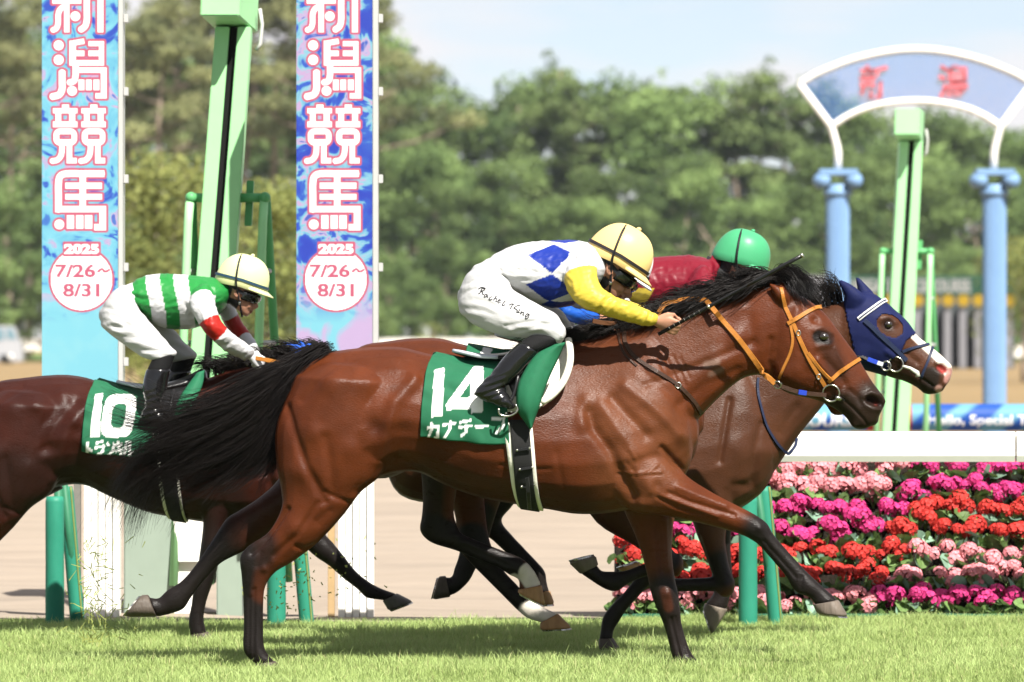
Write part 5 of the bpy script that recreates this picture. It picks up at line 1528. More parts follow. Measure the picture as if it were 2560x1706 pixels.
def make_jockey(label, D, yc, torso, pelvis, thigh, shank, foot, arm, arm_far, head, hsc, jerseycol, sleeve, fardx, helmcol, hband, whiphand, folds=((), ()), glove=None, hood=False, group='jockeys'):
    Y = D - D0 + yc
    x0 = P((torso[0][0] + torso[-1][0]) / 2, 853, D).x
    root = empty('person', (x0, Y, 0), label, 'person', group)
    fr = head_frame(head[:2], head[2], D, yc)
    mir = lambda st, dx=0, dy=0: [(q[0]+dx, q[1]+dy, q[2]+dx, q[3]+dy, q[4], -q[5]) for q in st]
    th_f, sh_f, ft_f = mir(thigh, *fardx), mir(shank, *fardx), mir(foot, *fardx)
    # one continuous body under the clothes
    parts = [loft(torso, D, Y, grow=-.014), loft(pelvis, D, Y, grow=-.012), loft(arm, D, Y, grow=-.010), loft(arm_far, D, Y, grow=-.010)]
    for st in (thigh, th_f): parts.append(loft(st, D, Y, grow=-.012))
    for st in (shank, sh_f): parts.append(loft(st, D, Y, grow=-.010))
    for st in (foot, ft_f): parts.append(loft(st, D, Y, grow=-.008))
    parts.append(loft_local(fr, HEADST, hsc)); parts.append(loft_local(fr, NOSEST, hsc)); parts.append(loft_local(fr, LIPST, hsc))
    for sd in (-1, 1):   # ears
        parts.append(ball(hf(fr, -.012*hsc, -.052*hsc, .080*sd*hsc), (.017*hsc, .008*hsc, .028*hsc), 10, 8))
        parts.append(ball(hf(fr, .066*hsc, -.09*hsc, .036*sd*hsc), (.022*hsc, .02*hsc, .024*hsc), 10, 8))
    tl = torso[-1]
    neck0 = P((tl[0]+tl[2])/2, (tl[1]+tl[3])/2, D, Y)
    parts.append(tube_np([neck0 - fr[1]*.05, neck0, (neck0 + hf(fr, -.045*hsc, -.07*hsc))/2, hf(fr, -.045*hsc, -.06*hsc), hf(fr, -.03*hsc, .0)], [.07*hsc, .064*hsc, .058*hsc, .058*hsc, .06*hsc], 14))
    hands = []
    for st, yy, gdir in ((arm, None, whiphand[0]), (arm_far, None, whiphand[1])):
        e = st[-1]; e0 = st[-3]
        wr = P((e[0]+e[2])/2, (e[1]+e[3])/2, D, Y + e[5]); w0 = P((e0[0]+e0[2])/2, (e0[1]+e0[3])/2, D, Y + e0[5])
        d = (wr - w0).normalized()
        if len(whiphand) > 2: d = Vector(whiphand[2]).normalized() if st is arm else d
        hands.append((wr, d))
        hp = fist(wr + d*.005, d, gdir, None, hsc*.92)
        parts += hp
    me = union(parts, .0055, smooth=3, lam=.4)
    co = get_co(me)
    cols = np.tile(SKINC, (len(co), 1))
    loc = co - np.array(fr[0]); lf = loc @ np.array(fr[1]); lu = loc @ np.array(fr[2]); ly = np.abs(loc[:, 1])
    isHead = (np.abs(lf) < .17*hsc) & (lu > -.18*hsc) & (lu < .2*hsc) & (ly < .12)
    if hood is not False:
        hm = isHead & (lf < (-.030 + .0*lu)*hsc) & ~((np.abs(lf+.012*hsc) < .026*hsc) & (np.abs(lu+.05*hsc) < .034*hsc))
        hm |= isHead & (lf < .035*hsc + .25*(lu+.05*hsc)) & (lu < -.085*hsc)
        cols[hm] = HOODC
    lips = isHead & (lf > .075*hsc) & (np.abs(lu+.121*hsc) < .008*hsc) & (ly < .026*hsc)
    cols[lips] = (0.16, 0.05, 0.036)
    ear_in = isHead & (np.hypot(lf+.010*hsc, lu+.05*hsc) < .011*hsc) & (ly > .075*hsc)
    cols[ear_in] = SKINC * .55
    if glove is not None:
        for wr, d in hands:
            v = co - np.array(wr); cols[(np.linalg.norm(v, axis=1) < .16*hsc) & (v @ np.array(d) > -.02)] = glove
    set_col(me, cols)
    body = link('body', me, SKIN, root)
    # jersey
    jm = union([loft(torso, D, Y, grow=.004), loft(arm, D, Y, grow=.003), loft(arm_far, D, Y, grow=.003),
                tube_np([neck0 - fr[1]*.03, neck0 + (hf(fr, -.05*hsc, -.1*hsc)-neck0)*.35], [.082*hsc, .07*hsc], 16)], .0058, smooth=6)
    co = get_co(jm); no = get_no(jm)
    q = to_px(co, D)
    rip = np.sin(q[:, 0]*.16 + q[:, 1]*.10 + 2.5*np.sin(q[:, 1]*.05)) * np.sin(q[:, 0]*.07 - q[:, 1]*.11 + 1.0)
    rip2 = np.sin(q[:, 0]*.05 + q[:, 1]*.23 + 2*np.sin(q[:, 0]*.031))
    rip3 = np.sin((q[:, 0]*.8+q[:, 1]*.6)*.09 + 2.2*np.sin(q[:, 0]*.043 - q[:, 1]*.037) + co[:, 1]*14)
    set_co(jm, co + no*(.0014*rip*np.abs(rip3) + .0013*np.abs(rip2*rip3) + .0022*rip3*np.abs(rip))[:, None])
    emboss(jm, D, folds[0], Y + 9 if False else Y)
    co = get_co(jm); q = to_px(co, D)
    # which vertices belong to the sleeves
    def arm_d(st):
        c = np.array([tuple(P((a[0]+a[2])/2, (a[1]+a[3])/2, D, Y+a[5])) for a in st]); c = cr_resample(c, 4)
        rr = cr_resample([[max(np.hypot(a[0]-a[2], a[1]-a[3])/2/S(D), a[4])] for a in st], 4)[:, 0]
        dm = np.full(len(co), 9.); tm = np.zeros(len(co))
        for i, (cc, r_) in enumerate(zip(c, rr)):
            dd = np.linalg.norm(co - cc, axis=1) / r_
            u = dd < dm; dm[u] = dd[u]; tm[u] = i / (len(c)-1)
        return dm, tm
    cols = jerseycol(q, co)
    for st, nm in ((arm, 'near'), (arm_far, 'far')):
        dm, tm = arm_d(st)
        sel = (dm < 1.22) & (tm > .10)
        cs = sleeve(tm[sel], nm)
        cols[sel] = cs
    set_col(jm, cols)
    link('jersey', jm, SATIN, root)
    # breeches
    bm_ = union([loft(pelvis, D, Y, grow=.004), loft(thigh, D, Y, grow=.004), loft(th_f, D, Y, grow=.004)], .0058, smooth=6)
    co = get_co(bm_); no = get_no(bm_); q = to_px(co, D)
    rip = np.sin(q[:, 0]*.10 - q[:, 1]*.26 + 1.8*np.sin(q[:, 0]*.04)) * (0.4 + 0.6*np.sin(q[:, 0]*.03 + q[:, 1]*.045))
    set_co(bm_, co + no*(.0028*rip)[:, None])
    emboss(bm_, D, folds[1], Y)
    br = link('breeches', bm_, BREECH, root)
    # socks and boots, a pair
    for sh, ft in ((shank, foot), (sh_f, ft_f)):
        sm = union([loft(sh[:3], D, Y, grow=.0)], .006, smooth=3); link('sock', sm, SOCK, root)
        km = union([loft(sh[2:], D, Y, grow=.004), loft(ft, D, Y, grow=.003)], .0058, smooth=4)
        co = get_co(km); no = get_no(km); q = to_px(co, D)
        kk = (sh[-1][0]+sh[-1][2])/2, (sh[-1][1]+sh[-1][3])/2
        dk = np.hypot(q[:, 0]-kk[0], q[:, 1]-kk[1])
        set_co(km, co + no*(.004*np.sin(q[:, 1]*.42 + q[:, 0]*.15)*np.exp(-(dk/34)**2))[:, None])
        link('boot', km, BOOT, root)
    helmet(fr, hsc, helmcol, root, hband)
    goggles(fr, hsc, root)
    return root, body, br, fr, hands

# ---- jockey of number 14
TJ14 = [(1222,650,1232,715,.13,0),(1262,625,1285,732,.148,0),(1305,611,1330,752,.158,0),(1350,606,1375,767,.165,0),(1400,603,1420,764,.175,0),(1440,603,1458,742,.178,0),(1475,612,1490,715,.15,0),(1500,630,1506,700,.10,0)]
PJ14 = [(1238,645,1262,722,.13,0),(1200,660,1222,760,.155,0),(1168,692,1185,795,.15,0),(1152,722,1162,772,.11,0)]
THJ14 = [(1235,655,1150,725,.09,-.07),(1262,690,1150,775,.098,-.10),(1282,725,1188,811,.094,-.15),(1316,748,1248,835,.085,-.20),(1355,770,1308,843,.074,-.245),(1390,792,1352,846,.064,-.275),(1412,824,1385,862,.056,-.29)]
SHJ14 = [(1409,852,1330,838,.055,-.295),(1378,872,1314,846,.053,-.30),(1346,884,1302,856,.05,-.305),(1325,905,1270,884,.05,-.31),(1303,930,1244,915,.047,-.315),(1280,952,1226,938,.042,-.32),(1262,968,1200,962,.036,-.325)]
FTJ14 = [(1244,948,1186,984,.036,-.325),(1262,974,1212,1000,.037,-.33),(1277,996,1248,1013,.034,-.335),(1288,1012,1276,1021,.02,-.335)]
AJ14 = [(1466,628,1424,660,.05,-.15),(1487,664,1410,696,.060,-.20),(1491,700,1424,737,.058,-.245),(1506,726,1450,766,.053,-.27),(1540,746,1492,783,.046,-.27),(1590,766,1556,802,.041,-.25),(1620,779,1598,812,.037,-.235),(1641,789,1626,815,.034,-.225)]
AJ14F = [(1470,630,1430,660,.05,.15),(1492,668,1425,698,.058,.2),(1500,705,1440,738,.055,.23),(1530,735,1480,768,.048,.24),(1580,755,1545,790,.042,.22),(1625,772,1600,802,.036,.17),(1640,780,1622,806,.034,.15)]
BLUE = np.array((0.0075, 0.022, 0.19)); YEL = np.array((0.42, 0.32, 0.040)); WJ = np.array((0.42, 0.42, 0.43))
def jc14(q, co):
    c = np.tile(WJ, (len(q), 1))
    for poly in ([(1318,639),(1385,612),(1424,632),(1418,646),(1380,686)], [(1314,713),(1380,687),(1438,729),(1380,752),(1366,752)], [(1375,604),(1410,609),(1445,604),(1440,590),(1380,592)],
                 [(1352,762),(1372,752),(1400,756),(1450,750),(1442,764),(1420,776),(1380,776)]):
        c[in_poly(q, poly)] = BLUE
    return c
def sl14(t, nm):
    c = np.tile(YEL, (len(t), 1)); c[t < .16] = WJ
    return c
ZJ = lambda *p: [(1130+a*.2551, 540+b*.2551) for a, b in p]
FOLD14 = ([(4,4,ZJ((395,440),(430,520),(500,660))),(-4,4,ZJ((420,430),(470,540),(540,640))),(3.5,4,ZJ((450,560),(600,600),(720,590))),(-3.5,4,ZJ((470,590),(620,640),(760,640))),(3.5,4,ZJ((520,640),(640,700),(720,760))),
   (-3.5,4,ZJ((480,480),(640,530),(860,560))),(3,4,ZJ((560,420),(700,470),(850,500))),(4,5,ZJ((1100,560),(1180,640),(1200,740))),(-4,4,ZJ((1080,620),(1120,700),(1160,760))),(4,4,ZJ((1400,900),(1440,840),(1490,790))),(-4,4,ZJ((1430,920),(1480,860),(1530,810))),
   (3,4,ZJ((1500,950),(1560,900),(1600,840))),(4,4,ZJ((1850,1060),(1880,1000),(1900,930))),(-4,4,ZJ((1880,1070),(1910,1010),(1930,950))),(4,4,ZJ((1920,1080),(1940,1030),(1960,970))),(-3,5,ZJ((1180,480),(1260,470),(1340,490))),(-4,5,ZJ((1380,600),(1400,660),(1440,720)))],
  [(4,4,ZJ((130,620),(220,580),(330,570))),(-4,4,ZJ((110,680),(230,630),(350,610))),(-4,5,ZJ((410,490),(450,600),(530,705))),(4,5,ZJ((380,500),(420,610),(480,700))),(-3.5,4,ZJ((80,800),(150,740),(230,720))),(4,4,ZJ((560,1120),(700,1090),(860,1060))),(-4,4,ZJ((520,1080),(700,1050),(850,1020))),
   (4,4,ZJ((660,1150),(760,1130),(880,1100))),(-4,5,ZJ((860,1060),(960,1060),(1070,1050))),(3,4,ZJ((980,1100),(1040,1150),(1090,1210))),(-3,4,ZJ((80,900),(170,1000),(300,1060)))])
ZK = lambda *p: [(220+a*.2423, 640+b*.2423) for a, b in p]
FOLD10 = ([(4,4,ZK((480,380),(560,400),(640,400))),(-4,4,ZK((490,420),(580,450),(660,450))),(4,4,ZK((510,480),(600,510),(680,520))),(-4,4,ZK((520,540),(600,580),(660,620))),(4,5,ZK((1050,470),(1090,530),(1130,580))),(-4,5,ZK((1020,500),(1060,570),(1100,620))),(4,4,ZK((1200,560),(1230,620),(1240,700))),(-4,4,ZK((1240,540),(1280,620),(1260,690))),
   (4,4,ZK((1330,870),(1400,860),(1480,820))),(-4,4,ZK((1380,930),(1460,920),(1540,870))),(3,4,ZK((1200,250),(1260,300),(1330,340))),(-3,5,ZK((760,470),(850,500),(930,480)))],
  [(4,4,ZK((240,690),(360,690),(480,680))),(-4,4,ZK((230,730),(380,740),(520,720))),(4,4,ZK((280,780),(430,790),(580,780))),(-4,4,ZK((320,830),(480,840),(620,850))),(4,4,ZK((420,890),(560,900),(700,930))),(-4,4,ZK((500,950),(640,970),(780,980))),(4,4,ZK((600,1010),(720,1010),(850,1000))),(-4,5,ZK((160,540),(220,540),(290,560)))])
whipA = P(1643, 836, D0, -.235); whipB = P(1992, 643, D0, -.46)
wd_ = (whipB - whipA).normalized()
j14, jb14, br14, fr14, hnd14 = make_jockey('rider in white jersey with blue diamonds, yellow sleeves and yellow helmet holding a whip', D0, 0, TJ14, PJ14, THJ14, SHJ14, FTJ14, AJ14, AJ14F,
    (1545, 654, 33), 1.0, jc14, sl14, (18, -10), (0.64, 0.46, 0.18), (0.02, 0.018, 0.02), (wd_, (0.2, 0.3, 1), (1, .05, -.32)), folds=FOLD14, hood=True)
# name written on the breeches
bvb14 = bvh_of(br14)
def zq(pts, x0, y0, k): return [(x0 + a*k, y0 + b*k) for a, b in pts]
SCRIPT = [[(262,722),(292,706),(322,712),(330,722)],[(296,716),(276,762),(262,768)],[(300,712),(322,722),(312,738),(284,740),(300,752),(304,772),(318,778)],
 [(350,778),(330,776),(318,796),(330,800),(350,780),(346,800),(360,800)],[(396,802),(382,800),(366,818),(378,828),(400,818)],[(436,790),(408,832)],[(408,832),(426,814),(438,818),(432,842),(444,846)],
 [(448,842),(474,838),(470,826),(452,836),(456,858),(478,852)],[(524,836),(496,872),(504,886),(522,872)],[(560,880),(586,868),(610,872)],[(598,868),(570,918)],[(668,884),(640,886),(604,908)],[(606,906),(640,930),(634,948),(652,950)],
 [(664,920),(652,946),(662,954)],[(680,940),(668,968)],[(670,966),(690,948),(700,952),(694,974),(706,976)],[(752,968),(734,964),(718,986),(730,992),(750,970)],[(756,968),(748,996),(726,1012),(716,1002)]]
lt = empty('lettering', tuple(P(1260, 760, D0, -.3))); lt.parent = br14; lt.matrix_parent_inverse = wmat(br14).inverted()
for stq in SCRIPT:
    strap('letter_stroke', zq(stq, 1130, 540, .2551), .0042, bvb14, D0, INKM, lt, thick=.0012, off=.0008, sub=4)

# whip
wroot = empty('whip', tuple(whipA), 'black riding whip pointing up and forward in the hand of the rider in blue diamonds', 'whip')
mb = MB(); mb.tube([whipA + (whipB-whipA)*t for t in (0, .35, .62, .94)], [.0085, .0085, .0052, .0040], 10); mb.build('shaft', WHIPM, wroot, smooth=True)
mb = MB(); mb.tube([whipA + (whipB-whipA)*t for t in (.62, .7, .9, 1.0)], [.006, .0085, .009, .0085], 10); mb.build('padded_flap', BLACKL, wroot, smooth=True)
mb = MB(); mb.tube([whipA + (whipB-whipA)*t for t in (.345, .36)], .0105, 12); mb.build('ferrule', STEEL, wroot, smooth=True)
mb = MB(); mb.tube([whipA + (whipB-whipA)*t for t in (.995, 1.006)], .010, 12); mb.build('end_cap', STEEL, wroot, smooth=True)
for k in range(7):
    t = .08 + .035*k
    ring('grip_stitch', whipA + (whipB-whipA)*t, .0088, .0008, STEEL, wroot, tilt=wd_, n=12)

# ---- jockey of number 10
TJ10 = [(326,713,344,776,.125,0),(352,697,372,797,.14,0),(385,688,408,818,.15,0),(420,687,445,822,.155,0),(455,689,487,819,.165,0),(500,693,530,800,.168,0),(540,698,560,770,.14,0),(560,715,570,750,.1,0)]
PJ10 = [(338,706,352,780,.125,0),(300,722,318,815,.148,0),(270,748,282,832,.14,0),(253,775,262,812,.1,0)]
THJ10 = [(325,715,254,790,.088,-.07),(346,765,262,820,.094,-.10),(372,800,298,847,.09,-.15),(397,826,334,872,.082,-.19),(423,856,366,891,.07,-.225),(449,880,388,900,.06,-.245)]
SHJ10 = [(449,882,389,897,.055,-.25),(440,905,382,912,.053,-.255),(433,925,376,925,.05,-.26),(428,945,370,950,.05,-.265),(424,970,368,978,.046,-.27),(414,998,374,1004,.041,-.275),(408,1022,368,1034,.036,-.28)]
FTJ10 = [(402,1008,360,1042,.035,-.28),(428,1040,392,1060,.036,-.285),(448,1058,428,1070,.033,-.29),(462,1070,454,1077,.02,-.29)]
AJ10 = [(522,712,486,730,.05,-.14),(540,750,483,762,.062,-.20),(552,790,502,805,.058,-.235),(566,815,524,834,.054,-.24),(590,838,556,866,.047,-.22),(620,860,590,889,.041,-.17),(640,878,615,899,.036,-.13)]
AJ10F = [(540,715,505,735,.05,.14),(572,752,535,770,.056,.2),(595,800,562,820,.05,.22),(622,838,595,862,.043,.18),(640,866,616,886,.038,.13),(648,880,626,896,.035,.11)]
GRN = np.array((0.014, 0.16, 0.032)); RED = np.array((0.26, 0.012, 0.008))
def jc10(q, co):
    c = np.tile(WJ, (len(q), 1))
    u = q[:, 0] - (q[:, 1]-690)*.06 + 6*np.sin(q[:, 1]*.03)
    for a, b in ((300,371),(407,441),(478,700)):
        c[(u > a) & (u < b)] = GRN
    return c
def sl10(t, nm):
    c = np.tile(WJ, (len(t), 1)); c[(t > .34) & (t < .56)] = RED
    return c
j10, jb10, br10, fr10, hnd10 = make_jockey('rider in green and white hooped jersey with red armbands and pale yellow helmet', D10, 0, TJ10, PJ10, THJ10, SHJ10, FTJ10, AJ10, AJ10F,
    (606, 712, 19.5), .88, jc10, sl10, (36, 6), (0.52, 0.54, 0.27), (0.02, 0.05, 0.08), ((0.2, 0.2, 1), (0.2, 0.2, 1)), folds=FOLD10, glove=np.array((.5, .5, .52)), hood=True)

# ---- jockey of the hooded horse
def mv(st, k, ox, oy, cx=1400, cy=603): return xf(st, k, k, ox, oy, cx, cy, .94)
TJD = mv(TJ14, .93, 1700, 641); TJD[-1] = (1778,650,1786,712,.10,0)
PJD, THJD, SHJD, FTJD = (mv(s_, .93, 1690, 652) for s_ in (PJ14, THJ14, SHJ14, FTJ14))
AJD = mv(AJ14, .93, 1700, 641); AJDF = mv(AJ14F, .93, 1700, 641)
MAR = np.array((0.125, 0.0055, 0.014))
def jcD(q, co):
    c = np.tile(MAR, (len(q), 1))
    u = q[:, 0]*.9 + q[:, 1]*.5
    c[(u > 1765) & (u < 1832) & (q[:, 1] > 722)] = YEL
    return c
jD, jbD, brD, frD, hndD = make_jockey('rider in maroon jersey and green helmet behind the neck of number 14', DD, 0, TJD, PJD, THJD, SHJD, FTJD, AJD, AJDF,
    (1853, 655, 21), .93, jcD, lambda t, nm: np.tile(MAR, (len(t), 1)), (10, -8), (0.045, 0.25, 0.115), None, ((0.2, .2, 1), (.2, .2, 1)), hood=True)

# ---- hidden jockey of the bay behind number 14
TJC = mv(TJ14, .94, 1424, 640); PJC, THJC, SHJC, FTJC = (mv(s_, .95, 1428, 628) for s_ in (PJ14, THJ14, SHJ14, FTJ14))
AJC = [(1480,655,1440,690,.05,-.15),(1476,690,1418,715,.055,-.2),(1446,730,1400,742,.05,-.24),(1418,752,1392,772,.047,-.25),(1430,770,1404,795,.046,-.25),(1462,778,1438,808,.043,-.22),(1488,785,1472,815,.037,-.18),(1498,790,1486,816,.034,-.16)]
SKYB = np.array((0.010, 0.065, 0.32))
jC, jbC, brC, frC, hndC = make_jockey('rider with bright blue sleeves and white cap hidden behind the rider with blue diamonds', DC, 0, TJC, PJC, THJC, SHJC, FTJC, AJC, mv(AJ14F, .94, 1424, 640),
    (1550, 668, 33), .98, lambda q, co: np.tile(WJ, (len(q), 1)), lambda t, nm: np.tile(SKYB, (len(t), 1)), (10, -8), (0.78, 0.78, 0.8), (0.02, 0.02, 0.02), ((.2, .2, 1), (.2, .2, 1)), hood=True)
# ------------------------------------------------------------------ saddlery
CLOTH = pm('number_cloth', attr=True, rough=0.75, var=0.06, scale=60, bump=0.12, bscale=300)
GREENC = np.array((0.0105, 0.088, 0.042)); INKW = np.array((0.62, 0.62, 0.61))
GREENF = pm('green_cloth', (0.013, 0.105, 0.05), 0.7, 0.12, 40, bump=0.15, bscale=200)
GREYTRIM = pm('grey_trim', (0.42, 0.44, 0.50), 0.5, 0.1, 40)

def wrap(name, D, bvh, edges, zc, mat, parent, off=.006, thick=.004, nu=12, nv=40, colf=None, wr=0.0, seed=0):
    """sheet wrapped round a barrel. edges: (theta_deg, left_px, right_px) with theta 0 on top, negative on the near side"""
    Y = D - D0; s = FPX / D
    E = np.array(edges, float)
    th = np.linspace(E[0, 0], E[-1, 0], nv)
    xl = np.interp(th, E[:, 0], E[:, 1]) if E[0, 0] < E[-1, 0] else np.interp(-th, -E[:, 0], E[:, 1])
    xr = np.interp(th, E[:, 0], E[:, 2]) if E[0, 0] < E[-1, 0] else np.interp(-th, -E[:, 0], E[:, 2])
    zcw = CAMH - (zc - 853) / s
    V = np.zeros((nv, nu, 3))
    rr = np.zeros((nv, nu))
    for i in range(nv):
        a = math.radians(th[i]); d = Vector((0, math.sin(a), math.cos(a)))
        for j in range(nu):
            x = (xl[i] + (xr[i]-xl[i])*j/(nu-1) - 1280) / s
            h = bvh.ray_cast(Vector((x, Y, zcw)), d)
            rr[i, j] = (h[0] - Vector((x, Y, zcw))).length if h[0] else np.nan
    if np.isnan(rr).any(): rr[np.isnan(rr)] = np.nanmedian(rr)
    for _ in range(2):
        p = np.pad(rr, 1, mode='edge'); sm = (p[:-2, 1:-1]+p[2:, 1:-1]+p[1:-1, :-2]+p[1:-1, 2:]+4*rr)/8
        rr = np.maximum(rr, sm) if False else .4*rr + .6*sm
    g = np.random.default_rng(seed)
    for i in range(nv):
        a = math.radians(th[i])
        for j in range(nu):
            x = (xl[i] + (xr[i]-xl[i])*j/(nu-1) - 1280) / s
            r = rr[i, j] + off
            if wr: r += wr*(.5+.5*math.sin(x*38 + a*3 + math.sin(a*9)*1.3))*(.4+.6*abs(math.sin(a*4+x*11)))
            V[i, j] = (x, Y + r*math.sin(a), zcw + r*math.cos(a))
    F = [(i*nu+j, i*nu+j+1, (i+1)*nu+j+1, (i+1)*nu+j) for i in range(nv-1) for j in range(nu-1)]
    me = mesh_np(name, V.reshape(-1, 3), np.array(F))
    if colf is not None:
        set_col(me, colf(V.reshape(-1, 3)))
    o = link(name, me, mat, parent)
    md = o.modifiers.new('s', 'SOLIDIFY'); md.thickness = thick; md.offset = 0
    return o

def sheet(name, rows, D, mat, parent, ys, bulge=0.03, n=10, sub=4):
    """cloth flap between left/right edges given row by row; ys: world-y offset per row"""
    A = cr_resample([(a[0], a[1], b[0], b[1], y) for (a, b), y in zip(rows, ys)], sub)
    V = []; F = []
    for ax, ay, bx, by, y in A:
        for j in range(n):
            t = j/(n-1)
            p = P(ax*(1-t)+bx*t, ay*(1-t)+by*t, D, D-D0+y - bulge*math.sin(math.pi*t))
            V.append(tuple(p))
    m = len(A)
    F = [(i*n+j, i*n+j+1, (i+1)*n+j+1, (i+1)*n+j) for i in range(m-1) for j in range(n-1)]
    o = link(name, mesh_np(name, V, np.array(F)), mat, parent)
    md = o.modifiers.new('s', 'SOLIDIFY'); md.thickness = .004; md.offset = 0
    return o

def strokes_ink(q, jobs):
    """jobs: (half_width, polyline) -> inked mask"""
    m = np.zeros(len(q), bool)
    for hw, pts in jobs:
        for a, b in zip(pts[:-1], pts[1:]):
            m |= seg_sd(q, a, b, hw) < 0
        for p in pts[1:-1]:
            m |= np.hypot(q[:, 0]-p[0], q[:, 1]-p[1]) < hw
    return m

Z3 = lambda pts: [(1040+a*.319, 800+b*.319) for a, b in pts]
def print14(V):
    Yc = 0; q = to_px(V, D0)
    c = np.tile(GREENC, (len(V), 1)); near = V[:, 1] < 0
    m = in_poly(q, Z3([(148,392),(226,375),(213,750),(126,757)]))
    four = in_poly(q, Z3([(455,366),(530,362),(525,718),(440,727),(440,692),(243,702),(240,655)])) & ~in_poly(q, Z3([(428,490),(428,602),(348,606)]))
    m |= four
    w_ = 3.3
    kk = [[(92,842),(190,828)],[(183,828),(176,912),(150,912)],[(128,798),(130,850),(98,926)],[(210,816),(322,800)],[(277,784),(272,850),(230,916)],
          [(348,797),(436,782)],[(338,837),(448,821)],[(396,834),(396,872),(358,904)],[(467,831),(576,822)],[(597,772),(688,766)],[(688,766),(686,820),(628,886)]]
    m |= strokes_ink(q, [(w_, Z3(k)) for k in kk])
    rr = np.hypot(q[:, 0]-(1040+692*.319), q[:, 1]-(800+760*.319)); m |= (rr < 3.6) & (rr > 1.4)
    c[m & near] = INKW
    return c
tack_grp = 'number cloths'
o = wrap('saddle_cloth', D0, bv14, [(-122,1053,1274),(-96,1056,1268),(-60,1066,1262),(-30,1078,1262),(0,1090,1262),(30,1078,1262),(122,1053,1274)], 1000, CLOTH, None, off=.010, nu=88, nv=210, colf=print14, wr=.012)
tag(o, 'green saddle cloth printed with white number 14 and katakana', 'saddle cloth', tack_grp)
pad = empty('saddle_pad', tuple(P(1320, 900, D0)), 'white saddle pad showing in front of the number 14 cloth', 'saddle pad')
wrap('pad', D0, bv14, [(-100,1200,1340),(-80,1180,1400),(-50,1160,1418),(0,1150,1420),(50,1160,1418),(100,1200,1340)], 1000, WHITEPAD, pad, off=.007, thick=.006, nu=16, nv=40)
pe = [P(1420,850,D0,-.16),P(1424,880,D0,-.21),P(1422,912,D0,-.245),P(1407,953,D0,-.27),P(1380,986,D0,-.288),P(1352,1005,D0,-.295)]
mb = MB(); mb.tube([Vector(p) for p in cr_resample([tuple(p) for p in pe], 4)], .016, 10); mb.build('edge_roll', WHITEPAD, pad, smooth=True)

def girth(D, bvh, xs, zc, label):
    """xs: ((white_l, white_r) at the top, at the bottom), then black likewise"""
    r = empty('girth', tuple(P((xs[0][0]+xs[0][1])/2, zc+120, D)), label, 'girth')
    (a, b), (c, d), (e, f), (g_, h) = xs
    dx = c - a
    wrap('girth_pad', D, bvh, [(-88,a-4,b-4),(-140,(a+c)/2+2,(b+d)/2),(-165,c,d),(-180,c+4,d+4),(-256,a,b)], zc, WHITEPAD, r, off=.008, thick=.010, nu=10, nv=46)
    wrap('webbing', D, bvh, [(-86,e-4,f-4),(-140,(e+g_)/2,(f+h)/2),(-165,g_,h),(-180,g_+4,h+4),(-256,e,f)], zc, WEB, r, off=.016, thick=.006, nu=10, nv=46)
    return r
g14 = girth(D0, bv14, ((1262,1333),(1294,1355),(1278,1325),(1299,1345)), 1060, 'black girth strap with white padded edges buckled under number 14')
for (zx, zy) in ((840,1003),(860,1153),(875,1290)):
    p0 = (1040+(zx-48)*.319, 800+(zy+8)*.319, -.313 + (.0 if zy < 1200 else .012)); p1 = (1040+(zx+48)*.319, 800+(zy-8)*.319, -.313 + (.0 if zy < 1200 else .012))
    hit, _ = surf(bv14, P(*p0[:2], D0).x, P(*p0[:2], D0).z); yy = (hit.y if hit else -.28) - .026
    strap('keeper', [(p0[0], p0[1], yy), (p1[0], p1[1], yy)], .012, None, D0, BLACKL, g14, sub=3)
    for pp in (p0, p1):
        v, f = ball(P(pp[0], pp[1], D0, yy-.004), (.006, .004, .006), 8, 6); link('stud', mesh_np('stud', v, f), STEEL, g14)
strap('billet', [(1317,1190,-.318),(1320,1225,-.300),(1322,1250,-.255),(1323,1270,-.20)], .017, None, D0, BLACKL, g14, sub=3)

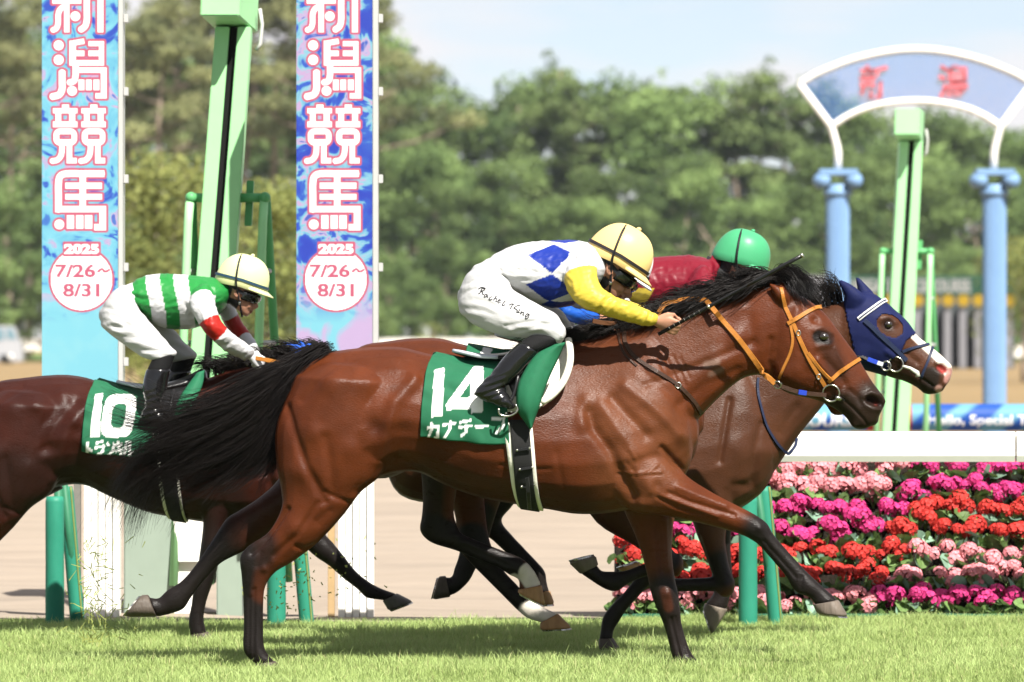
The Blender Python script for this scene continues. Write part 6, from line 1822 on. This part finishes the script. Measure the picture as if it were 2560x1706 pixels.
sad14 = empty('saddle', tuple(P(1250, 890, D0)), 'small black racing saddle under the rider in blue diamonds', 'saddle')
def saddle(root, D, k, ox, oy, cx=1250, cy=890):
    f = lambda st: xf(st, k, k, ox, oy, cx, cy)
    Y = D - D0
    st = f([(1132,874,1136,884,.05,0),(1160,878,1162,892,.10,0),(1210,884,1214,903,.125,0),(1260,882,1268,906,.13,0),(1320,864,1328,900,.11,0),(1372,838,1380,884,.075,0)])
    me = union([loft(st, D)], .006, smooth=3); link('seat', me, BLACKL, root)
    tr = [(ox+(x-cx)*k, oy+(y-cy)*k, yy) for x, y, yy in ((1134,877,-.055),(1160,882,-.11),(1200,890,-.138),(1245,893,-.145))]
    mb = MB(); mb.tube([P(a, b, D, Y+c) for a, b, c in cr_resample(tr, 4)], .0085, 8); mb.build('seat_trim', GREYTRIM, root, smooth=True)
    for sd in (-1, 1):
        fl = sheet('flap', [((ox+(1258-cx)*k, oy+(905-cy)*k), (ox+(1335-cx)*k, oy+(890-cy)*k)), ((ox+(1268-cx)*k, oy+(950-cy)*k), (ox+(1345-cx)*k, oy+(940-cy)*k)), ((ox+(1285-cx)*k, oy+(990-cy)*k), (ox+(1330-cx)*k, oy+(985-cy)*k))],
                   D, BLACKL, root, [sd*.22, sd*.295, sd*.315], bulge=.012*(1 if sd < 0 else -1))
        lp = [P(ox+(x-cx)*k, oy+(y-cy)*k, D, Y+sd*yy) for x, y, yy in ((1300,900,.25),(1295,940,.325),(1284,985,.345),(1272,1008,.35))]
        mb = MB(); mb.tube([Vector(p) for p in cr_resample([tuple(p) for p in lp], 3)], .008, 6); mb.build('stirrup_leather', BLACKL, root, smooth=True)
        b = P(ox+(1268-cx)*k, oy+(1026-cy)*k, D, Y+sd*.338)
        si = empty('stirrup', tuple(b)); si.parent = root; si.matrix_parent_inverse = wmat(root).inverted()
        pts = [b + Vector((-.036, 0, .012)), b + Vector((-.030, 0, -.014)), b + Vector((.010, 0, -.020)), b + Vector((.044, 0, .002)), b + Vector((.036, 0, .030)), b + Vector((.010, 0, .060)), b + Vector((-.022, 0, .045))]
        for e in (-.028, .028):
            mb = MB(); mb.tube([Vector(p) + Vector((0, e, 0)) for p in cr_resample([tuple(p) for p in pts[:5]], 4)], .0045, 8); mb.build('side_bar', STEEL, si, smooth=True)
        mb = MB()
        for u in range(4):
            c = b + Vector((-.026 + .022*u, 0, -.014 + .006*u)); mb.bar(c + Vector((0, -.03, 0)), c + Vector((0, .03, 0)), .007, .006, up=(0, 0, 1))
        mb.build('tread', STEEL, si)
saddle(sad14, D0, 1, 1250, 890)
fl = sheet('cloth_flap', [((1386,862),(1411,856)),((1340,886),(1396,892)),((1305,937),(1373,940)),((1292,978),(1354,991)),((1294,1023),(1346,1018)),((1312,1052),(1335,1048)),((1325,1071),(1329,1066))],
           D0, GREENF, None, [-.33,-.335,-.35,-.36,-.355,-.335,-.325], bulge=.028)
tag(fl, 'green cloth flap hanging in front of the black boot of the rider in blue diamonds', 'cloth')

# bridle and reins of number 14
br = empty('bridle', tuple(P(2010, 870, D0, -.1)), 'orange tan leather bridle on the head of number 14', 'bridle')
strap('headpiece', [(1950,722),(1955,745),(1961,769)], .018, bv14, D0, TANL, br)
strap('cheekpiece', [(1961,769),(1981,812),(2000,857),(2023,904),(2045,941),(2062,968)], .0185, bv14, D0, TANL, br)
strap('browband', [(1967,810),(1990,796),(2012,783),(2035,772),(2054,767)], .019, bv14, D0, TANL, br, off=.006)
strap('throatlash', [(1974,814),(1979,851),(1972,885),(1955,924),(1946,946)], .013, bv14, D0, TANL, br)
strap('noseband', [(2017,882),(2042,915),(2060,935),(2074,948)], .014, bv14, D0, TANL, br, off=.005)
strap('noseband', [(2070,954),(2085,941),(2099,929),(2125,912),(2148,898)], .017, bv14, D0, TANL, br, off=.006)
for (x, y) in ((2044,942),(1993,833),(1948,958)):
    hit, _ = surf(bv14, P(x, y, D0).x, P(x, y, D0).z); yy = hit.y if hit else -.09
    ring('buckle', P(x, y, D0, yy-.008), .011, .0025, STEEL, br, n=12, sq=.8)
hit, _ = surf(bv14, P(2070, 980, D0).x, P(2070, 980, D0).z); yb = hit.y if hit else -.07
ring('bit_ring', P(2075, 983, D0, yb-.014), .036, .0040, STEEL, br, tilt=(.1, 1, .1))
mb = MB(); mb.tube([P(2086,994,D0,yb-.018), P(2096,996,D0,yb-.01), P(2106,1001,D0,yb+.01)], [.008,.010,.007], 8); mb.build('bit', STEEL, br, smooth=True)
rn = empty('reins', tuple(P(1850, 860, D0, -.12)), 'orange tan reins running from the hands down the neck of number 14', 'reins')
strap('rein', [(1640,792,-.10),(1660,762,-.09),(1690,754,-.085),(1717,749,-.08),(1740,749,-.075),(1765,752,-.085)], .022, None, D0, TANL, rn)
strap('rein', [(1764,752,-.09),(1793,789,-.125),(1844,848),(1890,908),(1916,941,-.12),(1934,959,-.12)], .024, bv14, D0, TANL, rn, off=.010)
strap('rein', [(1934,959,-.125),(1955,968,-.125),(1992,980,-.125),(2018,984,-.115),(2062,988,yb-.018)], .019, None, D0, BROWNL, rn)
strap('tape', [(1992,980,-.130),(2012,983,-.124)], .022, None, D0, pm('blue_tape', (.012,.035,.30), .45), rn, thick=.005)
ring('martingale_ring', P(1940, 962, D0, -.13), .016, .003, STEEL, rn, tilt=(.3, 1, .4))
ns = empty('neck_strap', tuple(P(1650, 930, D0, -.15)), 'dark brown neck strap across the shoulder of number 14', 'strap')
strap('strap', [(1556,806,-.04),(1560,830),(1563,860),(1586,893),(1629,923),(1692,963),(1732,1002),(1752,1034)], .0185, bv14, D0, BROWNL, ns, off=.006)
strap('strap', [(1540,806,-.05),(1548,850),(1560,885),(1590,915)], .010, bv14, D0, BROWNL, ns)
strap('strap', [(1480,803,-.12),(1510,808,-.10),(1540,808,-.06),(1560,800,-.03)], .020, None, D0, pm('mid_brown_leather', (.08,.034,.016), .5), ns)
ring('buckle', P(1693, 963, D0, surf(bv14, P(1693,963,D0).x, P(1693,963,D0).z)[0].y-.012), .012, .003, STEEL, ns, n=12)

# ---------------- number 10 tack
Z2 = lambda pts: [(a*.4082, 600+b*.4082) for a, b in pts]
def print10(V):
    q = to_px(V, D10); c = np.tile(GREENC, (len(V), 1)); near = V[:, 1] < D10-D0
    m = in_poly(q, Z2([(600,945),(646,938),(634,1200),(577,1206)]))
    def ell(cx, cy, a, b, sh): return (((q[:, 0]-cx)-sh*(q[:, 1]-cy))/a)**4 + ((q[:, 1]-cy)/b)**4 < 1
    cx, cy = Z2([(748,1074)])[0]
    m |= ell(cx, cy, 40, 53, -.12) & ~ell(cx, cy, 17, 29, -.12)
    kk = [[(562,1232),(556,1326)],[(560,1268),(592,1290)],[(610,1236),(658,1230)],[(604,1266),(664,1258)],[(660,1258),(654,1290),(614,1318)],[(680,1238),(696,1256)],[(728,1238),(716,1286),(684,1318)],
          [(734,1256),(776,1246)],[(730,1288),(782,1276)],[(748,1224),(768,1316)],[(800,1230),(795,1280),(785,1310)],[(820,1228),(820,1310),(840,1290)]]
    m |= strokes_ink(q, [(3.4, Z2(k)) for k in kk])
    c[m & near] = INKW
    return c
o = wrap('saddle_cloth', D10, bv10, [(-122,214,404),(-96,218,402),(-60,228,400),(-25,240,400),(0,248,400),(40,235,400),(122,214,404)], 1045, CLOTH, None, off=.010, nu=80, nv=200, colf=print10, wr=.012, seed=2)
tag(o, 'green saddle cloth printed with white number 10 behind the flying black tail', 'saddle cloth', tack_grp)
girth(D10, bv10, ((396,453),(420,467),(409,446),(428,462)), 1080, 'black girth strap with cream edges under number 10')
sad10 = empty('saddle', tuple(P(380, 960, D10)), 'small dark saddle with pale edge under the rider in green hoops', 'saddle')
saddle(sad10, D10, .88, 398, 966)
fl = sheet('cloth_flap', [((500,932),(518,925)),((478,962),(515,958)),((455,1000),(500,996)),((444,1042),(476,1038))], D10, GREENF, None, [-.25,-.28,-.31,-.32], bulge=.02)
tag(fl, 'green cloth flap in front of the boots of the rider in green hoops', 'cloth')
rn = empty('reins', tuple(P(690, 940, D10, D10-D0-.1)), 'tan reins in the white gloves of the rider in green hoops', 'reins')
strap('rein', [(640,895,D10-D0-.12),(690,905,D10-D0-.11),(760,925,D10-D0-.10),(850,980,D10-D0-.10)], .02, None, D10, TANL, rn)

# ---------------- tack of the bay behind 14
def printC(V):
    q = to_px(V, DC); c = np.tile(GREENC, (len(V), 1))
    m = in_poly(q, Z3([(530,215),(600,230),(565,330),(480,320)]))
    c[m] = INKW
    return c
o = wrap('saddle_cloth', DC, bvC, [(-122,1150,1360),(-60,1160,1350),(0,1172,1350),(60,1160,1350),(122,1150,1360)], 990, CLOTH, None, off=.010, nu=60, nv=90, colf=printC, wr=.005, seed=3)
tag(o, 'green saddle cloth of the bay horse half hidden above the number 14 cloth', 'saddle cloth', tack_grp)
sadC = empty('saddle', tuple(P(1300, 850, DC)), 'black saddle with pale edge under the rider with bright blue sleeves', 'saddle')
saddle(sadC, DC, .95, 1350, 848)

# ---------------- hood and bridle of the leading horse
def shell(name, body, D, keep, off, mat, parent=None):
    me = body.data; co = get_co(me); no = get_no(me); q = to_px(co, D); k = keep(q, co)
    F = [tuple(p.vertices) for p in me.polygons if all(k[v] for v in p.vertices)]
    used = sorted({v for f in F for v in f}); mp_ = {v: i for i, v in enumerate(used)}
    V = co[used] + no[used]*off
    o = link(name, mesh_np(name, V, [tuple(mp_[v] for v in f) for f in F]), mat, parent)
    md = o.modifiers.new('s', 'SOLIDIFY'); md.thickness = off*.9; md.offset = -1
    return o
def keepH(q, co):
    a = in_poly(q, [(2106,735),(2088,690),(2100,690),(2120,705),(2138,686),(2150,686),(2190,725),(2300,810),(2287,836),(2263,853),(2252,878),(2224,905),(2214,948),(2150,956),(2132,880),(2114,802)])
    hole = (((q[:, 0]-2222)*.86+(q[:, 1]-815)*.5)/34)**2 + ((-(q[:, 0]-2222)*.5+(q[:, 1]-815)*.86)/24)**2 < 1
    return a & ~hole
hr = empty('blinker_hood', tuple(P(2190, 820, DD)), 'navy blue hood with ear covers on the leading brown horse', 'hood')
shell('hood', bD, DD, keepH, .005, NAVY, hr)
WHL = pm('white_leather', (.6, .6, .6), .5)
br = empty('bridle', tuple(P(2240, 880, DD, DD-D0-.1)), 'dark navy bridle with white browband over the blue hood', 'bridle')
strap('browband', [(2143,799),(2160,786),(2178,773),(2196,761),(2212,753)], .022, bvD, DD, WHL, br, off=.010)
strap('browband_inlay', [(2145,798),(2160,786.5),(2178,773.5),(2196,761.5),(2210,754)], .006, bvD, DD, NAVYL, br, off=.012, thick=.006)
strap('cheekpiece', [(2158,802),(2176,818),(2194,836),(2231,870),(2262,901)], .023, bvD, DD, NAVYL, br, off=.010)
strap('noseband', [(2251,880),(2268,874),(2286,869),(2304,865),(2320,862)], .013, bvD, DD, NAVYL, br, off=.006)
strap('noseband', [(2330,870),(2324,886),(2318,902),(2306,930),(2302,943)], .013, bvD, DD, NAVYL, br, off=.006)
yh = surf(bvD, P(2236,911,DD).x, P(2236,911,DD).z)[0].y
ring('bit_ring', P(2236, 911, DD, yh-.016), .034, .0042, STEEL, br, tilt=(.1, 1, 0))
ring('bit_ring', P(2212, 915, DD, yh-.018), .021, .0038, STEEL, br, tilt=(.1, 1, 0))
mb = MB(); mb.tube([P(2252,915,DD,yh-.018), P(2272,921,DD,yh-.012), P(2290,932,DD,yh-.006), P(2292,942,DD,yh-.004)], [.006,.0075,.011,.012], 8); mb.build('bit', pm('white_foam', (.5,.49,.43), .6), br, smooth=True)
rn = empty('reins', tuple(P(2150, 895, DD, DD-D0-.1)), 'dark reins with silver and blue fittings of the leading brown horse', 'reins')
strap('rein', [(2204,912,yh-.022),(2190,907,yh-.022)], .020, None, DD, GREYTRIM, rn)
strap('rein', [(2190,907,yh-.022),(2166,898,yh-.02)], .021, None, DD, pm('blue_grip', (.02,.05,.35), .4), rn)
strap('rein', [(2166,898,yh-.02),(2143,888,yh-.01),(2110,880,yh+.01)], .014, None, DD, STEEL, rn)
strap('rein_loop', [(1893,945),(1891,965),(1893,1000),(1910,1061),(1930,1095),(1950,1120),(1967,1131,DD-D0-.15),(1984,1116,DD-D0-.10),(1990,1100,DD-D0-.05)], .013, bvD, DD, NAVYL, rn, off=.008)
# ------------------------------------------------------------------ flower bed
YF = YR + .50
DFB = D0 + YF
SOIL = pm('bed_soil', (.018, .014, .010), .95, .4, 30, bump=.6)
EDGEG = pm('green_edging', (.03, .12, .07), .6)
bx0, bx1 = P(1545, 853, DFB).x, P(2760, 853, DFB).x
for r_ in range(9):
    mb = MB(); mb.box(bx0, bx1, YF+.03+.11*r_, YF+.16+.11*r_, -.05, .01+.1085*r_)
    o = mb.build('bed_step', SOIL, None); tag(o, kind='structure')
mb = MB(); mb.box(bx0-.03, bx1, YF-.04, YF-.015, -.05, .045); o = mb.build('bed_edging', EDGEG, None); tag(o, kind='structure')

PINKF = pm('pink_petal', (.64, .24, .27), .6, .16, 60, trans=.2, objvar=.12); MAGF = pm('magenta_petal', (.50, .035, .17), .6, .2, 60, trans=.2, objvar=.15); REDF = pm('red_petal', (.46, .034, .028), .6, .2, 60, trans=.2, objvar=.12)
LEAFM = pm('geranium_leaf', (.115, .19, .06), .5, .3, 60, trans=.25, objvar=.45, bump=.2); LEAFB = pm('geranium_leaf_pale', (.17, .28, .20), .35, .25, 60, trans=.15, objvar=.4); STEMM = pm('stem', (.10, .17, .05), .6)
def floret_head(seed, flat=.85):
    g = np.random.default_rng(seed); V = []; F = []
    n = 46
    for i in range(n):
        ph = math.acos(1 - 1.35*(i+.5)/n); th = i*2.39996 + g.normal(0, .15)
        nrm = Vector((math.sin(ph)*math.cos(th), math.sin(ph)*math.sin(th), math.cos(ph)))
        c = Vector((nrm.x*.036, nrm.y*.036, nrm.z*.036*flat))*(.88+.18*g.random())
        a = nrm.orthogonal().normalized(); b = nrm.cross(a); rot = g.random()*6
        r = .0100*(.8+.4*g.random()); k0 = len(V)
        V.append(tuple(c + nrm*.0015))
        for k in range(5):
            t = rot + 2*math.pi*k/5; V.append(tuple(c + (a*math.cos(t)+b*math.sin(t))*r + nrm*(.001+.003*g.random())))
        for k in range(5): F.append((k0, k0+1+k, k0+1+(k+1) % 5))
    return mesh_np('flower_head', V, F)
def leaf_mesh(seed):
    g = np.random.default_rng(seed); V = [(0, 0, 0)]; F = []; n = 10
    for k in range(n):
        t = 2*math.pi*k/n; notch = .55 if k == 0 else 1
        rr = (.030+.003*math.sin(3*t+seed))*notch; V.append((rr*math.cos(t), rr*math.sin(t), .008+.005*math.sin(2*t+seed)))
    for k in range(n): F.append((0, 1+k, 1+(k+1) % n))
    return mesh_np('leaf', V, F)
def stem_mesh(seed):
    g = np.random.default_rng(seed); mb = MB()
    for i in range(6):
        a = g.random()*6.28; mb.tube([(0, 0, 0), (.02*math.cos(a), .02*math.sin(a), .05), (.045*math.cos(a), .045*math.sin(a), .10)], [.004, .003, .002], 5)
    me = bpy.data.meshes.new('stem'); me.from_pydata(mb.V, [], mb.F); return me
FM = {}
for nm, mt in (('pink', PINKF), ('magenta', MAGF), ('red', REDF)):
    FM[nm] = []
    for sd_ in range(3):
        me = floret_head(sd_+1); me.materials.append(mt); FM[nm].append(me)
LM = []
for sd_ in range(4):
    me = leaf_mesh(sd_); me.materials.append(LEAFB if sd_ == 3 else LEAFM); LM.append(me)
SM = [stem_mesh(i) for i in range(3)]
for me in SM: me.materials.append(STEMM)
rows = [('pink', 2188, 'magenta'), ('red', 2222, 'pink'), ('red', 2246, 'pink'), ('magenta', 2252, 'red'), ('magenta', 2258, 'red'), ('pink', 2276, 'magenta'), ('pink', 2300, 'magenta'), ('magenta', 2150, 'pink')]
ORD = ['first','second','third','fourth','fifth','sixth','seventh','eighth','ninth','tenth','eleventh','twelfth','thirteenth','fourteenth','fifteenth','sixteenth','seventeenth','eighteenth','nineteenth','twentieth'] + ['twenty-'+q for q in ('first','second','third','fourth','fifth','sixth','seventh','eighth','ninth')] + ['thirtieth', 'thirty-first', 'thirty-second']
ordn = ['lowest', 'second', 'third', 'fourth', 'fifth', 'sixth', 'seventh', 'topmost']
g = np.random.default_rng(77)
for r_, (ca, bd, cb) in enumerate(rows):
    if r_ == 7: break
    px = 1572 + (r_ % 2)*30 + (0 if r_ < 4 else 14)
    cnt = 0
    while px < 2640:
        c = ca if px < bd else cb
        pxx = px + g.normal(0, 5)
        base = Vector((P(pxx, 853, DFB).x, YF+.055+.11*r_+g.normal(0, .008), .01+.1085*r_))
        side = 'left' if px < bd else 'right'
        root = empty('geranium', tuple(base), f'{ORD[cnt]} plant from the left in the {ordn[r_]} row of geraniums, {c}', 'flower', 'geraniums in the flower bed')
        def inst(me, loc, rot, sc_):
            o = bpy.data.objects.new(me.name.split('.')[0], me); COL.objects.link(o); o.parent = root
            o.location = loc; o.rotation_euler = rot; o.scale = (sc_,)*3 if not isinstance(sc_, tuple) else sc_
            return o
        inst(SM[int(g.integers(3))], (0, 0, 0), (0, 0, g.random()*6), 1.0)
        nh = int(g.integers(3, 6))
        for k in range(nh):
            ox = -.062 + .124*(k+.5)/nh + g.normal(0, .008)
            inst(FM[c][int(g.integers(3))], (ox, g.normal(-.02, .018), .108 + g.normal(.006, .022)), (g.normal(.45, .25), g.normal(0, .3), g.random()*6), .98 + .5*g.random())
        for k in range(11 if r_ > 0 else 15):
            a = g.uniform(-3.3, .2); rr = g.uniform(.03, .095)
            inst(LM[int(g.integers(4))], (rr*math.cos(a)*1.1, rr*math.sin(a)*.8-.01, g.uniform(.03 if r_ else .02, .085)), (g.normal(.8, .35), g.normal(0, .35), g.random()*6), .9+.75*g.random())
        px += 83 + g.normal(0, 4); cnt += 1

# ------------------------------------------------------------------ trees
LEAF1 = pm('foliage_green', attr=True, rough=.7, var=.2, scale=.6, trans=.38, objvar=.25, spec=.15)
BARK = pm('bark', (.24, .19, .145), .9, .3, 2, bump=.6, bscale=6)
def leafcloud(centres, radii, n, size, seed, c1, c2, flat=1.0):
    """many small leaf faces spread through clumps"""
    g = np.random.default_rng(seed); C = np.array(centres); R = np.array(radii)
    w_ = R[:, 0]*R[:, 1]; w_ = w_/w_.sum(); idx = g.choice(len(C), n, p=w_)
    d = g.normal(0, 1, (n, 3)); d /= np.linalg.norm(d, axis=1, keepdims=True); rad = g.random(n)**.45
    p = C[idx] + d*rad[:, None]*R[idx]
    nrm = d*.6 + g.normal(0, .5, (n, 3)); nrm[:, 2] += .4; nrm /= np.linalg.norm(nrm, axis=1, keepdims=True)
    a = np.cross(nrm, g.normal(0, 1, (n, 3))); a /= np.linalg.norm(a, axis=1, keepdims=True); b = np.cross(nrm, a)
    s_ = size*(.5+g.random(n))[:, None]
    V = np.stack([p-a*s_, p-b*s_*.45, p+a*s_, p+b*s_*.45], 1).reshape(-1, 3)
    F = np.arange(n*4).reshape(-1, 4)
    me = mesh_np('crown', V, F)
    cl = g.random(len(C)); t = np.clip(cl[idx]*.7+g.random(n)*.45, 0, 1)[:, None]
    c = np.array(c1)*(1-t)+np.array(c2)*t
    set_col(me, np.repeat(c, 4, 0)); me.materials.append(LEAF1)
    return me
def trunk_mesh(h, r, seed, bend=.6, limbs=6, lh=.5):
    g = np.random.default_rng(seed); mb = MB()
    bx = [(g.normal(0, bend*.15)*i, g.normal(0, bend*.15)*i, h*i/6) for i in range(7)]; bx[0] = (0, 0, -.3)
    mb.tube(bx, [r*(1-.13*i) for i in range(7)], 9)
    tips = []
    for k in range(limbs):
        t = lh + (1-lh)*k/max(limbs, 1)*.95; i = int(t*6); f = t*6-i; i = min(i, 5)
        p = Vector(bx[i])*(1-f)+Vector(bx[i+1])*f; a = k*2.4+g.random(); L = h*.17*(1.25-t)*(1+g.random())
        q = p+Vector((math.cos(a)*L, math.sin(a)*L, L*.35)); mb.tube([p, (p+q)/2+Vector((0, 0, -.05*L)), q], [r*.35, r*.25, r*.1], 6); tips.append(tuple(q))
    me = bpy.data.meshes.new('trunk'); me.from_pydata(mb.V, [], mb.F); me.materials.append(BARK); me.polygons.foreach_set('use_smooth', [True]*len(me.polygons))
    return me, tips, bx
def variant(kind, seed):
    g = np.random.default_rng(seed)
    if kind == 'pine':
        tr, tips, bx = trunk_mesh(18, .26, seed, .5, 14, .38)
        C, R = [], []
        for q in tips:
            for k in range(3): C.append((q[0]*(.6+.3*k)+g.normal(0, .3), q[1]*(.6+.3*k)+g.normal(0, .3), q[2]+g.normal(.2, .25))); R.append((1.15, 1.15, .5))
        for k in range(7): C.append((g.normal(0, .4), g.normal(0, .4), 14.5+k*.75)); R.append((1.5-.18*k, 1.5-.18*k, .55))
        return tr, leafcloud(C, R, 7000, .17, seed, (.040, .072, .026), (.22, .29, .105)), 19.5
    if kind == 'tall':
        tr, tips, bx = trunk_mesh(27, .30, seed, .9, 12, .55)
        C, R = [], []
        for q in tips:
            for k in range(2): C.append((q[0]*(.7+.4*k)+g.normal(0, .5), q[1]*(.7+.4*k)+g.normal(0, .5), q[2]+g.normal(.3, .4))); R.append((1.5, 1.5, .75))
        for k in range(5): C.append((g.normal(0, .8), g.normal(0, .8), 25+k*.8)); R.append((1.8-.2*k, 1.8-.2*k, .8))
        return tr, leafcloud(C, R, 6000, .20, seed, (.065, .085, .04), (.28, .29, .13)), 29
    tr, tips, bx = trunk_mesh(11, .28, seed, .6, 9, .35)
    C, R = [], []
    for k in range(34):
        u = g.random(); a = g.random()*6.28; rr = 3.4*math.sqrt(g.random())*(1-.55*abs(u-.35))
        C.append((rr*math.cos(a), rr*math.sin(a), 2.5+u*12.5)); z = g.uniform(.9, 1.5); R.append((z*1.15, z*1.15, z*.8))
    return tr, leafcloud(C, R, 7000, .19, seed, (.040, .078, .028), (.22, .31, .105)), 15.5
VAR = {k: [variant(k, 40+10*i+j) for j in range(3)] for i, k in enumerate(('pine', 'tall', 'broad'))}
tcount = {}
def put_tree(kind, px, D, height, label, group, name):
    tcount[group] = tcount.get(group, 0) + 1
    label = ORD[tcount[group]-1] + ' from the left of the ' + label
    tr, cm, h0 = random.choice(VAR[kind])
    k = height/h0
    r = empty(name, (P(px, 853, D).x, D-D0, 0), label, 'tree', group)
    r.rotation_euler = (0, 0, random.random()*6.28); r.scale = (k*random.uniform(.9, 1.15), k*random.uniform(.9, 1.15), k)
    for nm, me in (('trunk', tr), ('crown', cm)):
        o = bpy.data.objects.new(nm, me); COL.objects.link(o); o.parent = r
    return r
random.seed(31)
sky_line = [(930,215),(980,165),(1030,150),(1090,235),(1150,245),(1230,225),(1300,215),(1345,190),(1390,112),(1440,200),(1500,225),(1560,205),(1605,165),(1660,215),(1720,200),(1790,195),(1850,175),(1905,128),(1960,185),(2030,215),(2100,250),(2180,275),(2250,285),(2330,262),(2400,285),(2470,295),(2540,300),(2620,290)]
for i, (px, py) in enumerate(sky_line):
    D = 455 + random.uniform(-6, 6)
    pk = py < 190 or i % 3 == 0
    put_tree('pine' if pk else 'broad', px, D, (853-py)/S(D)+CAMH, 'pines rising above the distant woods' if pk else 'leafy trees on the skyline of the distant woods', 'pines on the distant skyline' if pk else 'leafy trees on the distant skyline', 'pine_tree' if pk else 'broadleaf_tree')
for i in range(30):
    px = 900 + 62*i + random.uniform(-18, 18); D = 432 + random.uniform(-8, 8); py = 400 + random.uniform(-60, 110)
    put_tree('broad', px, D, (853-py)/S(D)+CAMH, 'lower leafy trees along the front of the distant woods', 'lower trees along the front of the woods', 'broadleaf_tree')
for i in range(26):
    px = 890 + 70*i + random.uniform(-18, 18); D = 418 + random.uniform(-5, 5); py = 640 + random.uniform(-50, 60)
    put_tree('broad', px, D, (853-py)/S(D)+CAMH, 'small bushy trees at the foot of the distant woods', 'bushy trees at the foot of the woods', 'bushy_tree')
# left wood, taller and more open
for i, px in enumerate((-60, 30, 120, 260, 330, 395, 440, 520, 610, 690, 780, 860, 905)):
    D = 410 + random.uniform(-8, 14)
    put_tree('tall', px, D, 28 + random.uniform(-2, 5), 'tall open pines with bare trunks in the left wood', 'tall pines in the wood on the left', 'pine_tree')
for i in range(17):
    px = -80 + 62*i + random.uniform(-15, 15); D = 392 + random.uniform(-6, 6); py = 560 + random.uniform(-120, 110)
    put_tree('broad', px, D, (853-py)/S(D)+CAMH, 'bushy trees under the tall pines on the left', 'bushy trees under the tall pines', 'bushy_tree')
for i in range(8):
    px = -60 + 130*i; D = 440; put_tree('pine', px, D, 22 + random.uniform(-3, 3), 'dark pines behind the tall pines on the left', 'dark pines behind the tall pines', 'pine_tree')
for i in range(14):
    px = -120 + 82*i; D = 470 + random.uniform(-5, 5); put_tree('broad', px, D, 25 + random.uniform(-3, 4), 'big leafy trees filling the back of the left wood', 'big leafy trees behind the left wood', 'broadleaf_tree')
# garden pine with cloud shaped pads
def garden_pine(px, D, py, halfw, label, seed, n=2600):
    g = np.random.default_rng(seed); s = S(D); h = (853-py)/s+CAMH; hwm = halfw/s
    r = empty('garden_pine', (P(px, 853, D).x, D-D0, 0), label, 'tree')
    C, R = [], []
    for k in range(30):
        u = g.random(); rr = hwm*math.sqrt(1-u**2.2)*g.random()**.5; a = g.random()*6.28
        C.append((rr*math.cos(a), rr*math.sin(a), h*(.18+.74*u))); z = g.uniform(.10, .16)*h; R.append((z*1.5, z*1.5, z*.7))
    cm = leafcloud(C, R, n*3, .055*h/4, seed, (.10, .13, .035), (.36, .39, .125))
    tr, _, _ = trunk_mesh(h*.7, .11, seed, .15, 6, .3)
    for nm, me in (('trunk', tr), ('crown', cm)):
        o = bpy.data.objects.new(nm, me); COL.objects.link(o); o.parent = r
garden_pine(420, 118, 365, 175, 'rounded garden pine behind the leaning green tower', 3)
garden_pine(690, 124, 430, 150, 'lower rounded garden pine beside the deep blue banner', 4)
garden_pine(345, 70, 870, 60, 'low brownish shrub showing between the left banner and the black boots', 6, 500)
garden_pine(1075, 300, 800, 60, 'light green shrub in front of the woods left of the rider in blue diamonds', 8, 700)
garden_pine(2560, 200, 560, 110, 'yellow green bush at the right edge beside the blue column', 9, 1500)

# the wood goes on past both edges of the picture as one mass
for sd_, xa in ((1, 46.0), (-1, -46.0)):
    g = np.random.default_rng(60+sd_); C, R = [], []
    for k in range(150):
        C.append((xa + sd_*62*g.random(), 415 + 40*g.random() - D0, 1.5 + 19*g.random()**1.2)); z = g.uniform(1.6, 2.8); R.append((z*1.2, z, z*.8))
    me = leafcloud(C, R, 16000, .34, 90+sd_, (.040, .075, .026), (.22, .29, .105))
    o = link('far_woods', me, None, None, smooth=False); tag(o, 'woods continuing past the %s edge of the view' % ('right' if sd_ > 0 else 'left'), 'woods', kind='stuff')

# ------------------------------------------------------------------ summer air between the course and the woods
mb = MB(); mb.box(-130, 130, -30, 520, -1.0, 36)
hz = mb.build('haze', None)
hm = bpy.data.materials.new('haze'); hm.use_nodes = True
for n_ in list(hm.node_tree.nodes): hm.node_tree.nodes.remove(n_)
ho = hm.node_tree.nodes.new('ShaderNodeOutputMaterial'); pv = hm.node_tree.nodes.new('ShaderNodeVolumePrincipled')
pv.inputs['Color'].default_value = (0.80, 0.88, 0.98, 1); pv.inputs['Density'].default_value = 0.00007; pv.inputs['Anisotropy'].default_value = 0.0
hm.node_tree.links.new(pv.outputs['Volume'], ho.inputs['Volume'])
hz.data.materials.append(hm)
tag(hz, 'thin pale summer haze over the whole course', 'haze', kind='stuff')
